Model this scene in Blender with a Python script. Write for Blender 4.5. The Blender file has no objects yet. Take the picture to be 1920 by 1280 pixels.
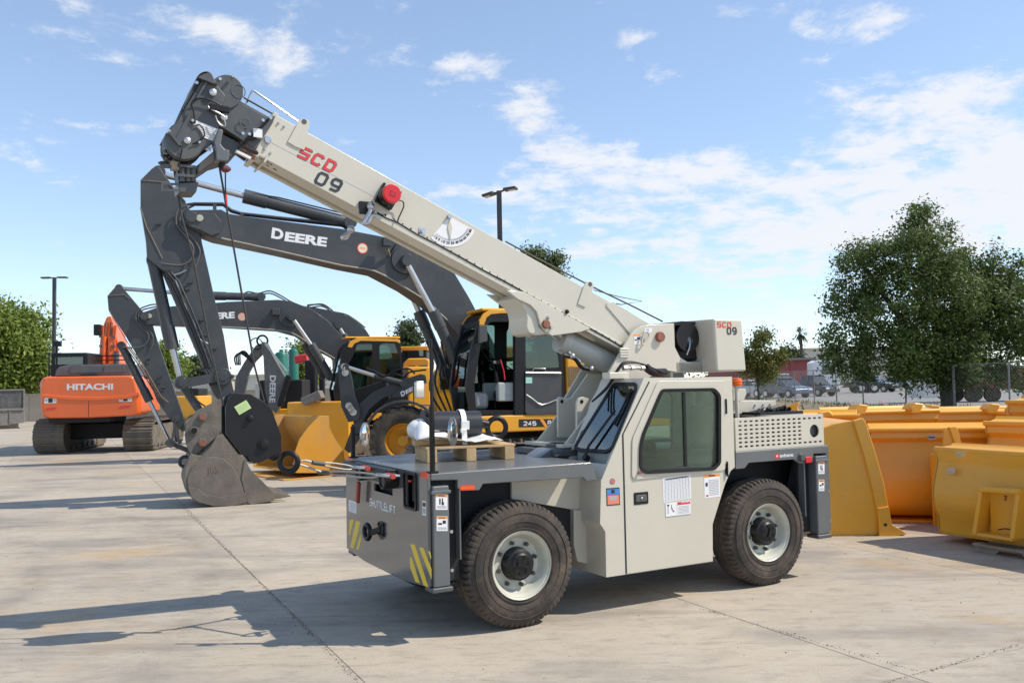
import bpy, bmesh, math, random
from mathutils import Vector as Vec, Matrix
random.seed(7)
S = .93
FOC, PITCH, ROLL, CH = 1654.87, .0483, .0191, 2.1441*S     # focal length in 1920-wide pixels, tilt, roll, eye height
scn = bpy.context.scene
COL = scn.collection
# ------------------------------------------------------------------ camera
_F = Vec((0, math.cos(PITCH), math.sin(PITCH))); _r = Vec((1, 0, 0)); _u = _r.cross(_F)
_R = _r*math.cos(ROLL)-_u*math.sin(ROLL); _U = _u*math.cos(ROLL)+_r*math.sin(ROLL)
CAM = Vec((0, 0, CH))
cd = bpy.data.cameras.new('camera'); cam = bpy.data.objects.new('camera', cd); COL.objects.link(cam)
cd.sensor_fit = 'HORIZONTAL'; cd.sensor_width = 36; cd.lens = 36*FOC/1920; cd.clip_end = 3000; cd.clip_start = .05
M = Matrix.Identity(4)
for i in range(3):
    M[i][0] = _R[i]; M[i][1] = _U[i]; M[i][2] = -_F[i]; M[i][3] = CAM[i]
cam.matrix_world = M
scn.camera = cam
# ------------------------------------------------------------------ light
SUN_AZ, SUN_EL = math.radians(93), math.radians(49)
sdir = Vec((math.sin(SUN_AZ)*math.cos(SUN_EL), math.cos(SUN_AZ)*math.cos(SUN_EL), math.sin(SUN_EL)))
sl = bpy.data.lights.new('sun', 'SUN'); sl.energy = 2.95; sl.angle = math.radians(.53); sl.color = (1, .915, .79)
so = bpy.data.objects.new('sun', sl); COL.objects.link(so); so.rotation_euler = sdir.to_track_quat('Z', 'Y').to_euler()
scn.view_settings.view_transform = 'Standard'; scn.view_settings.look = 'None'
scn.view_settings.exposure = 0.75; scn.view_settings.gamma = 1
world = bpy.data.worlds.new('World'); scn.world = world; world.use_nodes = True
def build_world():
    nt = world.node_tree; nt.nodes.clear(); L = nt.links.new
    def N(t, **k):
        n = nt.nodes.new(t)
        for a, b in k.items(): setattr(n, a, b)
        return n
    def m(op, a, b=None, c=None):
        n = N('ShaderNodeMath', operation=op)
        for i, x in enumerate((a, b, c)):
            if x is None: continue
            if isinstance(x, (int, float)): n.inputs[i].default_value = x
            else: L(x, n.inputs[i])
        return n.outputs[0]
    sky = N('ShaderNodeTexSky', sky_type='NISHITA', sun_disc=False); sky.sun_elevation = SUN_EL; sky.sun_rotation = SUN_AZ
    sky.air_density = .8; sky.dust_density = 0.1; sky.ozone_density = 4.0
    geo = N('ShaderNodeTexCoord'); sep = N('ShaderNodeSeparateXYZ'); L(geo.outputs['Generated'], sep.inputs[0])
    X, Y, Z = sep.outputs
    az = m('ARCTAN2', X, Y); el = m('ARCSINE', m('MINIMUM', m('MAXIMUM', Z, -1.), 1.))
    # clouds lie on a high flat layer: noise coordinates are the direction projected on it
    zz = m('ADD', m('MAXIMUM', Z, 0.), .16)
    cmb = N('ShaderNodeCombineXYZ'); L(m('DIVIDE', X, zz), cmb.inputs[0]); L(m('DIVIDE', Y, zz), cmb.inputs[1])
    nz = N('ShaderNodeTexNoise'); nz.inputs['Scale'].default_value = 3.6; nz.inputs['Detail'].default_value = 10
    nz.inputs['Roughness'].default_value = .62; nz.inputs['Distortion'].default_value = .25; L(cmb.outputs[0], nz.inputs['Vector'])
    nz2 = N('ShaderNodeTexNoise'); nz2.inputs['Scale'].default_value = 11; nz2.inputs['Detail'].default_value = 6
    nz2.inputs['Roughness'].default_value = .7; L(cmb.outputs[0], nz2.inputs['Vector'])
    # cloud banks (azimuth, elevation, half widths in rad, amount)
    D = []
    for x, y, sx, sy, a in ((1650, 330, 280, 75, 1.15), (1780, 170, 190, 45, .9), (1560, 440, 280, 80, 1.1), (1900, 350, 240, 130, 1.1), (1300, 330, 110, 55, .9),
                            (1080, 310, 160, 65, 1.0), (985, 200, 62, 42, 1.0), (895, 120, 75, 30, .7), (560, 110, 120, 50, .8), (430, 50, 130, 30, .8),
                            (1250, 490, 130, 25, .35), (120, 255, 120, 26, .75), (110, 60, 60, 16, .7), (1410, 20, 120, 26, .8), (1200, 75, 60, 22, .7),
                            (1260, 135, 50, 20, .65), (1600, 40, 130, 30, .7), (1350, 85, 40, 14, .55), (1540, 115, 50, 14, .6), (730, 110, 80, 30, .5), (20, 270, 50, 30, .5),
                            (920, 380, 130, 50, .6), (1250, 400, 300, 100, .75), (800, 230, 140, 60, -.5), (700, 200, 80, 50, -.4), (1250, 230, 200, 35, -.4), (1600, 110, 200, 20, -.15), (740, 6, 70, 14, .5), (1420, 560, 300, 40, .45), (1120, 560, 200, 60, .25)):
        d = (_F+_R*((x-960)/FOC)+_U*((640-y)/FOC)).normalized()
        D.append((math.atan2(d.x, d.y), math.asin(d.z), sx/FOC*1.15, sy/FOC*1.15, a))
    # the same kind of sky goes on outside the frame
    rr = random.Random(3)
    for k in range(16):
        D.append((rr.uniform(.75, 5.6), rr.uniform(.05, .8), rr.uniform(.1, .35), rr.uniform(.03, .12), rr.uniform(.5, .9)))
    cov = None
    for a, e, sa, se, w in D:
        if a > math.pi: a -= 2*math.pi
        p = m('MULTIPLY', m('SUBTRACT', az, a), 1/sa); q = m('MULTIPLY', m('SUBTRACT', el, e), 1/se)
        g = m('MULTIPLY', m('EXPONENT', m('MULTIPLY', m('ADD', m('MULTIPLY', p, p), m('MULTIPLY', q, q)), -1)), w)
        cov = g if cov is None else m('ADD', cov, g) if w < 0 else m('MAXIMUM', cov, m('ADD', m('MULTIPLY', cov, .3), g))
    dens = m('ADD', m('ADD', m('MULTIPLY', nz.outputs[0], 2.5), m('MULTIPLY', nz2.outputs[0], 1.2)), m('MULTIPLY', cov, .74))
    mr = N('ShaderNodeMapRange', interpolation_type='SMOOTHSTEP'); L(dens, mr.inputs[0])
    mr.inputs[1].default_value = 2.12; mr.inputs[2].default_value = 2.72; mr.inputs[3].default_value = 0; mr.inputs[4].default_value = .93
    dm = m('MULTIPLY', mr.outputs[0], 1.0)
    b1 = N('ShaderNodeBackground'); b1.inputs[1].default_value = SKY_STR
    gm = N('ShaderNodeGamma'); gm.inputs[1].default_value = .72; L(sky.outputs[0], gm.inputs[0])
    hs = N('ShaderNodeHueSaturation'); hs.inputs['Saturation'].default_value = SKY_SAT; hs.inputs['Value'].default_value = 1.32; L(gm.outputs[0], hs.inputs['Color'])
    L(hs.outputs[0], b1.inputs[0])
    b2 = N('ShaderNodeBackground'); b2.inputs[0].default_value = (.93, .95, 1, 1); b2.inputs[1].default_value = CLOUD
    mx = N('ShaderNodeMixShader'); L(dm, mx.inputs[0]); L(b1.outputs[0], mx.inputs[1]); L(b2.outputs[0], mx.inputs[2])
    out = N('ShaderNodeOutputWorld'); L(mx.outputs[0], out.inputs[0])
SKY_STR, SKY_SAT, CLOUD = .15, .98, .58
build_world()

# ------------------------------------------------------------------ helpers
def ray(x, y): return _F+_R*((x-960)/FOC)+_U*((640-y)/FOC)
def ground(x, y, z=0.):
    d = ray(x, y); return CAM+d*((z-CH)/d.z)
def at(x, y, Z):
    """world point seen at (x, y) at distance Z ahead"""
    d = ray(x, y); return CAM+d*(Z/d.y)
def Zm(x0, y0, s): return lambda x, y: (x0+x/s, y0+y/s)
P0 = lambda x, y: (x, y)
A1 = Zm(280, 110, 4.266); A2 = Zm(640, 300, 3.2); A3 = Zm(1000, 560, 3.2); A4 = Zm(600, 720, 2.783); A5 = Zm(180, 480, 2.667)
A6 = Zm(560, 560, 3.764); A7 = Zm(1380, 600, 2.667); A8 = Zm(0, 500, 3.369); B1 = Zm(440, 180, 4.923); B2 = Zm(640, 300, 4.923)
B3 = Zm(900, 420, 4.572); B4 = Zm(640, 840, 4.573); B5 = Zm(1100, 860, 4); B6 = Zm(280, 120, 4.925); B7 = Zm(1040, 660, 4.267)
B8 = Zm(1140, 560, 6.4); C1 = Zm(240, 300, 3.2); C2 = Zm(320, 640, 4); C3 = Zm(820, 560, 4.74); C4 = Zm(400, 600, 4.267)
D1 = Zm(1360, 760, 8.727); D2 = Zm(1380, 640, 5.647); D3 = Zm(1640, 700, 3.368); D4 = Zm(180, 520, 3.765); D5 = Zm(680, 620, 4.923)
C6 = Zm(0, 840, 2.743); C7 = Zm(980, 1000, 2.0426)
D6 = Zm(0, 540, 4.571); D7 = Zm(1100, 880, 7.385)

class Fr:
    """upright local frame: u along heading (from +Y towards +X), n to its left, v up"""
    def __init__(s, o, hd):
        h = math.radians(hd); s.o = Vec((o[0], o[1], o[2] if len(o) > 2 else 0)); s.hd = h
        s.U = Vec((math.sin(h), math.cos(h), 0)); s.N = Vec((-math.cos(h), math.sin(h), 0)); s.rz = math.pi/2-h
    def loc(s, p):
        d = p-s.o; return Vec((d.dot(s.U), d.dot(s.N), d.z))
    def q(s, x, y, n=None, u=None, v=None):
        c = s.loc(CAM); d = ray(x, y); d = Vec((d.dot(s.U), d.dot(s.N), d.z))
        t = (n-c.y)/d.y if n is not None else (u-c.x)/d.x if u is not None else (v-c.z)/d.z
        return c+d*t
    def pl(s, zm, pts, n): return [(lambda w: (w.x, w.z))(s.q(*zm(*p), n=n)) for p in pts]
    def p3(s, zm, pts, n): return [s.q(*zm(*p), n=n) for p in pts]
    def root(s, name, label=None, cat=None, group=None):
        o = bpy.data.objects.new(name, None); COL.objects.link(o); o.location = s.o; o.rotation_euler = (0, 0, s.rz); o.empty_display_size = .3
        tag(o, label, cat, group); return o
def tag(o, label=None, cat=None, group=None, kind=None):
    if label: o['label'] = label
    if cat: o['category'] = cat
    if group: o['group'] = group
    if kind: o['kind'] = kind
    return o
def empty(name, loc, rz, label, cat, group=None):
    o = bpy.data.objects.new(name, None); COL.objects.link(o); o.location = loc; o.rotation_euler = (0, 0, rz)
    return tag(o, label, cat, group)
def copy_tree(o, parent=None):
    c = o.copy(); COL.objects.link(c); c.parent = parent
    for k in ('label',):
        if parent is None and k in c: del c[k]
    for ch in list(o.children): copy_tree(ch, c)
    return c

class MB:
    def __init__(s): s.bm = bmesh.new()
    def face(s, pts):
        try: return s.bm.faces.new([s.bm.verts.new(p) for p in pts])
        except ValueError: return None
    def loft(s, rings, cap=True, closed=False):
        R = [[s.bm.verts.new(p) for p in r] for r in rings]; n = len(R[0])
        for a, b in zip(R, R[1:]+([R[0]] if closed else [])):
            for i in range(n):
                j = (i+1) % n
                s.bm.faces.new((a[i], a[j], b[j], b[i]))
        if cap and not closed:
            s.bm.faces.new(R[0][::-1]); s.bm.faces.new(R[-1])
        return s
    def prism(s, poly, a, b, ax=1):
        """polygon in the two other axes extruded along axis ax"""
        def P(p, t): return {1: (p[0], t, p[1]), 0: (t, p[0], p[1]), 2: (p[0], p[1], t)}[ax]
        return s.loft([[P(p, a) for p in poly], [P(p, b) for p in poly]])
    def box(s, x0, x1, y0, y1, z0, z1): return s.prism([(x0, z0), (x1, z0), (x1, z1), (x0, z1)], y0, y1)
    def bar(s, p, q, w, h, up=(0, 0, 1)):
        p = Vec(p); q = Vec(q); d = (q-p).normalized(); up = Vec(up)
        if abs(d.dot(up)) > .98: up = Vec((0, 1, 0))
        a = d.cross(up).normalized()*w/2; b = a.cross(d).normalized()*h/2
        return s.loft([[c+a+b, c-a+b, c-a-b, c+a-b] for c in (p, q)])
    def cyl(s, p, q, r, r2=None, seg=20):
        return s.lathe([(0, r), (1, r if r2 is None else r2)], p, q, seg)
    def lathe(s, prof, p, q, seg=24, cap=True):
        """prof: (fraction or metres along p->q, radius); fraction if all <= 1 given p,q"""
        p = Vec(p); q = Vec(q); d = q-p; up = Vec((0, 0, 1)) if abs(d.normalized().z) < .9 else Vec((1, 0, 0))
        a = d.cross(up).normalized(); b = a.cross(d).normalized(); rings = []
        for t, r in prof:
            rings.append([p+d*t+(a*math.cos(2*math.pi*k/seg)+b*math.sin(2*math.pi*k/seg))*max(r, 1e-4) for k in range(seg)])
        return s.loft(rings, cap=cap)
    def tube(s, pts, r, seg=8, smooth=0):
        pts = [Vec(p) for p in pts]
        if smooth: pts = catmull(pts, smooth)
        rings = []; prev = None
        for i, p in enumerate(pts):
            d = (pts[min(i+1, len(pts)-1)]-pts[max(i-1, 0)]).normalized()
            if prev is None:
                up = Vec((0, 0, 1)) if abs(d.z) < .9 else Vec((1, 0, 0)); a = d.cross(up).normalized()
            else: a = (prev-d*prev.dot(d)).normalized()
            prev = a; b = a.cross(d)
            rr = r[i*len(r)//len(pts)] if isinstance(r, (list, tuple)) else r
            rings.append([p+(a*math.cos(2*math.pi*k/seg)+b*math.sin(2*math.pi*k/seg))*rr for k in range(seg)])
        return s.loft(rings)
    def torus(s, c, ax, R, r, seg=28, s2=10):
        c = Vec(c); ax = Vec(ax).normalized(); a = ax.orthogonal().normalized(); b = ax.cross(a); rings = []
        for i in range(seg):
            t = 2*math.pi*i/seg; d = a*math.cos(t)+b*math.sin(t)
            rings.append([c+d*(R+r*math.cos(2*math.pi*k/s2))+ax*r*math.sin(2*math.pi*k/s2) for k in range(s2)])
        return s.loft(rings, closed=True)
    def ball(s, c, r, sx=1, sy=1, sz=1, seg=16):
        c = Vec(c); n = seg//2
        rings = [[c+Vec((math.cos(2*math.pi*k/seg)*math.sin(t)*r*sx, math.sin(2*math.pi*k/seg)*math.sin(t)*r*sy, math.cos(t)*r*sz)) for k in range(seg)]
                 for t in [math.pi*(i+.02)/(n+.04) for i in range(n+1)]]
        return s.loft(rings)
    def build(s, name, mat, parent=None, bevel=0, label=None, sharp=35, seg=2):
        bm = s.bm; bmesh.ops.recalc_face_normals(bm, faces=bm.faces)
        me = bpy.data.meshes.new(name); bm.to_mesh(me); bm.free()
        if mat: me.materials.append(mat)
        for f in me.polygons: f.use_smooth = True
        o = bpy.data.objects.new(name, me); COL.objects.link(o); o.parent = parent
        if bevel:
            b = o.modifiers.new('bevel', 'BEVEL'); b.width = bevel; b.segments = seg; b.limit_method = 'ANGLE'; b.angle_limit = math.radians(38); b.harden_normals = True
        else: me.set_sharp_from_angle(angle=math.radians(sharp))
        if label: o['label'] = label
        return o
def catmull(pts, k):
    out = []
    for i in range(len(pts)-1):
        a, b, c, d = pts[max(i-1, 0)], pts[i], pts[i+1], pts[min(i+2, len(pts)-1)]
        for j in range(k):
            t = j/k; out.append(((b*2)+(c-a)*t+(a*2-b*5+c*4-d)*t*t+(b*3-a-c*3+d)*t**3)*.5)
    return out+[pts[-1]]
def cut(o, cutter):
    """boolean difference now, cutter thrown away"""
    c = cutter.build('cutter', None); m = o.modifiers.new('cut', 'BOOLEAN'); m.object = c; m.operation = 'DIFFERENCE'; m.solver = 'EXACT'
    par = o.parent; o.parent = None; bev = [x for x in o.modifiers if x.type == 'BEVEL']
    for b in bev: b.show_viewport = False
    dg = bpy.context.evaluated_depsgraph_get(); dg.update()
    me = bpy.data.meshes.new_from_object(o.evaluated_get(dg)); o.modifiers.remove(m)
    old = o.data; o.data = me; me.name = o.name; o.parent = par
    for b in bev: b.show_viewport = True
    bpy.data.objects.remove(c); bpy.data.meshes.remove(old)
    for f in me.polygons: f.use_smooth = True
    if not bev: me.set_sharp_from_angle(angle=math.radians(35))
def rounded(poly, r, k=4):
    out = []; n = len(poly)
    for i in range(n):
        a, b, c = Vec(poly[i-1]), Vec(poly[i]), Vec(poly[(i+1) % n])
        d1 = a-b; d2 = c-b; rr = min(r, d1.length*.45, d2.length*.45); p = b+d1.normalized()*rr; q = b+d2.normalized()*rr
        for j in range(k+1):
            t = j/k; out.append(tuple(p*(1-t)**2+b*2*t*(1-t)+q*t*t))
    return out
def inset(poly, d):
    """move each edge inwards by d"""
    n = len(poly); ar = sum(poly[i-1][0]*poly[i][1]-poly[i][0]*poly[i-1][1] for i in range(n)); sg = 1 if ar > 0 else -1; out = []
    for i in range(n):
        a, b, c = Vec(poly[i-1]), Vec(poly[i]), Vec(poly[(i+1) % n]); e1 = (b-a).normalized(); e2 = (c-b).normalized()
        n1 = Vec((-e1.y, e1.x))*sg; n2 = Vec((-e2.y, e2.x))*sg; m = (n1+n2); m = m/max(m.dot(n1), .25)
        out.append(tuple(b+m*d))
    return out

# ------------------------------------------------------------------ materials
MATS = {}
def mat(name, col, rough=.45, metal=0., var=.08, scale=6., bump=0., dust=0., coat=0., dcol=(.36, .30, .22), spec=.5, island=0., detail=4, scratch=0., scol=(.30, .24, .17)):
    if name in MATS: return MATS[name]
    m = bpy.data.materials.new(name); m.use_nodes = True; nt = m.node_tree; b = nt.nodes['Principled BSDF']; L = nt.links.new
    b.inputs['Roughness'].default_value = rough; b.inputs['Metallic'].default_value = metal; b.inputs['Coat Weight'].default_value = coat
    b.inputs['Coat Roughness'].default_value = .12; b.inputs['Specular IOR Level'].default_value = spec
    tc = nt.nodes.new('ShaderNodeTexCoord'); nz = nt.nodes.new('ShaderNodeTexNoise'); nz.inputs['Scale'].default_value = scale
    nz.inputs['Detail'].default_value = detail; L(tc.outputs['Object'], nz.inputs['Vector'])
    mx = nt.nodes.new('ShaderNodeMix'); mx.data_type = 'RGBA'
    mx.inputs[6].default_value = tuple(max(0, c*(1-var*2)) for c in col)+(1,); mx.inputs[7].default_value = tuple(min(1, c*(1+var*2)) for c in col)+(1,)
    L(nz.outputs[0], mx.inputs[0]); cur = mx.outputs[2]
    if island:
        g = nt.nodes.new('ShaderNodeNewGeometry'); hv = nt.nodes.new('ShaderNodeHueSaturation'); mr = nt.nodes.new('ShaderNodeMapRange')
        L(g.outputs['Random Per Island'], mr.inputs[0]); mr.inputs[3].default_value = 1-island; mr.inputs[4].default_value = 1+island
        L(mr.outputs[0], hv.inputs['Value']); L(cur, hv.inputs['Color']); cur = hv.outputs[0]
    if dust:
        n2 = nt.nodes.new('ShaderNodeTexNoise'); n2.inputs['Scale'].default_value = scale*.6; n2.inputs['Detail'].default_value = 8; n2.inputs['Roughness'].default_value = .7
        L(tc.outputs['Object'], n2.inputs['Vector']); mr = nt.nodes.new('ShaderNodeMapRange'); L(n2.outputs[0], mr.inputs[0])
        mr.inputs[1].default_value = .42; mr.inputs[2].default_value = .72; mr.inputs[4].default_value = dust
        m2 = nt.nodes.new('ShaderNodeMix'); m2.data_type = 'RGBA'; L(mr.outputs[0], m2.inputs[0]); L(cur, m2.inputs[6]); m2.inputs[7].default_value = dcol+(1,)
        cur = m2.outputs[2]; r2 = nt.nodes.new('ShaderNodeMath'); r2.operation = 'MULTIPLY_ADD'; L(mr.outputs[0], r2.inputs[0]); r2.inputs[1].default_value = .5; r2.inputs[2].default_value = rough
        L(r2.outputs[0], b.inputs['Roughness'])
    L(cur, b.inputs['Base Color'])
    if scratch:
        mp = nt.nodes.new('ShaderNodeMapping'); mp.inputs['Scale'].default_value = (1.2, 1.2, 9); mp.inputs['Rotation'].default_value = (.5, .9, .2); L(tc.outputs['Object'], mp.inputs[0])
        n4 = nt.nodes.new('ShaderNodeTexNoise'); n4.inputs['Scale'].default_value = 4.5; n4.inputs['Detail'].default_value = 9; n4.inputs['Roughness'].default_value = .75; L(mp.outputs[0], n4.inputs['Vector'])
        mr = nt.nodes.new('ShaderNodeMapRange'); L(n4.outputs[0], mr.inputs[0]); mr.inputs[1].default_value = .60; mr.inputs[2].default_value = .68; mr.inputs[4].default_value = scratch
        m3 = nt.nodes.new('ShaderNodeMix'); m3.data_type = 'RGBA'; L(mr.outputs[0], m3.inputs[0]); L(cur, m3.inputs[6]); m3.inputs[7].default_value = scol+(1,); cur = m3.outputs[2]; L(cur, b.inputs['Base Color'])
    if bump:
        bp = nt.nodes.new('ShaderNodeBump'); bp.inputs['Strength'].default_value = bump; bp.inputs['Distance'].default_value = .01
        n3 = nt.nodes.new('ShaderNodeTexNoise'); n3.inputs['Scale'].default_value = scale*6; n3.inputs['Detail'].default_value = 5
        L(tc.outputs['Object'], n3.inputs['Vector']); L(n3.outputs[0], bp.inputs['Height']); L(bp.outputs[0], b.inputs['Normal'])
    MATS[name] = m; return m
def glass(name, tint, refl=.08, rough=.02):
    m = bpy.data.materials.new(name); m.use_nodes = True; nt = m.node_tree; nt.nodes.clear(); L = nt.links.new
    t = nt.nodes.new('ShaderNodeBsdfTransparent'); t.inputs[0].default_value = tint+(1,); g = nt.nodes.new('ShaderNodeBsdfGlossy'); g.inputs['Roughness'].default_value = rough
    g.inputs[0].default_value = (.9, 1, .97, 1); lw = nt.nodes.new('ShaderNodeFresnel'); lw.inputs[0].default_value = 1.5
    ad = nt.nodes.new('ShaderNodeMath'); ad.operation = 'ADD'; ad.inputs[1].default_value = refl; L(lw.outputs[0], ad.inputs[0])
    mx = nt.nodes.new('ShaderNodeMixShader'); o = nt.nodes.new('ShaderNodeOutputMaterial')
    L(ad.outputs[0], mx.inputs[0]); L(t.outputs[0], mx.inputs[1]); L(g.outputs[0], mx.inputs[2]); L(mx.outputs[0], o.inputs[0]); return m
CREAM = mat('cream_paint', (.58, .545, .45), .32, var=.03, scale=1.5, coat=.4, dust=.28, dcol=(.49, .44, .35), scratch=.16, scol=(.40, .34, .26))
GREY = mat('grey_paint', (.115, .125, .13), .34, var=.05, scale=3, coat=.3, dust=.12)
PLATE = mat('glossy_grey_plate', (.10, .108, .112), .16, var=.04, scale=2, coat=.6, dust=.1)
DGREY = mat('dark_grey_paint', (.075, .08, .083), .4, var=.08, dust=.12)
BLACK = mat('black_paint', (.010, .010, .011), .42, var=.2, spec=.35)
WELL = mat('underbody_black', (.012, .012, .013), .7, var=.2)
RUBBER = mat('tyre_rubber', (.036, .031, .027), .78, var=.2, scale=7, dust=.8, bump=.3, dcol=(.155, .12, .09))
RUBBER2 = mat('dusty_rubber', (.05, .045, .04), .85, var=.2, scale=5, dust=.6, bump=.4, dcol=(.24, .19, .13))
STEEL = mat('bright_steel', (.55, .55, .55), .33, metal=1, var=.05)
CHROME = mat('mirror_glass', (.75, .77, .8), .04, metal=1, var=.0)
ROPE = mat('wire_rope', (.06, .055, .05), .55, metal=.5, var=.3, scale=60)
SLING = mat('galvanised_rope', (.42, .40, .36), .45, metal=.5, var=.2, scale=50)
RED = mat('red_plastic', (.62, .02, .025), .3, var=.05)
ORANGE = mat('orange_lens', (.85, .14, .01), .25, var=.05)
YELLOW = mat('machine_yellow', (.74, .335, .012), .36, var=.05, scale=2, dust=.25, dcol=(.50, .32, .12), coat=.2)
BUCKY = mat('bucket_yellow', (.80, .365, .014), .42, var=.06, scale=1.3, dust=.42, dcol=(.54, .37, .17), coat=.2, bump=.1, scratch=.55)
DEERE = mat('slate_paint', (.040, .045, .051), .42, var=.08, scale=2, dust=.26, dcol=(.15, .135, .115), coat=.1, scratch=.35, scol=(.14, .12, .10))
DIRTY = mat('dirty_steel', (.135, .12, .10), .65, var=.25, scale=5, dust=.7, bump=.5, dcol=(.27, .22, .15))
HORANGE = mat('excavator_orange', (.80, .135, .018), .32, var=.05, scale=1.5, dust=.12, coat=.3)
WHITE = mat('white_print', (.78, .78, .78), .45, var=.01)
WARM = mat('orange_print', (.80, .30, .05), .45, var=.01)
REDP = mat('red_print', (.70, .045, .05), .4, var=.02)
BLUEP = mat('blue_print', (.05, .22, .55), .4, var=.02)
GREYP = mat('grey_print', (.38, .38, .4), .5, var=.02)
BLACKP = mat('black_print', (.02, .02, .022), .4, var=.02)
CORALP = mat('coral_print', (.72, .22, .13), .4, var=.02)
YELP = mat('yellow_print', (.78, .55, .03), .4, var=.03)
COPPER = mat('rusty_pin', (.26, .10, .06), .6, var=.2, scale=20)
WOOD = mat('pallet_pine', (.56, .38, .19), .7, var=.16, scale=7, bump=.4)
WOOD2 = mat('old_pallet_wood', (.30, .24, .18), .8, var=.2, scale=7, bump=.4)
PLASTIC = mat('white_plastic_sheet', (.82, .81, .78), .3, var=.03)
SEAT = mat('seat_vinyl', (.06, .06, .062), .5, var=.1)
GLASS = glass('green_tinted_glass', (.70, .80, .74), .0)
GLASSW = glass('windscreen_glass', (.66, .84, .77), .20, .06)
GLASS3 = glass('cab_glass', (.44, .54, .50), .03)
GLASS2 = glass('dark_tinted_glass', (.30, .36, .35), .10)
# ------------------------------------------------------------------ lettering (stroke glyphs)
GL = {
 'S': [[(1, .90), (1, .94), (.94, 1), (.06, 1), (0, .94), (0, .5), (1, .5), (1, .06), (.94, 0), (.06, 0), (0, .06), (0, .10)]],
 'C': [[(1, .82), (.82, 1), (.18, 1), (0, .82), (0, .18), (.18, 0), (.82, 0), (1, .18)]],
 'D': [[(0, 0), (0, 1), (.78, 1), (1, .8), (1, .2), (.78, 0), (-.06, 0)]],
 'O': [[(.5, 0), (.18, 0), (0, .18), (0, .82), (.18, 1), (.82, 1), (1, .82), (1, .18), (.82, 0), (.48, 0)]],
 '9': [[(1, .42), (.2, .42), (0, .56), (0, .84), (.18, 1), (.82, 1), (1, .84), (1, .18), (.82, 0), (.1, 0)]],
 'H': [[(0, 0), (0, 1)], [(1, 0), (1, 1)], [(0, .5), (1, .5)]], 'U': [[(0, 1), (0, .2), (.2, 0), (.8, 0), (1, .2), (1, 1)]],
 'T': [[(0, 1), (1, 1)], [(.5, 1), (.5, 0)]], 'L': [[(0, 1), (0, 0), (1, 0)]], 'E': [[(1, 1), (0, 1), (0, 0), (1, 0)], [(0, .5), (.85, .5)]],
 'I': [[(.5, 0), (.5, 1)]], 'F': [[(0, 0), (0, 1), (1, 1)], [(0, .5), (.8, .5)]], 'R': [[(0, 0), (0, 1), (.8, 1), (1, .85), (1, .6), (.8, .48), (0, .48)], [(.55, .48), (1, 0)]],
 'A': [[(0, 0), (.5, 1), (1, 0)], [(.22, .3), (.78, .3)]], '2': [[(0, .84), (.16, 1), (.84, 1), (1, .84), (1, .62), (0, 0), (1.04, 0)]],
 '4': [[(1, .28), (0, .28), (.7, 1), (.7, 0)]], '5': [[(.95, 1), (.05, 1), (0, .52), (.8, .56), (1, .42), (1, .14), (.84, 0), (0, 0)]],
 'P': [[(0, 0), (0, 1), (.82, 1), (1, .85), (1, .58), (.82, .42), (0, .42)]], 'N': [[(0, 0), (0, 1), (1, 0), (1, 1)]], '1': [[(.2, .8), (.5, 1), (.5, 0)]],
 'W': [[(0, 1), (.25, 0), (.5, .7), (.75, 0), (1, 1)]], 'G': [[(1, .82), (.82, 1), (.18, 1), (0, .82), (0, .18), (.18, 0), (1, 0), (1, .45), (.6, .45)]],
 'M': [[(0, 0), (0, 1), (.5, .4), (1, 1), (1, 0)]], 'K': [[(0, 0), (0, 1)], [(1, 1), (0, .45), (1, 0)]], 'V': [[(0, 1), (.5, 0), (1, 1)]], ' ': [], '-': [[(0, .5), (1, .5)]]}
def strokes(text, w=.6, gap=.32, narrow={'I': .2, '1': .5}):
    x = 0; out = []
    for i, ch in enumerate(text):
        ww = narrow.get(ch, w)
        for st in GL[ch]: out.append([(x+(p[0] if ch != 'I' else p[0])*ww, p[1]) for p in st])
        x += ww+gap
    return out, x-gap
def lettering(name, text, parent, BL, BR, TL, th, mt, lift=.002, w=.6, gap=.32, first=1., nrm=None, grow=0., label=None):
    """text stretched between three local points (bottom left, bottom right, top left)"""
    BL, BR, TL = Vec(BL), Vec(BR), Vec(TL); st, W = strokes(text, w, gap); ex = (BR-BL)/W; ey = TL-BL; N = (BR-BL).cross(TL-BL).normalized()
    asp = (BR-BL).length/W/ey.length      # metres per unit x relative to y
    mb = MB(); hw = th/2+grow
    for k, pl in enumerate(st):
        pts = [Vec((p[0]*asp, p[1])) for p in pl]; n = len(pts); Ls = []; Rs = []
        for i, p in enumerate(pts):
            d1 = (p-pts[i-1]).normalized() if i else None; d2 = (pts[i+1]-p).normalized() if i < n-1 else None
            d = ((d1 or d2)+(d2 or d1)).normalized(); nn = Vec((-d.y, d.x)); sc = 1/max(nn.dot(Vec((-(d1 or d2).y, (d1 or d2).x))), .5)
            e = p-(d*grow if i == 0 else -d*grow if i == n-1 else Vec((0, 0)))
            Ls.append(e+nn*hw*sc); Rs.append(e-nn*hw*sc)
        def W3(q, t): return BL+ex*(q.x/asp)+ey*q.y+N*t
        for i in range(n-1):
            quad = (Ls[i], Ls[i+1], Rs[i+1], Rs[i]); dz = lift+.0002*k
            mb.loft([[W3(a, .0003) for a in quad], [W3(a, dz) for a in quad]])
    return mb.build(name, mt, parent, label=label)
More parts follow.
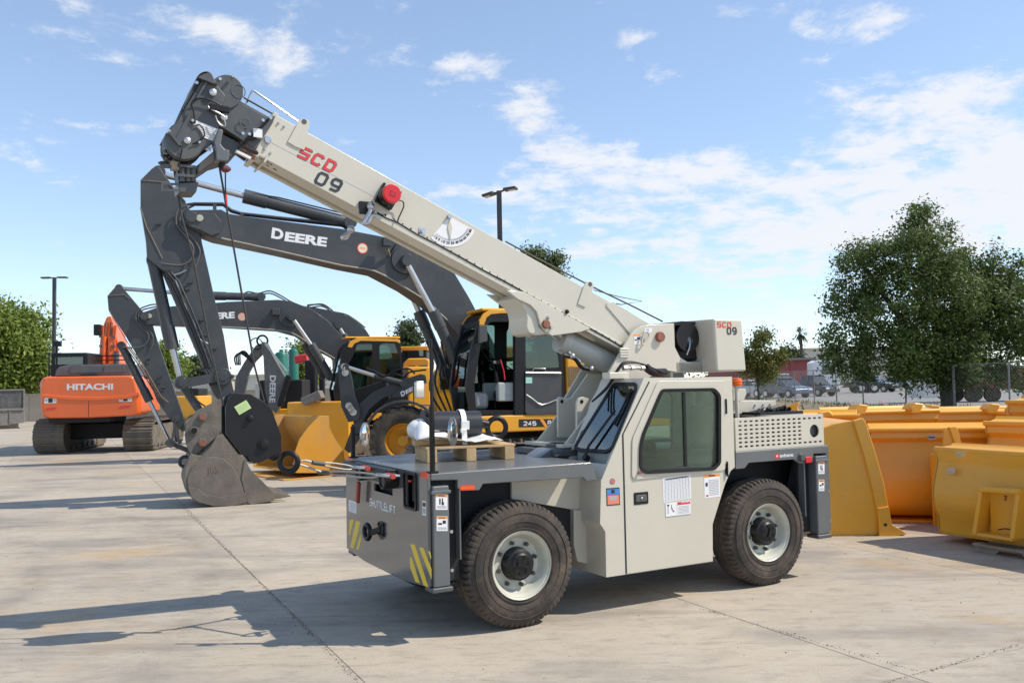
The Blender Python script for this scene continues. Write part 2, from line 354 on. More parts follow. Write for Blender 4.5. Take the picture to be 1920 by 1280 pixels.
def decal(name, parent, BL, BR, TL, base, prints=(), lift=.0015, label=None, sub='print'):
    """thin sticker spanned by three local points, with printed patches in 0..1 coordinates"""
    BL, BR, TL = Vec(BL), Vec(BR), Vec(TL); ex = BR-BL; ey = TL-BL; N = ex.cross(ey).normalized()
    def q(a, b, c, d, h0, h1):
        m = MB(); f = lambda x, y, t: BL+ex*x+ey*y+N*t
        return m.loft([[f(a, b, h0), f(c, b, h0), f(c, d, h0), f(a, d, h0)], [f(a, b, h1), f(c, b, h1), f(c, d, h1), f(a, d, h1)]])
    o = q(0, 0, 1, 1, -.001, lift).build(name, base, parent, label=label)
    by = {}
    for i, (a, b, c, d, mt) in enumerate(prints): by.setdefault(mt.name, []).append((a, b, c, d, mt, i))
    for k, L in by.items():
        m = MB()
        for a, b, c, d, mt, i in L:
            f = lambda x, y, t: BL+ex*x+ey*y+N*t; h1 = lift+.0006+.00004*i
            m.loft([[f(a, b, lift-.0005), f(c, b, lift-.0005), f(c, d, lift-.0005), f(a, d, lift-.0005)], [f(a, b, h1), f(c, b, h1), f(c, d, h1), f(a, d, h1)]])
        m.build(sub, L[0][4], o)
    return o
def warnlab(parent, BL, BR, TL, icon=0, head=WARM, name='warning_label'):
    p = [(.02, .82, .98, .98, head), (.2, .87, .8, .93, BLACKP)]
    if icon == 0: p += [(.3, .35, .42, .72, BLACKP), (.5, .3, .7, .5, BLACKP), (.52, .5, .62, .75, BLACKP)]
    elif icon == 1: p += [(.15, .42, .5, .55, BLACKP), (.55, .5, .85, .72, BLACKP)]
    p += [(.1, .1+.06*k, .9, .13+.06*k, GREYP) for k in range(3)]
    return decal(name, parent, BL, BR, TL, WHITE, p)
# ------------------------------------------------------------------ the carry deck crane
K = Fr((.0509*S, 7.861*S), 61.008)
KA, KZ, KW, KL, KR, TD = .8629*S, 1.4112*S, 2.1367*S, 2.9592*S, 3.8925*S, 1.10*S
crane = K.root('mobile_crane', 'cream and grey carry deck crane with raised boom, parked in front of the excavators', 'crane')
def tyre_mb(R, w, rim, lugs=62, depth=.018, seg_per=4, side=.06):
    """tyre about the y axis, outer side at y=0, with shoulder lugs cut into the tread"""
    mb = MB(); n = lugs*seg_per; rings = []
    prof = [(.030, rim), (.004, rim+.02), (-.012, rim+.07), (-.018, rim+(R-rim)*.45), (-.010, R-.085), (.0, R-.055, 1), (.012, R-.022, 2), (.035, R-.004, 3), (.075, R, 3), (.10, R+.002, 0),
            (w*.5-.03, R+.004, 0), (w*.5-.022, R-.014, 0), (w*.5-.008, R-.014, 0), (w*.5, R+.004, 0)]
    full = prof+[(w-p[0],)+tuple(p[1:]) for p in prof[-2::-1]]
    for i in range(n):
        t = 2*math.pi*i/n; g = 1 if (i % seg_per) in (0,) else 0; ring = []
        for j, p in enumerate(full):
            k = p[2] if len(p) > 2 else 0
            r = p[1]-(depth*(0, .35, .8, 1.0)[k] if (g and k) else 0); y = p[0]
            ring.append((r*math.sin(t), y, r*math.cos(t)))
        rings.append(ring)
    R_ = [[mb.bm.verts.new(p) for p in r] for r in rings]
    for a, b in zip(R_, R_[1:]+[R_[0]]):
        for j in range(len(full)-1): mb.bm.faces.new((a[j], a[j+1], b[j+1], b[j]))
        mb.bm.faces.new((a[-1], a[0], b[0], b[-1]))
    return mb
def put(o, loc, rz=0):
    o.location = loc; o.rotation_euler = (0, 0, rz); return o
def crane_wheel():
    m = MB(); R = .262*S/.93
    m.lathe([(.10, .268), (.0, .268), (-.008, .276), (.0, .282), (.008, .272), (.012, .256), (.030, .244), (.045, .236), (.075, .228), (.098, .208), (.110, .15), (.111, .0)], (0, .0, 0), (0, 1, 0), 48, cap=False)
    rim = m.build('wheel', mat('rim_paint', (.56, .56, .47), .4, var=.05, scale=6, dust=.5, dcol=(.30, .26, .20), coat=.2), crane)
    t = tyre_mb(TD/2, .30, .262).build('tyre', RUBBER, rim, sharp=28)
    # moulded rings on the sidewall
    m = MB(); m.torus((0, -.017, 0), (0, 1, 0), .36, .004, 64, 6); m.torus((0, -.0125, 0), (0, 1, 0), .43, .005, 64, 6); m.torus((0, -.012, 0), (0, 1, 0), .30, .005, 64, 6)
    m.build('sidewall_rib', RUBBER, rim)
    m = MB(); m.lathe([(-.008, .0), (-.007, .085), (.005, .10), (.02, .108), (.03, .128), (.09, .132), (.115, .14)], (0, 0, 0), (0, 1, 0), 32)
    for k in range(6):
        a = k*math.pi/3; m.cyl((.062*math.sin(a), -.0, .062*math.cos(a)), (.062*math.sin(a), -.016, .062*math.cos(a)), .011, seg=6)
    m.box(-.05, .05, -.02, -.0, -.012, .012)
    m.build('hub', BLACK, rim)
    nut = None
    for k in range(8):
        a = k*math.pi/4+.2; c = (.178*math.sin(a), 0, .178*math.cos(a))
        if nut is None:
            m = MB(); m.cyl((0, .12, 0), (0, .075, 0), .019, seg=6); m.cyl((0, .075, 0), (0, .058, 0), .010, seg=8); nut = m.build('wheel_nut', DGREY, rim); o = nut
        else: o = nut.copy(); COL.objects.link(o)
        o.location = c
    return rim
w0 = crane_wheel(); w0.location = (0, .0, TD/2); w0.rotation_euler = (0, .35, 0)
for u, far in ((KL, 0), (0, 1), (KL, 1)):
    w = copy_tree(w0, crane); w.location = (u, KW if far else .0, TD/2); w.rotation_euler = (0, .7*u, math.pi if far else 0)
# chassis and fenders
D = KZ
tk = .012
m = MB(); m.box(-KA+.05, KR-.05, .36, KW-.36, .46, D-.05)
for u in (0, KL): m.cyl((u, .2, TD/2), (u, KW-.2, TD/2), .10); m.ball((u, KW/2, TD/2), .2)
m.build('chassis', WELL, crane)
# deck: top sheet with folded near skirt
pd = K.pl(A4, [(1106*2.783-1669.8+0, 0)], 0)
ud = K.q(*A4(1418, 412), n=0).x
cabn = .66
m = MB(); m.box(-KA, ud, 0, cabn, D-.03, D); m.box(-KA, KR, cabn+.001, KW, D-.031, D-.001); m.build('deck', GREY, crane, bevel=.014, seg=3)
sk = K.pl(A4, [(572, 466), (572, 503), (716, 499), (716, 540), (737, 556), (832, 553), (850, 520), (1372, 487), (1390, 506), (1447, 500), (1414, 416)], 0)
sk[0] = (-KA, D-.004); sk[1] = (-KA, sk[1][1]); sk[-1] = (sk[-1][0], D-.004)
m = MB(); m.prism(sk, -.004, .02); m.build('side_skirt', GREY, crane, bevel=.008)
# low box amidships behind the front wheel
pn = K.pl(A4, [(1046, 520), (1480, 500), (1480, 965), (1330, 935), (1046, 860)], .12)
m = MB(); m.prism(K.pl(A4, [(1325, 655), (1560, 655), (1560, 980), (1345, 925), (1325, 840)], .30), .30, .6); m.build('inner_panel', CREAM, crane, bevel=.01)
m = MB(); m.prism(K.pl(A4, [(1000, 500), (1560, 480), (1560, 660), (1325, 655), (1000, 600)], .33), .33, .5); m.build('frame_rail', CREAM, crane, bevel=.006)
# front plate
zb = .4626*S
FP = [(0, D-.002), (.0, .47*S+.0), (KW*.26, .395), (KW*.74, .395), (KW, .47*S), (KW, D-.002)]
m = MB(); m.prism(FP, -KA-.028, -KA-.002, ax=0); fp = m.build('front_plate', PLATE, crane, bevel=.006)
def F(x, y, off=0): return K.q(*B4(x, y), u=-KA-.028-off)
def fbox(x0, y0, x1, y1):
    a, b = F(x0, y0), F(x1, y1); return min(a.y, b.y), max(a.y, b.y), min(a.z, b.z), max(a.z, b.z)
c = MB()
a0, a1, b0, b1 = fbox(280, 300, 438, 405); c.box(-KA-.1, -KA+.1, a0, a1, b0, b1)
a0, a1, b0, b1 = fbox(550, 215, 645, 520); c.prism(rounded([(a0, b0), (a1, b0), (a1, b1), (a0, b1)], .03), -KA-.1, -KA+.1, ax=0)
cut(fp, c)
m = MB(); rr = rounded([(a0-.02, b0-.02), (a1+.02, b0-.02), (a1+.02, b1+.02), (a0-.02, b1+.02)], .04); ri = rounded([(a0, b0), (a1, b0), (a1, b1), (a0, b1)], .03)
m.loft([[(-KA-.029, *p) for p in rr], [(-KA-.045, *p) for p in rr], [(-KA-.045, *p) for p in ri], [(-KA-.03, *p) for p in ri]], cap=False); m.build('slot_guard', BLACK, crane)
m = MB(); m.tube([(-KA-.0, (a0+a1)/2, b0+.05), (-KA+.0, (a0+a1)/2, b1-.03)], .016); m.build('tie_bar', BLACK, crane)
m = MB(); m.tube([(-KA-.03, (a0+a1)/2+.01, b0+.22), (-KA-.03, (a0+a1)/2+.01, b1-.06)], .018); m.build('red_grip', RED, crane, label='red grip inside the slot')
# roller fairlead with two shackles
m = MB()
q0 = F(100, 130); q1 = F(480, 150)
m.box(-KA-.13, -KA-.03, min(q0.y, q1.y), max(q0.y, q1.y), D-.13, D-.012)
for y in (-.03, .0): pass
m.build('winch_housing', BLACK, crane, bevel=.012)
for x, y in ((375, 275), (170, 205)):
    p = F(x, y, .1); m = MB(); m.cyl((p.x+.09, p.y, p.z), (p.x-.02, p.y, p.z), .075, seg=28); m.torus((p.x-.02, p.y, p.z), (1, 0, 0), .065, .012)
    m.build('fairlead_roller', BLACK, crane)
SH = []
for x, y in ((385, 232), (175, 165)):
    p = F(x, y, .16); SH.append(p); m = MB()
    m.tube([(p.x+.10, p.y-.035, p.z-.01), (p.x-.02, p.y-.04, p.z), (p.x-.08, p.y, p.z+.01), (p.x-.02, p.y+.04, p.z), (p.x+.10, p.y+.035, p.z-.01)], .014, 10, smooth=5)
    s = m.build('shackle', STEEL, crane)
    m = MB(); m.cyl((p.x+.03, p.y-.085, p.z-.005), (p.x+.03, p.y+.06, p.z-.005), .021, seg=14); m.build('shackle_pin', mat('faded_red', (.50, .07, .05), .5, var=.1), s)
p0 = F(150, 290, .05); p1 = F(140, 465, .05)
m = MB(); m.bar((p0.x, p0.y, p0.z), (p1.x, p1.y, p1.z), .05, .03, up=(1, 0, 0)); m.build('strap_end', mat('strap_red', (.36, .05, .03), .6), crane, bevel=.006, label='faded red strap hanging from the front winch')
# pintle hook
p = F(222, 715, .07); m = MB(); m.torus(p, (1, .05, 0), .062, .021, 30, 12); m.build('tow_hook', BLACK, crane)
e = F(350, 690, .0); m = MB(); m.bar((e.x, e.y, e.z), (p.x+.02, p.y-.06, p.z), .055, .05, up=(0, 0, 1)); m.box(-KA-.045, -KA-.028, e.y-.06, e.y+.06, e.z-.06, e.z+.06)
for a in (-.04, .04):
    for b in (-.04, .04): m.cyl((-KA-.045, e.y+a, e.z+b), (-KA-.057, e.y+a, e.z+b), .011, seg=6)
m.build('tow_hook_mount', BLACK, crane, bevel=.004)
# lettering on the front plate: runs towards the camera side
lettering('nameplate_lettering', 'SHUTTLELIFT', crane, F(247, 487), F(466, 560), F(247, 432), .19, WHITE, w=.55, gap=.22)
# hazard stripes
def stripe(quad):
    P = [F(*p) for p in quad]; m = MB(); m.loft([[(q.x, q.y, q.z) for q in P], [(q.x-.0015, q.y, q.z) for q in P]]); m.build('hazard_stripe', YELP, crane)
for qd in ([(592, 822), (630, 822), (748, 1190), (706, 1172)], [(668, 848), (706, 852), (772, 1040), (773, 1120)], [(590, 930), (606, 940), (674, 1158), (636, 1140), (592, 1020)],
           [(742, 876), (758, 884), (770, 935), (768, 950)], [(72, 612), (110, 610), (76, 740), (68, 742)], [(128, 620), (166, 630), (108, 858), (78, 846)], [(168, 730), (170, 790), (150, 872), (128, 866)]):
    stripe(qd)
# outrigger columns: near and far, front and rear
def outrigger(u0, u1, far=False):
    y0, y1 = (.0, .12) if not far else (KW-.12, KW)
    zf = P_foot+(0 if u0 < 1 else R_foot-P_foot); m = MB(); m.box(u0, u1, y0-.03, y0+.09, zf+.04, D-.10); o = m.build('outrigger_leg', GREY, crane, bevel=.012)
    m = MB(); m.box(u0-.02, u1+.02, y0-.045, y0+.11, zf, zf+.04); m.build('outrigger_foot', DGREY, crane, bevel=.012)
    m = MB(); m.box(u0-.012, u1+.012, y0-.04, y0+.1, D-.16, D-.135); m.build('leg_collar', GREY, crane, bevel=.004)
    for dz in (.55, .85): 
        m = MB(); m.cyl((u1+.02, y0-.02, dz), (u1+.02, y0+.01, dz), .014, seg=10); m.build('bolt', STEEL, crane)
uf0 = K.q(*B4(788, 700), n=-.03).x; uf1 = K.q(*B4(930, 700), n=-.03).x
ub1 = K.q(*A3(1765, 1000), n=-.03).x; ub0 = K.q(*A3(1697, 1000), n=-.03).x
P_foot = K.q(*B4(840, 1243), n=-.045).z; R_foot = K.q(*B5(1760, 600), n=-.045).z
outrigger(uf0, uf1); outrigger(uf0, uf1, True); outrigger(ub0, ub1); outrigger(ub0, ub1, True)
for u0, u1 in ((-KA+.005, uf1+.13), (ub0-.16, KR-.01)):      # dark pockets the legs run in
    m = MB(); m.box(u0, u1, .075, .13, .45, D-.05); m.build('leg_pocket', WELL, crane)
    m = MB(); m.box(u0, u1, KW-.13, KW-.075, .38, D-.05); m.build('leg_pocket', WELL, crane)
v0 = K.q(*B4(1000, 965), n=.07)
m = MB(); m.box(uf1+.10, uf1+.112, .0, .12, .62, D-.05); m.build('pocket_edge', GREY, crane, bevel=.002)
m = MB(); m.box(ub0-.14, ub0-.128, .0, .12, .62, D-.05); m.build('pocket_edge', GREY, crane, bevel=.002)
def P(zm, x, y, n): return K.q(*zm(x, y), n=n)
nb = -.0305
warnlab(crane, P(B4, 808, 527, nb), P(B4, 910, 527, nb), P(B4, 808, 393, nb), 0)
warnlab(crane, P(B4, 816, 708, nb), P(B4, 910, 708, nb), P(B4, 816, 582, nb), 1)
warnlab(crane, P(B5, 1737, 112, nb), P(B5, 1783, 112, nb), P(B5, 1737, 22, nb), 0)
warnlab(crane, P(B5, 1740, 240, nb), P(B5, 1782, 240, nb), P(B5, 1740, 155, nb), 1)
decal('small_label', crane, F(695, 570), F(728, 578), F(695, 448), WHITE, [(.1, .6, .9, .9, BLACKP), (.1, .1, .9, .5, GREYP)])
decal('data_plate', crane, F(65, 535), F(130, 560), F(65, 440), WHITE, [(.1, .1*k, .9, .1*k+.04, GREYP) for k in range(1, 9)])
decal('reflector', crane, P(A4, 732, 553, -.0045), P(A4, 806, 550, -.0045), P(A4, 732, 528, -.0045), mat('red_reflector', (.75, .07, .02), .25), [(0, .46, 1, .54, WARM)])
decal('front_marker', crane, F(685, 250), F(742, 262), F(685, 200), mat('red_reflector', (0, 0, 0)), [])
decal('front_marker', crane, F(52, 130), F(100, 140), F(52, 80), MATS['red_reflector'], [])
# rear fender rail
rf = K.pl(A3, [(1213, 916), (1213, 1022), (1268, 1017), (1292, 984), (1560, 963), (1600, 988), (1680, 980), (1680, 930), (1782, 925), (1776, 874)], 0)
rf[0] = (rf[0][0], D-.003); rf[-1] = (KR, D-.003); rf[-2] = (KR, rf[-2][1])
m = MB(); m.prism(rf, -.004, .03); m.build('rear_fender', GREY, crane, bevel=.008)
m = MB(); m.box(rf[0][0], KR, 0, cabn, D-.031, D-.001); m.build('rear_deck', GREY, crane, bevel=.01)
m = MB(); m.prism(K.pl(A3, [(1600, 985), (1690, 975), (1690, 1300), (1640, 1280), (1560, 1150)], .2), .2, .3); m.build('rear_mudguard', DGREY, crane)
m = MB(); m.box(KR-.04, KR, 0, KW, .45, D-.03); m.build('rear_plate', GREY, crane, bevel=.006)
nf = -.0045
lettering('dealer_lettering', 'SANDMARC', crane, P(D1, 890, 850, nf), P(D1, 1115, 832, nf), P(D1, 890, 805, nf), .008, WHITE, w=.6, gap=.28) if 0 else None
decal('dealer_badge', crane, P(D1, 812, 868, nf), P(D1, 878, 860, nf), P(D1, 812, 792, nf), REDP, [(.3, .35, .7, .65, WHITE)])
o = None
def small_text(name, s, BL, BR, mt, parent, ny=-1, off=.0, asp=None, TL=None):
    BL, BR = Vec(BL), Vec(BR); cu = bpy.data.curves.new('t', 'FONT'); cu.body = s; cu.size = 1; cu.offset = off; cu.extrude = .002
    t = bpy.data.objects.new('t', cu); COL.objects.link(t); dg = bpy.context.evaluated_depsgraph_get(); dg.update()
    me = bpy.data.meshes.new_from_object(t.evaluated_get(dg)); bpy.data.objects.remove(t)
    xs = [v.co.x for v in me.vertices]; ys = [v.co.y for v in me.vertices]; x0, x1, y0, y1 = min(xs), max(xs), min(ys), max(ys)
    ex = (BR-BL); ey = (Vec(TL)-BL) if TL is not None else ex.cross(Vec((0, ny, 0))).normalized()*-1
    if TL is None: ey = Vec((0, 0, 1)); ey = (ey-ex.normalized()*ey.dot(ex.normalized())).normalized()*ex.length*(y1-y0)/(x1-x0)*(asp or 1)
    N = ex.cross(ey).normalized()
    for v in me.vertices:
        c = v.co.copy(); v.co = BL+ex*((c.x-x0)/(x1-x0))+ey*((c.y-y0)/(y1-y0))+N*(.0016 if c.z > 0 else .0002)
    me.materials.clear(); me.materials.append(mt); me.name = name
    o = bpy.data.objects.new(name, me); COL.objects.link(o); o.parent = parent; return o
small_text('dealer_lettering', 'andmarac', P(D1, 890, 848, nf), P(D1, 1115, 830, nf), WHITE, crane, off=.02)
m = MB(); p = P(D1, 1355, 885, -.01); m.box(p.x-.05, p.x+.035, -.03, .0, p.z-.03, p.z+.03); m.build('tail_lamp', RED, crane, bevel=.006)
m = MB(); p = P(D1, 1240, 850, -.01); m.cyl((p.x, 0, p.z), (p.x, -.04, p.z), .045, .03); m.build('lamp_bracket', DGREY, crane)

# ------- cab
CN0, CN1 = .0, .66
prof = [P(B5, 147, 888, 0), P(B5, 947, 768, 0), P(B5, 945, 490, 0), P(B5, 1038, 190, 0), P(B5, 1080, 90, 0), P(A3, 1212, 1010, 0), P(A3, 1193, 470, 0), P(A3, 662, 478, 0), P(B7, 375, 1020, 0), P(B5, 108, 155, 0), P(B5, 100, 485, 0), P(B5, 140, 545, 0)]
prof = [(p.x, p.z) for p in prof]
zr = 2.1774*S; ur = 2.5202*S; prof[6] = (ur, zr); prof[5] = (ur, prof[5][1]); prof[7] = (prof[7][0], zr)
c1u = prof[0][0]; prof[1] = (prof[1][0], prof[0][1]); 
m = MB(); m.prism(prof, CN0, CN1); cab = m.build('cab', CREAM, crane, bevel=.012, seg=3)
# hollow it and open the windows
up = [prof[8], prof[7], prof[6], prof[5]]
floor = D-.16
inn = [(prof[8][0]+.12, floor), (prof[8][0]+.06, D+.0), (prof[7][0]+.035, zr-.035), (ur-.03, zr-.035), (ur-.03, D+.03), (ur-.25, floor)]
c = MB(); c.prism(inn, CN0+.03, CN1-.03); cut(cab, c)
win = K.pl(A3, [(762, 548), (1075, 542), (1108, 580), (1108, 985), (1070, 1020), (660, 1042), (632, 1010), (634, 880), (650, 810)], 0)
win = rounded(win, .03, 3); wi = inset(win, .014)
c = MB(); c.prism(wi, CN0-.1, CN1+.1); cut(cab, c)
# windshield: plane through the sloping front edge
wa, wb = Vec((prof[8][0], 0, prof[8][1])), Vec((prof[7][0], 0, prof[7][1])); wd = (wb-wa).normalized(); wn = Vec((-wd.z, 0, wd.x))   # outward normal
def W3(s, n, off=0): return wa+wd*s+Vec((0, n, 0))+wn*off
wl = (wb-wa).length
def wq(x, y):
    c_ = K.loc(CAM); px = B7(x, y); d = ray(*px); d = Vec((d.dot(K.U), d.dot(K.N), d.z)); t = (wa-c_).dot(wn)/d.dot(wn); h = c_+d*t; return ((h-wa).dot(wd), h.y)
ws = [wq(*p) for p in ((182, 735), (478, 262), (648, 262), (652, 300), (470, 770), (420, 795), (200, 780), (172, 760))]
ws = [(max(.03, min(wl-.04, a)), max(.035, min(CN1-.035, b))) for a, b in ws]
wso = rounded(ws, .03, 3); wsi = inset(wso, .012)
c = MB(); c.loft([[W3(a, b, -.12) for a, b in wsi], [W3(a, b, .1) for a, b in wsi]]); cut(cab, c)
c = MB(); rw = rounded([(.1, D+.12), (CN1-.1, D+.12), (CN1-.1, zr-.1), (.1, zr-.1)], .04); c.prism(rw, ur-.1, ur+.1, ax=0); cut(cab, c)
def gasket(name, outer, inner, f3, h=.012, mt=BLACK):
    m = MB(); m.loft([[f3(*p, -.004) for p in outer], [f3(*p, h) for p in outer], [f3(*p, h*.8) for p in inner], [f3(*p, -.02) for p in inner]], cap=False, closed=True)
    return m.build(name, mt, crane)
g = gasket('window_frame', inset(win, -.012), inset(win, .018), lambda a, b, h: Vec((a, CN0-h-.018, b)), .014)
m = MB(); m.prism(inset(win, .016), -.013, -.007); m.build('window_pane', GLASS, g)
p = K.q(*A3(905, 560), n=-.02); q = K.q(*A3(918, 1005), n=-.02)
m = MB(); m.bar((p.x, -.012, p.z), (p.x+.0, -.012, q.z), .03, .014, up=(0, 1, 0)); m.build('window_mullion', BLACK, g)
gasket('window_frame', inset(win, -.012), inset(win, .018), lambda a, b, h: Vec((a, CN1+h, b)), .012)
m = MB(); m.prism(inset(win, .016), CN1, CN1+.005); m.build('window_pane', GLASS, crane)
g = gasket('windshield_frame', inset(wso, -.02), inset(wso, .014), lambda a, b, h: W3(a, b, h), .014)
m = MB(); m.loft([[W3(a, b, .0) for a, b in inset(wso, .012)], [W3(a, b, .005) for a, b in inset(wso, .012)]]); m.build('windshield', GLASSW, g)
m = MB(); m.prism(inset(rw, -.01), ur-.004, ur+.001, ax=0); m.build('rear_window', GLASS, crane)
# door: proud panel round the side window and the lower door skin
seam = K.pl(A3, [(700, 484), (548, 812), (548, 850)], -.006)
lowb = K.pl(B5, [(303, 868), (300, 400), (288, 0)], -.006)
zlo = prof[0][1]+.004
dp = [(lowb[0][0], zlo+.002), (prof[1][0]-.006, zlo+.002), (prof[2][0]-.006, prof[2][1]), (prof[3][0]-.012, prof[3][1]), (prof[4][0]-.02, prof[4][1]), (ur-.02, prof[5][1]+.02), (ur-.02, zr-.03), (seam[0][0], zr-.03), (seam[1][0], seam[1][1]), (lowb[1][0], lowb[1][1])]
dp[9] = (lowb[0][0], seam[2][1]); dp[8] = (dp[9][0], seam[1][1])
m = MB(); m.prism(dp, -.007, -.001); door = m.build('door', CREAM, crane, bevel=.0025); 
c = MB(); c.prism(inset(win, .012), -.1, .1); cut(door, c)
m = MB(); sp = [(dp[7][0]-.012, dp[7][1]), (dp[8][0]-.012, dp[8][1]), (dp[9][0]-.012, dp[9][1]), (dp[0][0]-.012, dp[0][1]), (dp[0][0]+.0, dp[0][1]), dp[9], dp[8], dp[7]]
m.prism([sp[0], sp[1], sp[2], sp[3], sp[4], sp[5], sp[6], sp[7]], -.0025, -.0008); m.build('door_seam', BLACKP, crane)
fr_o = K.pl(A3, [(745, 492), (1150, 492), (1150, 1028), (600, 1085), (588, 1060), (590, 840)], -.008); fr_o = rounded(fr_o, .04)
m = MB(); m.prism(fr_o, -.018, -.006); f2 = m.build('door_frame_panel', CREAM, door, bevel=.005, seg=3)
c = MB(); c.prism(inset(win, .012), -.1, .1); cut(f2, c)
# latch, hinges
a, b = P(D7, 655, 490, -.008), P(D7, 850, 300, -.008)
m = MB(); m.prism(rounded([(a.x, a.z), (b.x, a.z), (b.x, b.z), (a.x, b.z)], .012), -.012, -.006); o = m.build('door_handle', BLACK, door, bevel=.003)
m = MB(); ia = [(a.x+.02, a.z+.025), (b.x-.02, a.z+.025), (b.x-.02, b.z-.025), (a.x+.02, b.z-.025)]; m.prism(rounded(ia, .01), -.016, -.011); m.build('handle_paddle', DGREY, o, bevel=.003)
m = MB(); m.ball(((a.x+b.x)/2, -.016, (a.z+b.z)/2), .011); m.build('lock', STEEL, o)
for x, y, y2 in ((1155, 600, 690), (1162, 975, 1065)):
    a, b = P(A3, x, y, -.02), P(A3, x, y2, -.02); m = MB(); m.cyl((a.x, -.022, a.z), (a.x, -.022, b.z), .009, seg=10); m.box(a.x-.018, a.x+.018, -.016, -.008, b.z+.02, a.z-.02); m.build('hinge', BLACK, door)
p = P(A3, 632, 1042, -.02); m = MB(); m.cyl((p.x, -.006, p.z), (p.x, -.04, p.z), .014, seg=14); m.cyl((p.x+.03, -.01, p.z), (p.x+.03, -.03, p.z), .01, seg=12); m.build('stop_knob', COPPER, door)
# stickers on the cab side
dn = -.0075
ch = [(.03, .04+.052*k, .97, .047+.052*k, GREYP) for k in range(18)]+[(.08+.105*k, .05, .087+.105*k, .96, GREYP) for k in range(9)]+[(.1, .90, .9, .94, BLACKP)]
decal('load_chart', door, P(D7, 1062, 455, dn), P(D7, 1448, 395, dn), P(D7, 1050, 115, dn), WHITE, ch)
o = decal('danger_label', door, P(D7, 1095, 655, dn-.002), P(D7, 1440, 612, dn-.002), P(D7, 1092, 465, dn-.002), WHITE,
      [(.46, .76, .98, .98, REDP), (.0, 0, 1, .02, GREYP), (.44, .1, .45, .8, GREYP)]+[(.5, .12+.1*k, .94, .16+.1*k, GREYP) for k in range(6)]+[(.08, .2, .1, .85, BLACKP), (.06, .78, .14, .88, BLACKP), (.28, .3, .33, .42, BLACKP), (.22, .55, .24, .85, BLACKP), (.24, .42, .27, .6, BLACKP)])
small_text('danger_lettering', 'DANGER', P(D7, 1310, 462, dn-.0045), P(D7, 1420, 448, dn-.0045), WHITE, door, off=.03)
decal('warning_sheet', door, P(D7, 1632, 398, dn), P(D7, 1850, 370, dn), P(D7, 1622, 75, dn), WHITE, [(0, .88, 1, 1, WARM), (.3, .91, .7, .97, BLACKP), (.08, .5, .22, .66, BLACKP), (.1, .06, .24, .14, REDP)]+[(.28, .1+.07*k, .92, .13+.07*k, GREYP) for k in range(10)])
a = P(D7, 357, 162, -.001); m = MB(); m.cyl((a.x, .002, a.z), (a.x, -.0025, a.z), .027, seg=28); o = m.build('round_sticker', mat('mauve_print', (.30, .16, .18), .5), crane)
m = MB(); m.cyl((a.x, -.002, a.z), (a.x, -.0032, a.z), .02, seg=24); m.build('print', mat('pink_print', (.55, .15, .18), .5), o)
decal('engine_sticker', crane, P(D7, 278, 500, -.001), P(D7, 462, 485, -.001), P(D7, 270, 258, -.001), BLACKP, [(.03, .6, .97, .93, BLUEP), (.35, .68, .62, .9, BLACKP), (.06, .06, .94, .58, CORALP), (.25, .3, .75, .52, GREYP)])
# interior
m = MB(); sx = 1.85; m.prism(rounded([(sx-.02, D-.12), (sx+.42, D-.12), (sx+.45, D+.02), (sx-.02, D+.03)], .04), .12, .54); st = m.build('seat', SEAT, crane, bevel=.03, seg=3)
m = MB(); m.prism(rounded([(sx+.36, D), (sx+.46, D), (sx+.50, D+.42), (sx+.40, D+.44)], .04), .14, .52); m.build('seat_back', SEAT, crane, bevel=.03, seg=3)
m = MB(); m.prism([(prof[8][0]+.14, D-.15), (prof[8][0]+.14, D+.10), (prof[8][0]+.34, D+.16), (prof[8][0]+.42, D-.15)], .05, .6); m.build('dashboard', mat('grey_trim', (.34, .38, .36), .6), crane, bevel=.02)
cx = prof[8][0]+.52; m = MB(); m.torus((cx, .33, D+.20), (-.6, 0, .8), .17, .013, 30, 8); m.bar((cx, .17, D+.2), (cx, .49, D+.2), .02, .02); m.cyl((cx, .33, D+.2), (cx-.16, .33, D+.02), .02); m.build('steering_wheel', BLACK, crane)
# wiper
wp = [wq(505, 480), wq(262, 850), wq(500, 520), wq(628, 300), wq(490, 590)]
m = MB(); w3 = lambda t, o: W3(t[0], t[1], o)
m.tube([w3(wp[1], .03), w3(wq(300, 770), .045), w3(wp[0], .035)], .012, 8); m.bar(w3(wp[3], .02), w3(wp[4], .02), .012, .02); m.cyl(w3(wp[1], -.01), w3(wp[1], .04), .03); m.build('wiper', BLACK, crane)
# roof hardware: grip, cables, hinge bracket
m = MB(); a = P(B7, 560, 200, .35); b = P(B7, 725, 195, .35); m.box(prof[7][0]-.16, prof[7][0]+.06, .30, .42, zr-.0, zr+.06); m.build('roof_bracket', CREAM, crane, bevel=.006)
m = MB(); 
for k in range(3): 
    y = .42+.03*k; m.tube([P(B7, 300, 395, y), P(B7, 420, 290-8*k, y), P(B7, 500, 160-10*k, y), P(B7, 560, 95-8*k, y), P(B7, 680, 90, y), P(B7, 790, 130+8*k, y), P(B7, 870, 165, y)], .009, 8, smooth=5)
m.build('hydraulic_hose', BLACK, crane)
m = MB(); m.cyl(P(B7, 545, 128, .4), P(B7, 720, 128, .4), .016, seg=12)
for x in (560, 620, 700): m.cyl(P(B7, x-12, 128, .4), P(B7, x+12, 128, .4), .026, seg=6)
m.build('hose_fitting', mat('zinc_fitting', (.28, .28, .27), .45, metal=.6), crane)
m = MB(); m.tube([P(B7, 730, 120, .45), P(B7, 790, 160, .45), P(B7, 880, 160, .5)], .04, 10, smooth=4); m.build('rubber_boot', BLACK, crane)
for k, y in enumerate((.16, .30, .44)):
    m = MB(); m.box(prof[7][0]+.1+.0*k, prof[7][0]+.28, y-.05, y+.03, zr, zr+.002); m.build('roof_tread', GREYP, crane)
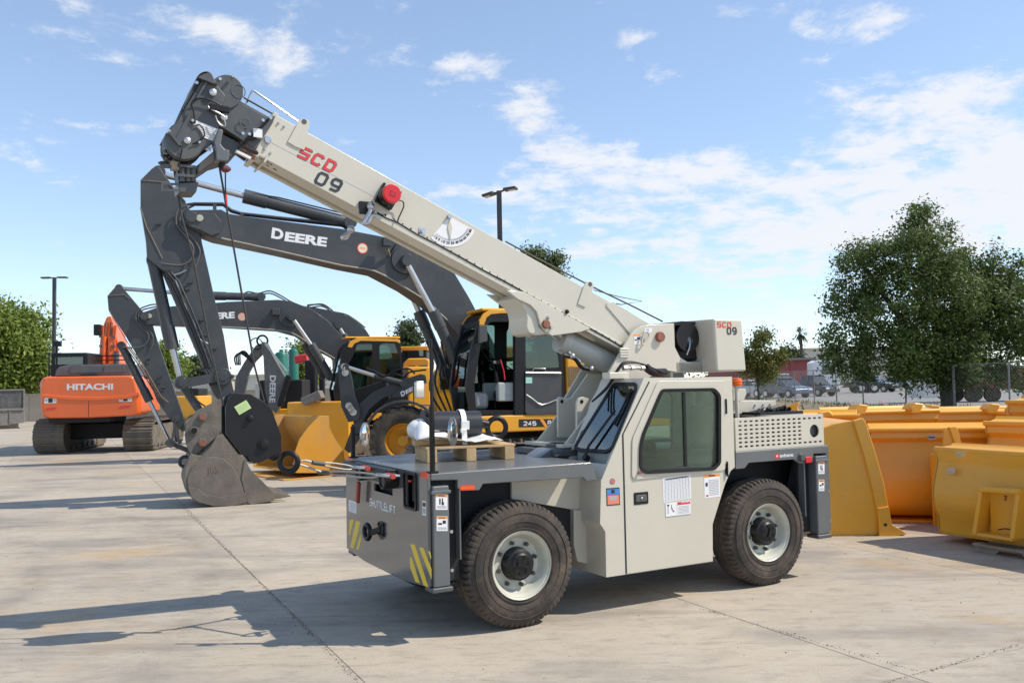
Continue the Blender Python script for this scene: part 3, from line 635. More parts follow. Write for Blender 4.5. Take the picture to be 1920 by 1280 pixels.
m = MB(); m.box(prof[7][0]+.36, ur-.08, .25, .55, zr, zr+.0015); m.build('roof_label', mat('pale_red_print', (.5, .22, .2), .5), crane)
# beacon behind the cab
a = P(B8, 1540, 1045, .25); b = P(B8, 1540, 950, .25); m = MB(); m.lathe([(0, .055), (.3, .06), (.35, .055), (.62, .06), (.68, .054), (.95, .05), (1, .03)], (a.x, .25, a.z), (a.x, .25, b.z), 24); m.build('beacon', ORANGE, crane)
m = MB(); m.cyl((a.x, .25, D), (a.x, .25, a.z), .02); m.build('beacon_post', CREAM, crane)
m = MB(); m.prism(K.pl(A3, [(1200, 540), (1275, 540), (1280, 570), (1262, 612), (1200, 612)], .45), .45, .5); m.prism(K.pl(A3, [(1200, 612), (1455, 608), (1458, 640), (1250, 690), (1200, 690)], .5), .5, .9); m.build('rear_bracket', CREAM, crane, bevel=.006)
for x, y in ((1330, 636), (1378, 634), (1420, 632)):
    p = P(A3, x, y, .5); m = MB(); m.cyl(p, p+Vec((0, -.015, 0)), .012, seg=8); m.build('bolt', STEEL, crane)
# engine cover with slots
ex0, ex1 = K.q(*A3(1213, 800), n=.012).x, K.q(*A3(1742, 780), n=.012).x; ez1 = K.q(*A3(1216, 712), n=.012).z; ez1b = K.q(*A3(1738, 692), n=.012).z
ez1 = (ez1+ez1b)/2
m = MB(); m.box(ex0, ex1, .012, .024, D+.0, ez1); cov = m.build('engine_cover', CREAM, crane, bevel=.004)
c = MB(); a = P(D1, 240, 265, .012); b = P(D1, 1460, 202, .012); dx = (b.x-a.x)/14; z0 = a.z; zl_ = P(D1, 245, 675, .012).z; dz = (z0-zl_)/6.0
b2_ = P(D1, 1222, 602, .012)
for r in range(7):
    for k in range(16 if r in (0, 6) else 12):
        x = a.x+dx*k; z = z0-dz*r
        if x > ex1-.04: continue
        c.box(x-.020, x+.020, -.1, .1, z-.0085, z+.0085)
p = P(D1, 1458, 415, .012); q = P(D1, 1458, 310, .012); rad = q.z-p.z
c.cyl((p.x, -.1, p.z), (p.x, .1, p.z), rad, seg=32); cut(cov, c)
m = MB(); m.box(ex0, ex0+.012, .024, 1.0, D, ez1); m.box(ex1-.012, ex1, .024, 1.0, D, ez1); m.box(ex0+.012, ex1-.012, 1.0, 1.012, D, ez1)
m.box(ex0+.55, ex1-.012, .024, .99, ez1-.012, ez1); m.build('engine_housing', CREAM, crane, bevel=.004)
m = MB(); m.box(ex0+.05, ex1-.16, .12, .9, D+.02, ez1-.06); m.build('engine_block', WELL, crane, bevel=.02)
m = MB(); m.cyl((p.x+.02, .05, p.z), (p.x, .5, p.z), rad*.86, seg=28); m.build('exhaust_duct', DGREY, crane)
m = MB(); q = P(D1, 280, 150, .5); q2 = P(D1, 980, 120, .5)
for k in range(7):
    t = k/6; m.tube([(q.x+(q2.x-q.x)*t*.7, .3+.05*k, ez1-.02), (q.x+(q2.x-q.x)*(t*.7+.15), .35, ez1+.05+.01*(k % 3)), (q.x+(q2.x-q.x)*(t*.7+.3), .5+.04*k, ez1-.01)], .02, 8, smooth=4)
m.box(q.x, q2.x, .25, .75, ez1-.03, ez1+.03); m.build('hose_bundle', BLACK, crane)
# mirrors on posts at the deck corners
for (y, big) in ((.03, 1), (KW-.05, 0)):
    u = -KA+.03; m = MB(); m.cyl((u, y, D), (u, y, D+(.52 if big else .30)), .022, seg=12); m.cyl((u, y, D+.28), (u, y, D+(1.05 if big else .32)), .012, seg=10); m.box(u-.04, u+.04, y-.03, y+.03, D, D+.012); post = m.build('mirror_post', BLACK, crane)
    m = MB(); cc = Vec((u+.14, y-.06, D+.32)); ax = Vec((-.55, -.80, 0)).normalized() if big else Vec((-.8, -.6, 0)).normalized()
    if not big: cc = Vec((u+.12, y+.03, D+.22))
    hh = Vec((.30*0+.1, .62, 0)); ax = Vec((.75, -.66, 0)).normalized()
    m.lathe([(0, .001), (.02, .07), (.035, .112), (.05, .115), (.052, .10)], cc-ax*.03, cc-ax*.03+ax, 36); mm = m.build('mirror_shell', STEEL, post)
    m = MB(); m.lathe([(0, .10), (.012, .07), (.018, .001)], cc+ax*.02, cc+ax*.02+ax, 36); m.build('mirror_glass', CHROME, post)
    m = MB(); m.bar((u, y, cc.z), tuple(cc-ax*.02), .012, .012); m.build('mirror_arm', BLACK, post)
u = -KA+.03
a = K.q(*A6(862, 700), n=.05); b = K.q(*A6(862, 580), n=.05)
m = MB(); m.prism(rounded([(a.x-.05, a.z), (a.x+.03, a.z), (a.x+.03, b.z), (a.x-.05, b.z)], .02), .04, .065); mm = m.build('square_mirror', STEEL, crane, bevel=.006); 
m = MB(); m.prism(rounded([(a.x-.04, a.z+.01), (a.x+.02, a.z+.01), (a.x+.02, b.z-.01), (a.x-.04, b.z-.01)], .015), .036, .041); m.build('mirror_glass', CHROME, mm)
m = MB(); m.tube([(u, .03, a.z-.06), (a.x-.06, .05, a.z-.05), (a.x-.06, .05, a.z+.1), (a.x, .06, a.z+.1)], .006, 6); m.build('mirror_arm', BLACK, mm)
# ------- turret
TN0, TN1 = .72, 1.27
m = MB()
mast = [A3(x, y) for x, y in ((150, 835), (330, 690), (350, 620), (590, 205), (615, 180), (660, 160), (700, 155), (845, 148), (850, 290), (880, 350), (925, 378), (1018, 380), (1018, 440), (860, 440), (800, 430), (700, 470), (560, 640), (480, 850))]
mp = [(lambda w: (w.x, w.z))(K.q(x, y, n=TN0)) for x, y in mast]
for k in (0, len(mp)-1): mp[k] = (mp[k][0], D+.03)
m.prism(mp, TN0, TN0+.03); m.prism(mp, TN1-.03, TN1); m.build('turret_side_plate', CREAM, crane, bevel=.005)
g = lambda x, y: (lambda w: (w.x, w.z))(K.q(*A3(x, y), n=TN0))
m = MB(); b0, b1 = g(845, 300), g(845, 150); m.box(b0[0]-.03, b0[0], TN0+.03, TN1-.03, D+.3, b1[1]-.0); m.build('turret_back_plate', CREAM, crane, bevel=.004)
# upstand lugs in front
for zm, pts, n in ((A3, [(148, 600), (160, 588), (180, 590), (192, 604), (232, 590), (330, 450), (560, 450), (470, 640), (300, 830), (150, 830)], 1.12), (A3, [(262, 830), (262, 620), (272, 598), (292, 588), (315, 592), (345, 605), (352, 640), (352, 830)], .80)):
    pp = K.pl(zm, pts, n); pp = [(x, max(z, D+.06)) for x, z in pp]
    m = MB(); m.prism(pp, n, n+.03); m.build('turret_lug', CREAM, crane, bevel=.004)
for x, y, n in ((290, 616, .80), (171, 616, 1.12)):
    p = K.q(*A3(x, y), n=n); m = MB(); m.cyl((p.x, n-.004, p.z), (p.x, n+.034, p.z), .018, seg=18); m.build('lug_bore', BLACK, crane)
p = K.q(*A3(150, 820), n=TN0); q = K.q(*A3(560, 800), n=TN0)
m = MB(); m.box(p.x, q.x+.6, TN0-.06, TN1+.1, D+.075, D+.11); m.build('turret_base', CREAM, crane, bevel=.006)
cc = (p.x+q.x+.6)/2+.1; m = MB(); m.cyl((cc, 1.0, D), (cc, 1.0, D+.075), .42, seg=56)
m.build('slew_ring', BLACK, crane)
m = MB()
for k in range(72):
    a = k*math.pi/36; c_ = Vec((math.cos(a), math.sin(a), 0))*.44+Vec((cc, 1.0, 0)); m.box(c_.x-.01, c_.x+.01, c_.y-.01, c_.y+.01, D+.01, D+.06)
tag(m.build('ring_gear_teeth', BLACK, crane), kind='stuff')
m = MB(); p = K.q(*A3(45, 850), n=.9); m.cyl((p.x+.14, .85, D), (p.x+.14, .85, D+.11), .10, seg=24); m.box(p.x-.02, p.x+.5, .62, 1.35, D, D+.06); m.build('slew_motor', DGREY, crane, bevel=.01)
m = MB(); p = K.q(*A3(100, 930), n=.62); m.prism(K.pl(A3, [(30, 955), (110, 900), (230, 893), (230, 960)], .68), .68, .95); m.build('deck_step', GREY, crane, bevel=.006)
# winch pocket, counterweight
p = K.q(*B8(808, 300), n=TN0+.05); q = K.q(*B8(1030, 740), n=TN0+.05)
m = MB(); m.box(p.x, q.x+.14, TN0+.06, TN1-.06, q.z, p.z-.0); m.build('winch', BLACK, crane, bevel=.03)
m = MB(); m.cyl((p.x+.12, TN0-.0, (p.z+q.z)/2+.05), (p.x+.12, TN0+.1, (p.z+q.z)/2+.05), .15, seg=28); m.build('winch_drum', BLACK, crane)
m = MB(); r0 = K.q(*B8(520, 303), n=TN0+.1); r1 = K.q(*B8(820, 262), n=TN0+.1); m.prism([(r0.x, r0.z-.02), (r1.x, r1.z-.01), (q.x+.1, r1.z-.01), (q.x+.1, r1.z-.03), (r0.x, r0.z-.04)], TN0+.02, TN1-.02); m.build('winch_cover', BLACK, crane, bevel=.004)
p = K.q(*B8(985, 500), n=TN0); m = MB(); m.cyl((p.x, TN0-.0, p.z), (p.x, TN0+.06, p.z), .035); m.tube([(p.x, TN0, p.z), (p.x-.03, TN0-.02, p.z-.08), (p.x-.05, TN0, p.z-.15)], .009); m.build('winch_fitting', STEEL, crane)
cn = .52
t0 = K.q(*B8(1272, 241), n=cn); t1 = K.q(*B8(1608, 247), n=cn); u0 = K.q(*B8(1312, 878), n=cn); u1 = K.q(*B8(1662, 858), n=cn); f0 = K.q(*B8(1030, 268), n=TN0+.02)
zt, zb_ = (t0.z+t1.z)/2, (u0.z+u1.z)/2
bot = [(f0.x+.08, .80), (u0.x, cn), (u1.x, cn), (u1.x+.02, 1.45), (f0.x+.08, 1.2)]; top = [(f0.x, .80), (t0.x, cn), (t1.x, cn), (t1.x, 1.45), (f0.x, 1.2)]
m = MB(); m.loft([[(x, y, zb_) for x, y in bot], [(x, y, zt) for x, y in top]]); m.build('counterweight', CREAM, crane, bevel=.02, seg=3)
m = MB(); w = K.q(*B8(815, 770), n=TN0); m.box(w.x, u0.x+.1, TN0+.0, TN1, zb_+.0, zb_+.10); m.build('winch_floor', CREAM, crane, bevel=.004)
ll = lambda x, y: K.q(*B8(x, y), n=cn-.002)
lettering('counterweight_lettering', 'SCD', crane, ll(1318, 335), ll(1478, 340), ll(1316, 278), .22, mat('orange_red_print', (.70, .10, .03), .4), w=.62, gap=.36)
lettering('counterweight_lettering', 'O9', crane, ll(1436, 420), ll(1540, 420), ll(1432, 348), .24, mat('charcoal_print', (.035, .04, .045), .4), w=.62, gap=.42)
# pins, hook plates and stickers on the mast
def pin(x, y, zm, n, r, L=.05, mt=COPPER, parent=crane, name='pivot_pin'):
    p = K.q(*zm(x, y), n=n); m = MB(); m.lathe([(0, r), (L*.8, r), (L, r*.85)], (p.x, n+.02, p.z), (p.x, n-.98, p.z), 24); return m.build(name, mt, parent)
pin(615, 458, B8, TN0, .052, .06)
m = MB(); m.tube([K.q(*B8(x, y), n=TN0-.03) for x, y in ((405, 520), (425, 430), (440, 398), (475, 405), (490, 450), (440, 530), (415, 550), (405, 520))], .010, 8, smooth=4); m.build('keeper_ring', CREAM, crane)
tn = TN0-.0005
decal('mast_label', crane, K.q(*B8(435, 405), n=tn), K.q(*B8(525, 405), n=tn), K.q(*B8(440, 352), n=tn), WHITE, [(.25, .2, .55, .8, BLUEP), (.33, .35, .47, .65, WHITE)])
decal('mast_label', crane, K.q(*B8(312, 550), n=tn), K.q(*B8(384, 550), n=tn), K.q(*B8(312, 428), n=tn), WHITE, [(0, .85, 1, 1, WARM), (.5, .5, .95, .75, BLACKP), (.1, .4, .5, .52, BLACKP)])
m = MB(); a = K.q(*B8(135, 710), n=TN0); b = K.q(*B8(235, 590), n=TN0); m.box(a.x, b.x, TN0-.02, TN0-.001, a.z, b.z)
for k in range(4): m.box(a.x, b.x, TN0-.026, TN0-.02, a.z+(b.z-a.z)*(k+.3)/4, a.z+(b.z-a.z)*(k+.6)/4)
m.build('step_grip', CREAM, crane, bevel=.003)

# ------- boom
N0, N1 = .81, 1.17
def BQ(x, y, n=N0): return K.q(x, y, n=n)
T1, T2, R2, R1 = BQ(515, 214), BQ(1235, 617), BQ(1200, 674), BQ(481, 289.5)
bd = ((T2-T1).normalized()+(R2-R1).normalized()).normalized(); bn = Vec((bd.z, 0, -bd.x)); bn = bn if bn.z > 0 else -bn       # along (downwards to the rear) and across (up)
bh = ((T1-R1).dot(bn)+(T2-R2).dot(bn))/2; bo = R1-bn*0; blen = (T2-T1).dot(bd)
bs = (T1-R1).dot(bd)                                            # slanted front end
def bp(s, t, n): return Vec((bo.x, 0, bo.z))+bd*s+bn*t+Vec((0, n, 0))
def bq(x, y, n=N0):
    p = K.q(x, y, n=n); d = p-Vec((bo.x, n, bo.z)); return d.dot(bd), d.dot(bn)
L_ = (R2-R1).dot(bd)
m = MB()
secs = [(N0, bh), (N0, 0), (N0+.21, -.0), (N0+.21, .07), (N0+.30, .07), (N0+.30, 0), (N1, 0), (N1, bh)]
def sec(s, f): return [bp(s+f*t/bh, t, n) for n, t in secs]
m.loft([sec(.0, bs*.0), sec(L_, 0)]); boom = m.build('boom', CREAM, crane, bevel=.006)
m = MB(); cs = [(N0-.012, bh+.012), (N0-.012, -.02), (N1+.012, -.02), (N1+.012, bh+.012)]
m.loft([[bp(-.02, t, n) for n, t in cs], [bp(.02, t, n) for n, t in cs]]); m.build('boom_collar', CREAM, boom, bevel=.004)
# flange strip under the cable, running to the rear
sA = bq(700, 400)[0]
m = MB(); m.loft([[bp(s, t, n) for n, t in ((N0-.02, -.008), (N0-.02, .05), (N0-.001, .06), (N0-.001, -.008))] for s in (sA, L_)]); m.build('boom_flange', CREAM, boom, bevel=.003)
pts = [B2(x, y) for x, y in ((330, 490), (420, 535), (520, 575), (700, 685), (900, 785), (1100, 895), (1300, 1010), (1477, 1105))]+[B3(x, y) for x, y in ((160, 462), (400, 595), (640, 730), (880, 860), (1060, 960), (1210, 1048))]
m = MB(); m.tube([bp(bq(x, y, N0-.02)[0], bq(x, y, N0-.02)[1], N0-.02) for x, y in pts], .009, 8); m.build('boom_cable', BLACK, boom)
m = MB()
for k in range(34):
    s = sA+.1+(L_-sA-.2)*k/34; t = bq(*B2(900, 785), N0-.02)[1]+(bq(*B3(1060, 960), N0-.02)[1]-bq(*B2(900, 785), N0-.02)[1])*(s-bq(*B2(900, 785))[0])/(bq(*B3(1060, 960))[0]-bq(*B2(900, 785))[0])
    m.loft([[bp(s+a, t+b, n) for a, b in ((-.005, -.010), (.005, -.010), (.005, .013), (-.005, .013))] for n in (N0-.028, N0-.001)])
m.build('cable_clip', BLACK, boom)
# lifting lugs
for pl in ([B1(x, y) for x, y in ((488, 425), (575, 262), (592, 225), (625, 210), (675, 218), (692, 245), (688, 285), (670, 330), (700, 360), (640, 500), (560, 468))], [B3(x, y) for x, y in ((838, 685), (895, 520), (915, 492), (945, 488), (970, 505), (975, 540), (960, 580), (905, 715))]):
    pp = [bq(x, y, N0-.012) for x, y in pl]; m = MB(); m.loft([[bp(s, t, n) for s, t in pp] for n in (N0-.012, N0+.0)]); m.build('lifting_lug', CREAM, boom, bevel=.004)
for zm, x, y in ((B1, 642, 238), (B3, 945, 515)):
    p = K.q(*zm(x, y), n=N0-.013); m = MB(); m.cyl((p.x, N0-.014, p.z), (p.x, N0-.011, p.z), .022, seg=16); m.build('lug_eye', mat('sky_seen_through', (.35, .42, .5), .6), boom) if 0 else m.build('lug_eye', DGREY, boom)
# rear reinforcement plate
pp = [bq(*B3(x, y), N0-.01) for x, y in ((1082, 700), (1090, 678), (1120, 665), (1150, 672), (1460, 860), (1330, 960), (1290, 945))]
m = MB(); m.loft([[bp(s, t, n) for s, t in pp] for n in (N0-.01, N0)]); m.build('reinforcement_plate', CREAM, boom, bevel=.003)
# hinge bracket for the lift cylinder
br = [A2(x, y) for x, y in ((1020, 815), (1090, 828), (1440, 1030), (1260, 1054), (1225, 1040), (1195, 990), (1180, 930), (1150, 880), (1100, 850))]
for n0_, n1_ in ((N0-.03, N0+.0), (N1, N1+.03)):
    pp = [bq(x, y, N0-.03) for x, y in [A2(*t) for t in ((990, 780), (1100, 790), (1500, 1010), (1440, 1030), (1265, 1054), (1225, 1030), (1195, 990), (1172, 910), (1135, 870), (1060, 835))]]
    m = MB(); m.loft([[bp(s, t, n) for s, t in pp] for n in (n0_, n1_)]); m.build('cylinder_bracket', CREAM, boom, bevel=.006)
pp = [bq(*A2(*t), N0+.02) for t in ((1060, 800), (1120, 840), (1165, 890), (1182, 950), (1180, 1000), (1240, 1045), (1160, 1052), (1118, 1035), (1105, 1000), (1108, 950), (1098, 905), (1070, 865), (1030, 835))]
m = MB(); m.loft([[bp(s, t, n) for s, t in pp] for n in (N0, N1)]); m.build('bracket_box', CREAM, boom, bevel=.01)
pin(1225, 985, A2, N0-.03, .042, .05, parent=boom)
for x, y in ((1240, 945), (1255, 1005)): pin(x, y, A2, N0-.03, .016, .05, mt=STEEL, parent=boom, name='keeper_bolt')
# lift cylinder
cm = (N0+N1)/2
c0, c1, c2 = K.q(*A2(1225, 985), n=cm), K.q(*A2(1335, 1090), n=cm), K.q(*A2(1620, 1225), n=cm)
dr = (c2-c1).normalized()
m = MB(); m.cyl(c0, c1+dr*.1, .055, seg=24); m.build('cylinder_rod', STEEL, crane)
m = MB(); m.lathe([(-.06, .09), (-.055, .12), (.04, .122), (.05, .112), (.9, .112)], c1, c1+dr, 36); m.build('lift_cylinder', mat('silver_paint', (.42, .42, .38), .3, var=.04, coat=.3), crane)
m = MB(); p = K.q(*A2(1330, 1170), n=N0); q = K.q(*A2(1500, 1255), n=N0); m.tube([p, K.q(*A2(1400, 1190), n=N0), K.q(*A2(1440, 1240), n=N0), q], .022, 8, smooth=4); m.build('hydraulic_hose', BLACK, crane)
m = MB(); m.cyl(K.q(*A2(1360, 1150), n=N0), K.q(*A2(1430, 1210), n=N0), .016); m.ball(K.q(*A2(1385, 1175), n=N0-.02), .03); m.ball(K.q(*A2(1500, 1250), n=N0-.02), .026); m.build('hose_fitting', STEEL, crane)
# cable reel, bracket and bolts
p = K.q(*B2(455, 318), n=N0-.14); m = MB(); m.lathe([(0, .03), (.005, .075), (.04, .082), (.045, .082), (.10, .082), (.14, .07)], (p.x, N0-.16, p.z), (p.x, N0-.16+1, p.z), 40); reel = m.build('cable_reel', BLACK, boom)
m = MB(); m.lathe([(0, .0), (.0, .080), (.035, .084), (.037, .07)], (p.x, N0-.185, p.z), (p.x, N0-.185+1, p.z), 20); m.build('reel_cover', RED, reel, bevel=.006)
decal('reel_badge', reel, (p.x-.03, N0-.1853, p.z-.02), (p.x+.024, N0-.1853, p.z-.034), (p.x-.02, N0-.1853, p.z+.024), mat('dark_red_print', (.3, .02, .03), .4), [(.2, .3, .8, .7, RED)])
p0 = K.q(*B2(320, 375), n=N0-.02); p1 = K.q(*B2(398, 215), n=N0-.02); p2 = K.q(*B2(545, 295), n=N0-.02); p3 = K.q(*B2(450, 455), n=N0-.02)
m = MB(); m.bar(p0, p1, .02, .03, up=(0, 1, 0)); m.bar(p3, p2, .02, .03, up=(0, 1, 0)); m.bar(p0, p3, .02, .03, up=(0, 1, 0)); m.build('reel_bracket', BLACK, reel)
m = MB(); m.tube([K.q(*B2(x, y), n=N0-.05) for x, y in ((530, 370), (568, 385), (575, 430), (545, 500), (525, 545), (520, 580))], .006, 6, smooth=5); m.build('reel_cable', BLACK, reel)
# boom hook (chrome) and its twin behind
for pts, n in ((((268, 430), (262, 480), (225, 540), (205, 585), (245, 578), (275, 520), (318, 512)), N0-.05), (((90, 640), (60, 680), (10, 715), (40, 720), (75, 660)), N1+.02)):
    m = MB(); m.tube([K.q(*B2(x, y), n=n) for x, y in pts], .020, 10, smooth=4); m.ball(K.q(*B2(*pts[0]), n=n), .035); h = m.build('boom_hook', STEEL, boom)
p = K.q(*B2(235, 440), n=N0-.01); m = MB(); m.box(p.x-.07, p.x+.05, N0-.03, N0, p.z-.06, p.z+.05); m.build('hook_mount', BLACK, boom, bevel=.005)
# angle indicator: white sector with pointer and scale
ap = Vec((bq(*B2(995, 525))[0], bq(*B2(995, 525))[1])); e0 = bq(*B2(830, 710)); e1 = bq(*B2(1235, 655)); r = (Vec(e0)-ap).length*.5+(Vec(e1)-ap).length*.5
a0 = math.atan2(e0[1]-ap.y, e0[0]-ap.x); a1 = math.atan2(e1[1]-ap.y, e1[0]-ap.x)
if a1 < a0-math.pi: a1 += 2*math.pi
if a0 < a1-math.pi: a0 += 2*math.pi
ss = [bp(ap.x, ap.y, 0)]+[bp(ap.x+r*math.cos(a0+(a1-a0)*k/24), ap.y+r*math.sin(a0+(a1-a0)*k/24), 0) for k in range(25)]
m = MB(); m.loft([[Vec((p.x, y, p.z)) for p in ss] for y in (N0-.004, N0-.0002)]); dial = m.build('angle_indicator', WHITE, boom)
m = MB(); top = bp(ap.x, ap.y, 0); qq = K.q(*B2(1003, 740), n=N0); L2 = qq-Vec((top.x, N0, top.z)); mid = Vec((top.x, 0, top.z))+L2*.5
m.loft([[Vec((top.x, y, top.z)), Vec((mid.x-.022, y, mid.z)), Vec((top.x+L2.x, y, top.z+L2.z)), Vec((mid.x+.022, y, mid.z))] for y in (N0-.012, N0-.006)]); m.build('pointer', CREAM, dial)
m = MB(); m.cyl((top.x, N0-.03, top.z), (top.x, N0, top.z), .022); m.build('pivot_bolt', STEEL, dial)
for k in range(10):
    t = a0+(a1-a0)*(k+.5)/10; rad = r*.91; c_ = bp(ap.x+rad*math.cos(t), ap.y+rad*math.sin(t), 0); tx = Vec((-math.sin(t), math.cos(t))); tx = tx*(1 if a1 > a0 else -1)
    e = (bd*tx.x+bn*tx.y).normalized(); o_ = Vec((c_.x, N0-.0045, c_.z)); up = Vec((-e.z, 0, e.x)); up = up if up.z > 0 else -up
    num = str((-15, 0, 10, 20, 30, 40, 50, 60, 70, 80)[k])
    small_text('dial_number', num, o_-e*.018*len(num)/2, o_+e*.018*len(num)/2, BLACKP, dial, TL=o_-e*.018*len(num)/2+up*.024, off=.02)
m = MB()
for k in range(41):
    t = a0+(a1-a0)*(.04+.92*k/40); p = [bp(ap.x+r*f*math.cos(t+d), ap.y+r*f*math.sin(t+d), 0) for f, d in ((.74, -.006), (.8, -.006), (.8, .006), (.74, .006))]
    m.loft([[Vec((v.x, y, v.z)) for v in p] for y in (N0-.0052, N0-.0035)])
m.build('dial_graduations', BLACKP, dial)
p = K.q(*B2(745, 662), n=N0); m = MB(); m.cyl((p.x, N0-.03, p.z), (p.x, N0, p.z), .018); m.box(p.x-.03, p.x+.03, N0-.006, N0-.001, p.z-.03, p.z+.035); m.build('indicator_lug', STEEL, boom)
p = K.q(*B3(732, 752), n=N0); m = MB(); m.ball((p.x, N0-.03, p.z), .022); m.build('cable_boss', BLACK, boom)
# lettering on the boom
bt = lambda x, y: (lambda st: bp(st[0], st[1], N0-.0012))(bq(*B1(x, y), N0-.0012))
for nm, grow, mt, lf in (('lettering_outline', .035, BLACKP, .0012), ('boom_lettering', 0., REDP, .0022)):
    lettering(nm, 'SCD', boom, bt(588, 555), bt(890, 700), bt(640, 478), .22, mt, w=.62, gap=.42, grow=grow, lift=lf)
lettering('boom_lettering', 'O9', boom, bt(738, 795), bt(945, 885), bt(790, 705), .24, mat('charcoal_print', (.035, .04, .045), .4), w=.62, gap=.42)
# seam line, bolts at the tip
m = MB(); s0, t0_ = bq(*B1(340, 435)); s1, t1_ = bq(*B1(1330, 955)); m.loft([[bp(s, t+d, n) for d, n in ((0, N0-.001), (.004, N0-.001), (.004, N0), (0, N0))] for s, t in ((s0, t0_), (s1, t1_))]); m.build('weld_seam', GREYP, boom)
for x, y in ((405, 250), (457, 282), (278, 493), (330, 528)): pin(x, y, B1, N0, .010, .035, mt=STEEL, parent=boom, name='wear_pad_bolt')
pin(300, 410, B1, N0, .032, .05, mt=STEEL, parent=boom, name='wear_pad_bolt')
m = MB()
for x, y in ((300, 635), (345, 625), (395, 678), (305, 685), (378, 700), (225, 635)): 
    s, t = bq(*B1(x, y)); 
    m.loft([[bp(s+a, -.0005, n+b) for a, b in ((-.012, -.01), (.012, -.01), (.012, .01), (-.012, .01))] for n in (N0+.05+.07*(y > 660),)]+[[bp(s+a, -.002, n+b) for a, b in ((-.012, -.01), (.012, -.01), (.012, .01), (-.012, .01))] for n in (N0+.05+.07*(y > 660),)])
m.build('bolt_holes', BLACKP, boom)
s, _ = bq(*B1(262, 640)); m = MB(); m.loft([[bp(s+a, t, n) for n, t in ((N0-.015, .03), (N0-.015, -.03), (N1, -.03), (N1, -.004), (N0-.002, -.004), (N0-.002, .03))] for a in (-.008, .008)]); m.build('boom_band', CREAM, boom)

# ------- boom head
HN0, HN1 = .78, 1.2
m = MB(); s_in = [(N0+.03, bh-.035), (N0+.03, .05), (N1-.03, .05), (N1-.03, bh-.035)]
m.loft([[bp(s, t, n) for n, t in s_in] for s in (-.42, .1)]); m.build('inner_boom', DGREY, boom, bevel=.006)
hq = lambda zm, pts, n: [(w.x, w.z) for w in (K.q(*zm(*p), n=n) for p in pts)]
arm = [(770, 375), (940, 468), (1010, 455), (985, 520), (850, 730), (745, 655), (600, 560), (470, 500), (455, 400), (540, 350), (740, 360)]
for n in (HN0, HN1-.03):
    m = MB(); m.prism(hq(A1, arm, HN0), n, n+.03); m.build('head_side_plate', DGREY, boom, bevel=.005)
m = MB(); m.prism(hq(A1, [(585, 600), (700, 660), (740, 690), (690, 770), (620, 800), (520, 830), (380, 925), (375, 860), (560, 700)], HN0+.05), HN0+.05, HN1-.05); m.build('head_gusset', DGREY, boom, bevel=.01)
def arcpts(cx, cy, r, a0, a1, k): return [(cx+r*math.cos(math.radians(a0+(a1-a0)*i/k)), cy-r*math.sin(math.radians(a0+(a1-a0)*i/k))) for i in range(k+1)]
up_d = arcpts(615, 265, 138, -25, 330, 30)
m = MB(); m.prism(hq(A1, up_d, HN0-.02), HN0-.02, HN0+.10); m.build('upper_sheave_cover', DGREY, boom, bevel=.008)
sh = arcpts(455, 190, 85, 60, 170, 10)+[(330, 290), (200, 530)]+arcpts(285, 660, 158, 165, 330, 16)+[(520, 670), (556, 560), (565, 420), (610, 300), (545, 215)]
m = MB(); m.prism(hq(A1, sh, HN0-.05), HN0-.055, HN0-.02); side = m.build('sheave_side_plate', DGREY, boom, bevel=.008)
m = MB(); m.prism(hq(A1, sh, HN0+.1), HN1-.06, HN1-.02); m.build('sheave_side_plate', DGREY, boom, bevel=.008)
# folded rim joining both plates on the outer side
rim = hq(A1, arcpts(455, 190, 85, 75, 165, 8)+[(330, 290), (200, 530), (140, 580)], HN0-.05)
rin = hq(A1, arcpts(455, 190, 78, 75, 165, 8)+[(340, 295), (210, 535), (150, 588)], HN0-.05)
m = MB(); m.loft([[(x, HN0-.06, z) for x, z in rim+rin[::-1]], [(x, HN1-.02, z) for x, z in rim+rin[::-1]]]); m.build('head_guard', DGREY, boom, bevel=.004)
lo = arcpts(285, 665, 165, 0, 352, 40)
m = MB(); m.prism(hq(A1, lo, HN0), HN0-.0, HN0+.16); m.build('lower_sheave', BLACK, boom, bevel=.01)
m = MB(); m.prism(hq(A1, arcpts(285, 660, 150, 0, 352, 36), HN0-.06), HN0-.075, HN0-.056); m.build('sheave_disc', DGREY, boom, bevel=.006)
# stiffener ribs and bits
nn = HN0-.07
for a, b in (((380, 320), (455, 195)), ((215, 650), (325, 440)), ((150, 590), (260, 705))):
    m = MB(); m.bar(K.q(*A1(*a), n=nn), K.q(*A1(*b), n=nn), .014, .03, up=(0, 1, 0)); m.build('stiffener', DGREY, boom)
m = MB(); m.prism(hq(A1, [(385, 160), (440, 130), (540, 215), (500, 205)], nn), nn-.03, nn+.01); m.build('corner_gusset', DGREY, boom); m = MB(); m.prism(hq(A1, [(150, 600), (180, 610), (262, 705), (230, 700)], nn), nn-.03, nn+.01); m.build('corner_gusset', DGREY, boom)
for x, y, r in ((505, 275, .028), (595, 475, .026), (545, 600, .03), (300, 660, .026), (398, 672, .014), (345, 500, .014)):
    p = K.q(*A1(x, y), n=nn); m = MB(); m.lathe([(0, r), (.05, r), (.055, r*.7)], (p.x, nn+.03, p.z), (p.x, nn-.97, p.z), 18); m.build('sheave_pin', STEEL, boom)
for x, y in ((378, 195), (565, 165), (668, 140), (155, 580), (908, 495), (970, 475), (748, 600), (800, 605)):
    p = K.q(*A1(x, y), n=nn); m = MB(); m.cyl((p.x, nn-.01, p.z), (p.x, nn+.03, p.z), .014, seg=6); m.build('bolt', STEEL, boom)
for x, y, r in ((712, 262, .06), (765, 515, .045)):
    p = K.q(*A1(x, y), n=HN0-.02); m = MB(); m.torus((p.x, HN0-.021, p.z), (0, 1, 0), r*.9, .004, 24, 6); m.build('pressed_ring', GREY, boom)
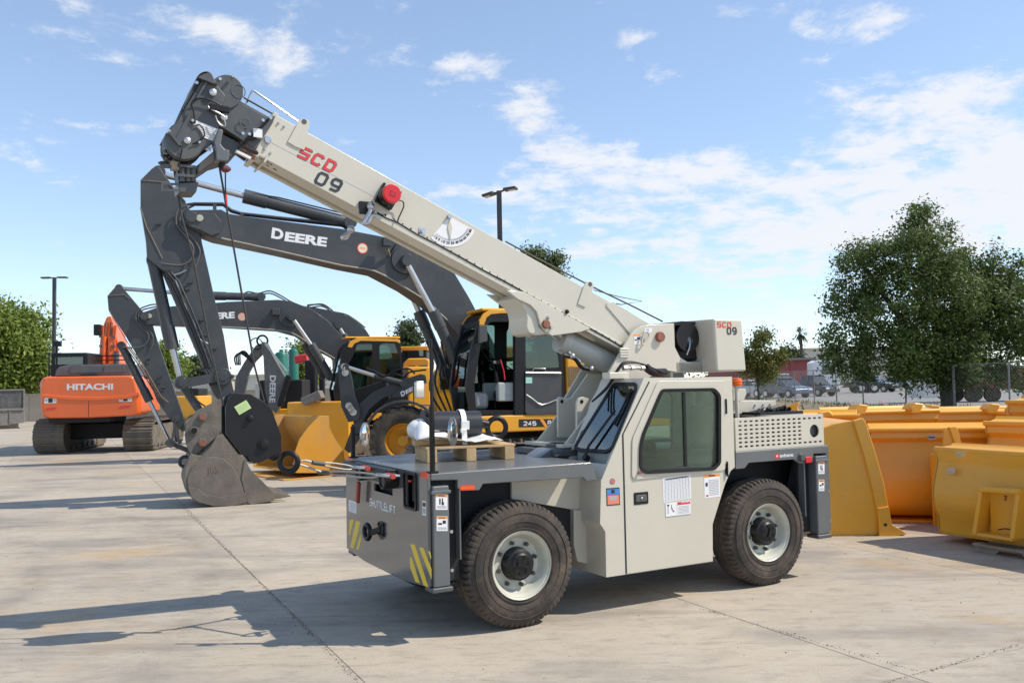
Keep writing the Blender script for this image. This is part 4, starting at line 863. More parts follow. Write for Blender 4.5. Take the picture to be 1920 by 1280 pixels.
m = MB(); m.tube([K.q(*A1(x, y), n=nn-.02) for x, y in ((365, 520), (355, 430), (340, 360), (365, 330), (430, 320), (500, 340), (560, 370), (640, 415))], .007, 6, smooth=5)
m.tube([K.q(*A1(x, y), n=nn-.02) for x, y in ((370, 535), (410, 535), (440, 590), (430, 635), (380, 670), (345, 685))], .006, 6, smooth=5); m.tube([K.q(*A1(x, y), n=nn-.02) for x, y in ((262, 720), (248, 790), (235, 840), (250, 910))], .006, 6)
m.build('limit_switch_cable', BLACK, boom)
m = MB(); m.bar(K.q(*A1(480, 385), n=nn-.02), K.q(*A1(640, 415), n=nn-.02), .04, .05); m.build('limit_switch', BLACK, boom, bevel=.006)
m = MB(); m.tube([K.q(*A1(x, y), n=nn-.03) for x, y in ((470, 385), (530, 420), (600, 465), (560, 440), (475, 395))], .007, 6); m.tube([K.q(*A1(x, y), n=nn-.03) for x, y in ((530, 455), (545, 500), (580, 535), (610, 535), (600, 490))], .004, 6, smooth=4); m.build('retaining_wire', STEEL, boom)
decal('white_label', boom, K.q(*A1(330, 590), n=nn+.012), K.q(*A1(505, 660), n=nn+.012), K.q(*A1(375, 495), n=nn+.012), WHITE, [(.1, .15*k, .9, .15*k+.05, GREYP) for k in range(1, 6)])
decal('white_label', boom, K.q(*A1(448, 730), n=nn+.03), K.q(*A1(490, 745), n=nn+.03), K.q(*A1(460, 690), n=nn+.03), WHITE, [(.2, .3, .8, .6, GREYP)])
# rope socket (grey casting) hanging from the head, roller box at the very tip
m = MB(); m.prism(hq(A1, [(510, 670), (550, 560), (590, 575), (570, 690), (600, 725), (640, 735), (632, 820), (610, 828), (530, 820), (525, 730)], nn-.04), nn-.06, nn+.04); m.build('rope_socket', GREY, boom, bevel=.012)
m = MB(); m.cyl(K.q(*A1(585, 835), n=nn), K.q(*A1(588, 890), n=nn), .022); m.build('socket_neck', BLACK, boom)
m = MB(); m.lathe([(0, .01), (.3, .028), (.7, .028), (1, .01)], K.q(*A1(565, 880), n=nn), K.q(*A1(652, 885), n=nn), 16); m.build('weight_clamp', mat('oxide_red', (.13, .03, .03), .5), boom)
m = MB(); m.prism(hq(A1, [(225, 995), (395, 985), (375, 1070), (240, 1068)], HN0), HN0, HN0+.22); m.build('roller_box', DGREY, boom, bevel=.006)
m = MB(); m.prism(hq(A1, [(235, 850), (385, 870), (375, 930), (380, 985), (240, 985), (230, 920)], HN0), HN0+.02, HN0+.20); m.build('roller_bracket', BLACK, boom, bevel=.006)
for x in (265, 310, 350):
    m = MB(); m.cyl(K.q(*A1(x, 880), n=HN0+.0), K.q(*A1(x, 985), n=HN0+.0), .02, seg=14); m.build('guide_roller', DGREY, boom)
m = MB()
for y in (855, 930): m.bar(K.q(*A1(225, y), n=HN0-.03), K.q(*A1(375, y+12), n=HN0-.03), .012, .02)
for x, y in ((100, 775), (130, 800), (95, 830), (120, 740), (80, 835)): m.cyl(K.q(*A1(x, y), n=HN0), K.q(*A1(x+45, y+5), n=HN0+.05), .012, seg=8)
m.bar(K.q(*A1(85, 860), n=HN0), K.q(*A1(260, 870), n=HN0), .03, .025); m.build('guide_bracket', DGREY, boom)
m = MB(); m.box(*(lambda p: (p.x-.03, p.x+.03, HN0-.03, HN0+.05, p.z-.03, p.z+.03))(K.q(*A1(205, 860), n=HN0))); m.build('rope_clamp', mat('brass_clamp', (.35, .27, .18), .5), boom)
m = MB(); 
for x, y in ((150, 1000), (150, 1050)): m.bar(K.q(*A1(100, y), n=HN0), K.q(*A1(235, y+5), n=HN0), .012, .016)
m.bar(K.q(*A1(105, 990), n=HN0), K.q(*A1(105, 1060), n=HN0), .012, .016); m.build('guard_frame', DGREY, boom)
# hardware between head and collar
m = MB()
for a, b in (((740, 690), (860, 580)), ((800, 640), (960, 480)), ((730, 700), (870, 760))): m.bar(K.q(*A1(*a), n=HN0-.02), K.q(*A1(*b), n=HN0-.02), .02, .02)
m.tube([K.q(*A1(x, y), n=HN0-.03) for x, y in ((760, 680), (800, 640), (850, 640), (860, 600))], .010, 6); m.build('jib_linkage', BLACK, boom)
m = MB(); m.bar(K.q(*A1(690, 740), n=HN0), K.q(*A1(810, 800), n=HN0), .035, .02); m.box(*(lambda p: (p.x-.035, p.x+.035, HN0-.04, HN0, p.z-.035, p.z+.035))(K.q(*A1(860, 605), n=HN0))); m.build('wear_pad', WHITE, boom)
m = MB()
for x, y in ((770, 700), (810, 730), (760, 740), (800, 770), (850, 745), (830, 790)): m.box(*(lambda p: (p.x-.018, p.x+.018, HN0-.0, HN0+.02, p.z-.014, p.z+.014))(K.q(*A1(x, y), n=HN0)))
m.build('bolt_heads', COPPER, boom)
# bail wires on top of the boom
m = MB(); m.tube([K.q(*A1(x, y), n=1.0) for x, y in ((770, 375), (795, 320), (822, 260), (835, 258), (1000, 370), (1190, 505))], .009, 8); m.build('rope_bail', STEEL, boom)
m = MB(); m.tube([K.q(*B3(x, y), n=1.0) for x, y in ((975, 565), (1180, 620), (1390, 662), (1210, 690), (1090, 668))], .005, 6); m.build('rope_bail', ROPE, boom)
# hoist rope: winch, along the boom top, over the sheaves
m = MB(); m.tube([K.q(*p, n=.98) for p in (B8(655, 272), B3(1280, 690), B3(1070, 590), B3(900, 505), B3(720, 412), B3(480, 290), B3(220, 150))], .0085, 8); m.build('hoist_rope', ROPE, crane)
m = MB(); m.tube([K.q(*p, n=.98) for p in (A1(1000, 450), A1(755, 312))], .0085, 8); m.build('hoist_rope', ROPE, crane)

# ------- hook block, held by the falls of rope
HB = .86
hb = K.root('hook_block', 'black octagonal hook block with a pale green sticker hanging from the crane boom', 'hook block')
h = lambda x, y, n=HB: K.q(*C2(x, y), n=n)
oc = [(440, 415), (480, 385), (600, 392), (700, 450), (760, 510), (785, 580), (830, 700), (832, 830), (762, 862), (665, 910), (622, 915), (580, 860), (545, 858), (415, 690), (412, 492)]
pp = [(lambda w: (w.x, w.z))(h(*p)) for p in oc]
m = MB(); m.prism(pp, HB, HB+.03); m.prism(pp, HB+.17, HB+.20); m.build('cheek_plate', BLACK, hb, bevel=.006)
ppi = inset(pp, .03); m = MB(); m.prism(ppi, HB+.03, HB+.17); m.build('sheave_pack', WELL, hb)
decal('green_sticker', hb, h(515, 550, HB-.001), h(605, 498, HB-.001), h(476, 490, HB-.001), mat('pale_green_print', (.48, .66, .28), .5), [(.1, .12+.15*k, .88, .17+.15*k, mat('faded_print', (.40, .50, .25), .5)) for k in range(5)])
for x, y, r in ((595, 575, .02), (700, 770, .035)):
    p = h(x, y); m = MB(); m.lathe([(0, r*1.4), (.01, r*1.4), (.012, r), (.03, r), (.034, r*.6)], (p.x, HB, p.z), (p.x, HB-1, p.z), 20); m.build('axle_end', BLACK, hb)
pr = h(885, 905, HB+.10); m = MB(); m.torus(pr, (.6, 1, 0), .076, .023, 36, 14); m.ball(h(770, 850, HB+.1), .05); m.bar(h(760, 845, HB+.1), h(820, 870, HB+.1), .06, .06); m.build('hook', BLACK, hb)
# falls of rope down to the block
for i, (a, b, n) in enumerate(((A1(200, 870), C2(400, 470), HB+.1), (A1(555, 835), A1(620, 1190), HB+.06), (A1(608, 890), A1(612, 1160), HB+.12))):
    pass
m = MB(); m.tube([K.q(*A1(195, 870), n=HB+.1), K.q(*A1(260, 1270), n=HB+.1), K.q(*C1(385, 560), n=HB+.1), K.q(*C1(495, 1130), n=HB+.1), K.q(*C2(395, 480), n=HB+.1)], .0085, 8); m.build('rope_fall', ROPE, hb)
m = MB(); m.tube([K.q(*A1(555, 830), n=HB+.06), K.q(*A1(610, 1150), n=HB+.06), K.q(*C1(640, 560), n=HB+.08), K.q(*C1(760, 1240), n=HB+.1), K.q(*C2(700, 450), n=HB+.1)], .0085, 8); m.build('rope_fall', ROPE, hb)
m = MB(); m.tube([K.q(*A1(608, 890), n=HB+.06), K.q(*A1(610, 1150), n=HB+.06)], .006, 8); m.build('weight_chain', ROPE, hb)
m = MB(); m.cyl(K.q(*A1(612, 1085), n=HB+.06), K.q(*A1(618, 1170), n=HB+.06), .010); m.build('chain_tag', REDP, hb)
# ------- the two slings from hook to deck shackles
for i, (sp_, lab) in enumerate(((SH[0], 'lower steel wire sling from the hook to the nearer deck shackle'), (SH[1], 'upper steel wire sling from the hook to the farther deck shackle'))):
    root = K.root('wire_sling', lab, 'sling', 'wire slings between hook and crane deck')
    a = K.q(*C2((920, 975)[i], (915, 895)[i]), n=HB+.1); b = Vec(sp_)+Vec((-.07, 0, 0)); mids = [K.q(*C2(1140, 980), n=HB+.12), K.q(*C2(1100, 912), n=HB+.1)][i]
    d = (b-mids); m = MB(); m.tube([a, a+(mids-a)*.3+Vec((0, 0, .01)), mids], .010, 8); m.build('rope_leg', SLING, root)
    o2 = Vec((0, 0, .016)); m = MB(); m.tube([mids, mids+d*.3+o2, mids+d*.8+o2, b, mids+d*.8-o2*1.3, mids+d*.3-o2, mids], .008, 8, smooth=5); m.build('rope_eye', SLING, root)
    m = MB(); m.cyl(mids-d.normalized()*.05, mids+d.normalized()*.07, .019); m.build('ferrule', DGREY, root)

# ------- load on the deck: pallet, wrapped black jib tube, strap
def deckp(zm, x, y, z=D): return K.q(*zm(x, y), v=z)
pa = deckp(A4, 560, 412); pb = deckp(A4, 795, 400); pc = deckp(A4, 1015, 390); pd_ = deckp(A4, 405, 395)
pal = Fr((*(K.o+K.U*pa.x+K.N*pa.y).to_2d(), D), 0)
# pallet axes measured on the deck: long side from pa to pc, depth from pa to pd_
ux = (K.U*(pc.x-pa.x)+K.N*(pc.y-pa.y)); hdg = math.degrees(math.atan2(ux.x, ux.y)); pal = Fr((pal.o.x, pal.o.y, D), hdg); PL_ = ux.length; PD = abs((K.U*(pd_.x-pa.x)+K.N*(pd_.y-pa.y)).dot(pal.N))
PD = max(.45, min(PD, 1.15))
rt = pal.root('wooden_pallet', 'small pine pallet lying on the grey deck of the crane', 'pallet')
ph = K.q(*A4(560, 412), v=D); hgt = .145
for k in range(3):
    u = (PL_-.09)*k/2; m = MB(); m.box(u, u+.09, 0, PD, 0, hgt-.03); m.build('runner', WOOD, rt, bevel=.004)
plank = None
for k in range(4):
    if plank is None: m = MB(); m.box(-.01, PL_+.01, 0, PD/4*.8, 0, .022); plank = m.build('plank', WOOD, rt, bevel=.003); o = plank
    else: o = plank.copy(); COL.objects.link(o)
    o.location = (0, PD/4*1.06*k, hgt-.029+.001*k)
m = MB(); a = pal.q(*A6(820, 1040), n=.2); b = pal.q(*A6(1240, 1030), n=.2); m.box(a.x, b.x, .2, .32, hgt, hgt+.05); m.build('batten', WOOD, rt, bevel=.004)
# the black tube
ty = .27
ta = pal.q(*A6(905, 880), n=ty); tb = pal.q(*A6(1275, 895), n=ty); rad = abs(pal.q(*A6(1100, 795), n=ty-.1).z-pal.q(*A6(1100, 970), n=ty-.1).z)/2*1.08
jib = Fr((*(pal.o+pal.U*ta.x+pal.N*ty).to_2d(), D+ta.z*0), hdg)
jr = pal.root('rolled_boom_weight', 'black steel tube with ring end strapped onto the small deck pallet', 'steel tube')
zc = hgt+.05+rad+.01; 
m = MB(); m.cyl((ta.x, ty, zc), (tb.x, ty, zc-.01), rad, seg=36); m.build('tube', mat('navy_black_paint', (.028, .03, .036), .35), jr, bevel=.01)
m = MB(); m.lathe([(0, rad*.5), (0, rad*1.12), (.06, rad*1.14), (.07, rad)], (ta.x-.04, ty, zc), (ta.x+.96, ty, zc), 32); m.build('end_flange', BLACK, jr)
m = MB(); m.cyl((ta.x+.02, ty-rad*1.02, zc+rad*.9), (ta.x+.02, ty-rad*.6, zc+rad*.9), .03); m.build('flange_stud', COPPER, jr)
m = MB(); m.cyl((tb.x, ty, zc), (tb.x+.08, ty, zc-.02), rad*.35); m.torus((tb.x+.17, ty, zc-.05), (0, 1, .0), .09, .025, 30, 12); m.build('ring_end', BLACK, jr)
sh_ = pal.root('plastic_sheet', 'crumpled white plastic sheet under the black tube on the pallet', 'plastic sheet')
m = MB(); rnd = random.Random(5); rows = []
for i in range(22):
    t = i/21; x = ta.x-.16+(tb.x+.3-ta.x)*t; row = []
    for j in range(14):
        s_ = j/13; y = .0+PD*.95*s_; z = hgt+.055+.03*math.sin(7*t+3*s_)+.012*rnd.random()
        if t < .26: z += .15*math.sin(math.pi*min(1, max(0, t)/.26))*math.sin(math.pi*min(1, s_*1.0+.0001))
        if t > .8: z -= .05*(t-.8)/.2
        row.append(m.bm.verts.new((x, y, max(z, hgt+.006 if 0 <= x <= PL_ else .01))))
    rows.append(row)
for a, b in zip(rows, rows[1:]):
    for j in range(13): m.bm.faces.new((a[j], a[j+1], b[j+1], b[j]))
m.ball((ta.x-.045, ty+.01, hgt+.04+rad*.80), rad*1.0, 1.15, 1.1, .85, 20); m.ball((ta.x+.03, ty-.05, hgt+.04+rad*.4), rad*.8, 1.6, 1.2, .55, 18)
o = m.build('sheet', PLASTIC, sh_, sharp=80); sd = o.modifiers.new('solid', 'SOLIDIFY'); sd.thickness = .004
st = pal.root('ratchet_strap', 'white ratchet strap with buckle tying the black tube to the pallet', 'strap')
sx = pal.q(*A6(1150, 880), n=ty-rad).x; m = MB(); pts = [(ty-rad*1.5, hgt+.02)]+[(ty+(rad+.006)*math.cos(math.radians(a)), zc+(rad+.006)*math.sin(math.radians(a))) for a in range(205, 20, -12)]+[(ty+rad*1.4, hgt+.02)]
pts = [(ty-rad-.02, hgt-.03)]+pts[1:]
rings = []
for i, (y, z) in enumerate(pts):
    rings.append([(sx, y, z), (sx+.05, y, z), (sx+.05, y+.001, z+.004), (sx, y+.001, z+.004)])
m.loft(rings); m.build('webbing', WHITE, st)
m = MB(); m.box(sx-.012, sx+.062, ty-rad-.045, ty-rad-.01, zc-.05, zc+.03); m.cyl((sx-.02, ty-rad-.035, zc-.055), (sx+.03, ty-rad-.035, zc-.055), .02); m.build('buckle', PLASTIC, st, bevel=.006)
# ------------------------------------------------------------------ ground
def concrete(name, joints=False):
    m = bpy.data.materials.new(name); m.use_nodes = True; nt = m.node_tree; b = nt.nodes['Principled BSDF']; L = nt.links.new
    g = nt.nodes.new('ShaderNodeNewGeometry'); cur = None
    def noise(sc, det, rough, lo, hi, stretch=None, rot=0.):
        n = nt.nodes.new('ShaderNodeTexNoise'); n.inputs['Scale'].default_value = sc; n.inputs['Detail'].default_value = det; n.inputs['Roughness'].default_value = rough
        mp = nt.nodes.new('ShaderNodeMapping'); mp.inputs['Scale'].default_value = stretch or (1, 1, 1); mp.inputs['Rotation'].default_value = (0, 0, rot); L(g.outputs['Position'], mp.inputs[0]); L(mp.outputs[0], n.inputs['Vector'])
        r = nt.nodes.new('ShaderNodeMapRange'); L(n.outputs[0], r.inputs[0]); r.inputs[1].default_value = lo; r.inputs[2].default_value = hi; return r.outputs[0]
    def mix(f, a, c):
        x = nt.nodes.new('ShaderNodeMix'); x.data_type = 'RGBA'; L(f, x.inputs[0])
        if isinstance(a, tuple): x.inputs[6].default_value = a+(1,)
        else: L(a, x.inputs[6])
        x.inputs[7].default_value = c+(1,); return x.outputs[2]
    def mul(f, k):
        x = nt.nodes.new('ShaderNodeMath'); x.operation = 'MULTIPLY'; L(f, x.inputs[0]); x.inputs[1].default_value = k; return x.outputs[0]
    c = mix(noise(.45, 6, .6, .35, .68), (.46, .395, .305), (.385, .335, .27))
    c = mix(mul(noise(2.2, 9, .75, .46, .66), .6), c, (.47, .42, .35))
    c = mix(mul(noise(.33, 5, .65, .56, .70), .8), c, (.46, .32, .17))             # ochre dust
    c = mix(mul(noise(.30, 8, .65, .50, .64, (1, 2.2, 1), .2), .65), c, (.22, .20, .18))     # grey scuffs
    c = mix(mul(noise(.55, 6, .7, .56, .66, (.25, 3.2, 1), .06), .4), c, (.19, .17, .155))    # tyre smears along the yard
    c = mix(mul(noise(1.1, 7, .75, .60, .68, (1, 1.6, 1), .9), .5), c, (.22, .19, .16))
    c = mix(mul(noise(5, 9, .8, .50, .66, (.6, 1.8, 1), .1), .75), c, (.25, .215, .18))
    c = mix(mul(noise(26, 5, .75, .56, .75), .5), c, (.22, .19, .16))
    sp = nt.nodes.new('ShaderNodeSeparateXYZ'); L(g.outputs['Position'], sp.inputs[0])
    def M2(op, a, b=None):
        n = nt.nodes.new('ShaderNodeMath'); n.operation = op
        for i, x in enumerate((a, b)):
            if x is None: continue
            if isinstance(x, (int, float)): n.inputs[i].default_value = x
            else: L(x, n.inputs[i])
        return n.outputs[0]
    brk = noise(1.6, 8, .8, .42, .62)
    for cx, cy, rd, wd, k in ((-8.5, 20.5, 7.2, .16, .5), (-8.5, 20.5, 9.0, .16, .45), (9, 3, 6.4, .12, .4), (9, 3, 5.0, .12, .35), (-14, 6, 9.5, .18, .4), (-14, 6, 11.3, .18, .4), (3.2, 5.2, 1.2, .05, .3)):
        dx = M2('SUBTRACT', sp.outputs[0], cx); dy = M2('SUBTRACT', sp.outputs[1], cy); d = M2('SQRT', M2('ADD', M2('MULTIPLY', dx, dx), M2('MULTIPLY', dy, dy)))
        q = M2('MULTIPLY', M2('SUBTRACT', d, rd), 1/wd); f = M2('MULTIPLY', M2('EXPONENT', M2('MULTIPLY', M2('MULTIPLY', q, q), -1)), k)
        c = mix(M2('MULTIPLY', f, brk), c, (.16, .145, .13))
    oi = nt.nodes.new('ShaderNodeObjectInfo'); mr = nt.nodes.new('ShaderNodeMapRange'); L(oi.outputs['Random'], mr.inputs[0]); mr.inputs[3].default_value = .93; mr.inputs[4].default_value = 1.05
    hv = nt.nodes.new('ShaderNodeHueSaturation'); L(mr.outputs[0], hv.inputs['Value']); L(c, hv.inputs['Color'])
    L(hv.outputs[0], b.inputs['Base Color']); b.inputs['Roughness'].default_value = .85; b.inputs['Specular IOR Level'].default_value = .3
    bp = nt.nodes.new('ShaderNodeBump'); bp.inputs['Strength'].default_value = .35; bp.inputs['Distance'].default_value = .006
    L(noise(60, 5, .6, .2, .8), bp.inputs['Height']); L(bp.outputs[0], b.inputs['Normal'])
    return m
CONC = concrete('yard_concrete')
m = MB(); m.face([(-1500, -300, -.006), (1500, -300, -.006), (1500, 2500, -.006), (-1500, 2500, -.006)])
grd = tag(m.build('ground', CONC), kind='structure')
JH = math.radians(153); ja = Vec((math.sin(math.radians(63)), math.cos(math.radians(63)), 0)); jb = Vec((-ja.y, ja.x, 0))
yard = bpy.data.objects.new('concrete_yard', None); COL.objects.link(yard); tag(yard, kind='structure')
SA, SB = 3.22, 4.65
m = MB(); m.prism([(.004, .004), (SA-.004, .004), (SA-.004, SB-.004), (.004, SB-.004)], -.015, 0, ax=2); sl0 = m.build('slab', CONC, yard, bevel=.004, seg=1); used = 0
for i in range(-15, 16):
    for j in range(-6, 12):
        o_ = ja*(1.83+SA*i)+jb*(4.17+SB*j)
        c_ = o_+ja*SA/2+jb*SB/2
        if c_.y < .5 or c_.y > 42 or abs(c_.x) > c_.y*.62+3.5: continue
        o = sl0 if used == 0 else sl0.copy()
        if used: COL.objects.link(o)
        used += 1; o.location = o_+Vec((0, 0, .0)); o.rotation_euler = (0, 0, math.atan2(ja.y, ja.x))
# dark thin cracks with crumbs of dirt along two joints
JD = mat('joint_dirt', (.10, .085, .07), .9, var=.3)
m = MB(); rnd = random.Random(2)
for a, b in ((C7(680, 285), C7(1540, 535)), (C6(900, 250), C6(1850, 1207)), (C7(1400, 570), C7(1900, 425))):
    A, B = ground(*a), ground(*b)
    for k in range(int((B-A).length*90)):
        t = rnd.random(); p = A+(B-A)*t+Vec((rnd.gauss(0, .012), rnd.gauss(0, .012), 0)); r = rnd.uniform(.0015, .0045)
        m.loft([[(p.x+r*math.cos(q+w), p.y+r*math.sin(q+w), z) for q in (0, 1.6, 3.1, 4.7)] for z, w in ((.0, .3), (r*.8, .5))])
for k in range(260):
    y = rnd.uniform(3.5, 16); x = rnd.uniform(-.6, .6)*y; r = rnd.uniform(.002, .006)
    m.loft([[(x+r*math.cos(q), y+r*math.sin(q)*rnd.uniform(.5, 1), z) for q in (0, 1.6, 3.1, 4.7)] for z in (.0, r)])
tag(m.build('gravel_crumbs', JD), kind='stuff')
# ------------------------------------------------------------------ tracked machines
def track(parent, u0, u1, y0, y1, h, shoe_mat, n_shoes=None, vertical=True):
    """crawler track along u, from u0 to u1, between y0 and y1; shoes are separate pieces"""
    r = h/2; L_ = (u1-u0)-2*r; per = 2*L_+2*math.pi*r; n = n_shoes or int(per/.22)
    m = MB(); m.box(u0+r, u1-r, y0+.12, y1-.12, .12, h-.16); m.cyl((u0+r, y0+.1, r), (u0+r, y1-.1, r), r-.07, seg=24); m.cyl((u1-r, y0+.1, r), (u1-r, y1-.1, r), r-.07, seg=24)
    for k in range(7):
        x = u0+r+L_*(k+.5)/7; m.cyl((x, y0+.08, .16), (x, y1-.08, .16), .10, seg=14)
    m.build('track_frame', DIRTY, parent)
    m = MB(); w = per/n; m.box(-w*.47, w*.47, y0, y1, -.03, 0); m.box(-w*.14, w*.0, y0, y1, 0, .06); m.box(w*.24, w*.32, y0, y1, 0, .03); sh = m.build('track_shoe', shoe_mat, parent); first = True
    for k in range(n):
        s = k*w
        if s < L_: x, z, a = u0+r+s, h, 0
        elif s < L_+math.pi*r: t = (s-L_)/r; x, z, a = u1-r+r*math.sin(t), r+r*math.cos(t), t
        elif s < 2*L_+math.pi*r: x, z, a = u1-r-(s-L_-math.pi*r), 0., math.pi
        else: t = (s-2*L_-math.pi*r)/r; x, z, a = u0+r-r*math.sin(t), r-r*math.cos(t), math.pi+t
        o = sh if first else sh.copy()
        if not first: COL.objects.link(o)
        first = False
        off = .03; o.location = (x+(-off)*math.sin(a)*1, 0, z-off*math.cos(a)) if 1 else 0; o.rotation_euler = (0, a, 0)
        o.location = (x-off*math.sin(a), 0, z-off*math.cos(a)+.035)
def ring_rod(m, a, b, r, ra=None): m.cyl(a, b, r, seg=18)
def cylinder(parent, rod0, rod1, bar1, r_rod, r_bar, gland=.18, name='hydraulic_cylinder', bm=None):
    """chrome rod rod0->rod1, barrel rod1->bar1"""
    rod0, rod1, bar1 = Vec(rod0), Vec(rod1), Vec(bar1); d = (bar1-rod1).normalized(); L_ = (bar1-rod1).length
    m = MB(); m.lathe([(-gland*.2, r_bar*.7), (-gland*.19, r_bar*1.12), (gland, r_bar*1.12), (gland+.01, r_bar), (L_, r_bar)], rod1, rod1+d, 28); b = m.build(name, bm or DEERE, parent)
    m = MB(); m.cyl(rod0, rod1+d*.1, r_rod, seg=20); m.build('chrome_rod', STEEL, b)
    ax = Vec((0, 1, 0))
    for c_, rr in ((rod0, r_bar*.95), (bar1, r_bar*1.05)): m = MB(); m.cyl(c_-ax*r_bar*1.1, c_+ax*r_bar*1.1, rr, seg=22); m.build('eye', DEERE, b)
    return b
def excav_cab(E, parent, zm, outline, n0, n1, pillar, doors, roofband, inner=True, opened=()):
    prof = [(lambda w: (w.x, w.z))(E.q(*zm(*p), n=n0)) for p in outline]
    m = MB(); m.prism(rounded(prof, .06, 3), n0, n1); cb = m.build('cab', BLACK, parent, bevel=.015)
    c = MB(); c.prism(inset(prof, .07), n0+.04, n1-.04); cut(cb, c)
    gl = []
    for d in doors:
        w = rounded([(lambda q: (q.x, q.z))(E.q(*zm(*p), n=n0)) for p in d], .05, 3); gl.append(w)
        c = MB(); c.prism(w, n0-.1, n1+.1); cut(cb, c)
    # front glass: cut the sloping front between the pillars
    a, b = Vec(prof[1]), Vec(prof[3])
    c = MB(); zlo, zhi = min(p[1] for p in prof)+.12, max(p[1] for p in prof)-.2; xf = min(p[0] for p in prof); c.box(xf-.5, xf+.28, n0+.08, n1-.08, zlo, zhi); cut(cb, c)
    front = [p for p in prof if p[0] < xf+.45 and zlo-.05 <= p[1] <= zhi+.2]; front.sort(key=lambda p: p[1])
    if len(front) > 1:
        m = MB()
        for k in range(len(front)-1):
            p, q = front[k], front[k+1]; m.loft([[(p[0]+.03, n0+.07, p[1]), (p[0]+.03, n1-.07, p[1]), (q[0]+.03, n1-.07, q[1]), (q[0]+.03, n0+.07, q[1])], [(p[0]+.038, n0+.07, p[1]), (p[0]+.038, n1-.07, p[1]), (q[0]+.038, n1-.07, q[1]), (q[0]+.038, n0+.07, q[1])]])
        m.build('windscreen', GLASS3, cb)
    for i_, w in enumerate(gl):
        if i_ not in opened: m = MB(); m.prism(w, n0+.006, n0+.012); m.build('side_window', GLASS3, cb)
        m = MB(); m.prism(w, n1-.012, n1-.006); m.build('side_window', GLASS3, cb)
    m = MB(); rb = [(lambda q: (q.x, q.z))(E.q(*zm(*p), n=n0-.01)) for p in roofband]; m.prism(rb, n0-.012, n0+.06); m.prism(rb, n1-.06, n1+.012); m.build('roof_rail', YELLOW, cb, bevel=.01)
    zt = max(p[1] for p in prof); m = MB(); m.box(xf+.35, max(p[0] for p in prof)-.15, n0+.05, n1-.05, zt-.02, zt+.04); m.build('roof_hatch', YELLOW, cb, bevel=.03)
    if inner:
        xc = (xf+max(p[0] for p in prof))/2; zf = min(p[1] for p in prof); nc = (n0+n1)/2
        m = MB(); m.box(xc-.2, xc+.35, nc-.25, nc+.25, zf+.35, zf+.5); m.build('seat', SEAT, cb, bevel=.05)
        m = MB(); m.prism([(xc+.25, zf+.5), (xc+.38, zf+.5), (xc+.5, zf+1.15), (xc+.38, zf+1.15)], nc-.22, nc+.22); m.build('seat_back', SEAT, cb, bevel=.05)
        m = MB(); m.box(xc-.35, xc-.0, nc-.42, nc-.28, zf+.3, zf+.65); m.build('console', mat('grey_trim', (0, 0, 0)), cb, bevel=.03); m = MB(); m.box(xc-.35, xc, nc+.28, nc+.42, zf+.3, zf+.65); m.build('console', mat('grey_trim', (0, 0, 0)), cb, bevel=.03)
        m = MB(); m.cyl((xc-.32, nc-.35, zf+.6), (xc-.36, nc-.35, zf+.85), .025); m.cyl((xc-.32, nc+.35, zf+.6), (xc-.36, nc+.35, zf+.85), .025); m.build('joystick', BLACK, cb)
    return cb, prof
# ---- front excavator
E1 = Fr((-4.91, 15.28), 67)
x1 = E1.root('tracked_excavator', 'large dark-boomed yellow excavator nearest the crane, its bucket resting on the concrete', 'excavator', 'excavators parked in a row')
CN = .55
q1 = lambda zm, x, y, n=CN: E1.q(*zm(x, y), n=n)
p1 = lambda zm, pts, n: [(lambda w: (w.x, w.z))(E1.q(*zm(*p), n=n)) for p in pts]
# bucket: shell with side plates, ears, teeth
side = [(150, 840), (112, 950), (100, 1050), (125, 1140), (165, 1180), (210, 1205), (330, 1233), (470, 1228), (590, 1222), (770, 1195), (788, 1140), (720, 1080), (600, 960), (545, 870), (500, 800), (400, 690), (350, 700), (300, 790), (230, 860)]
sp1 = p1(C2, side, 0)
m = MB(); m.prism(sp1, -.0, .03); bucket = m.build('bucket', DIRTY, x1, bevel=.006)
m = MB(); m.prism(sp1, 1.07, 1.10); m.build('bucket_side', DIRTY, bucket, bevel=.006)
wrap = p1(C2, [(300, 790), (230, 860), (150, 860), (112, 950), (100, 1050), (125, 1140), (165, 1180), (210, 1205), (330, 1233), (470, 1228), (590, 1222), (770, 1195)], 0); wi_ = p1(C2, [(300, 810), (235, 885), (165, 880), (130, 960), (120, 1050), (143, 1130), (180, 1165), (220, 1187), (332, 1213), (470, 1208), (590, 1202), (770, 1178)], 0)
m = MB(); rings = [[(a[0], y, a[1]) for a in (wrap+wi_[::-1])] for y in (.03, 1.07)]; m.loft(rings); m.build('bucket_shell', DIRTY, bucket)
m = MB(); ins = p1(C2, [(130, 1090), (125, 1020), (160, 940), (230, 880), (320, 862), (400, 880), (470, 950), (530, 1060), (570, 1200), (480, 1225), (330, 1228), (210, 1200), (150, 1150)], 0); m.prism(ins, -.018, -.001); m.build('wear_plate', mat('worn_steel', (.13, .115, .10), .55, var=.3, scale=4, dust=.5, bump=.4, dcol=(.24, .19, .13)), bucket, bevel=.008)
m = MB(); m.prism(p1(C2, [(130, 1090), (200, 1100), (260, 1145), (380, 1165), (520, 1140), (560, 1130), (572, 1200), (480, 1228), (330, 1233), (210, 1205), (150, 1160)], 0), -.03, -.019); m.build('heel_plate', mat('worn_steel', (0, 0, 0)), bucket, bevel=.006)
m = MB(); m.prism(p1(C2, [(555, 880), (600, 960), (720, 1080), (788, 1140), (770, 1195), (600, 1222), (575, 1200), (530, 1030)], 0), -.02, -.0005); m.build('side_cutter', mat('worn_steel', (0, 0, 0)), bucket, bevel=.006)
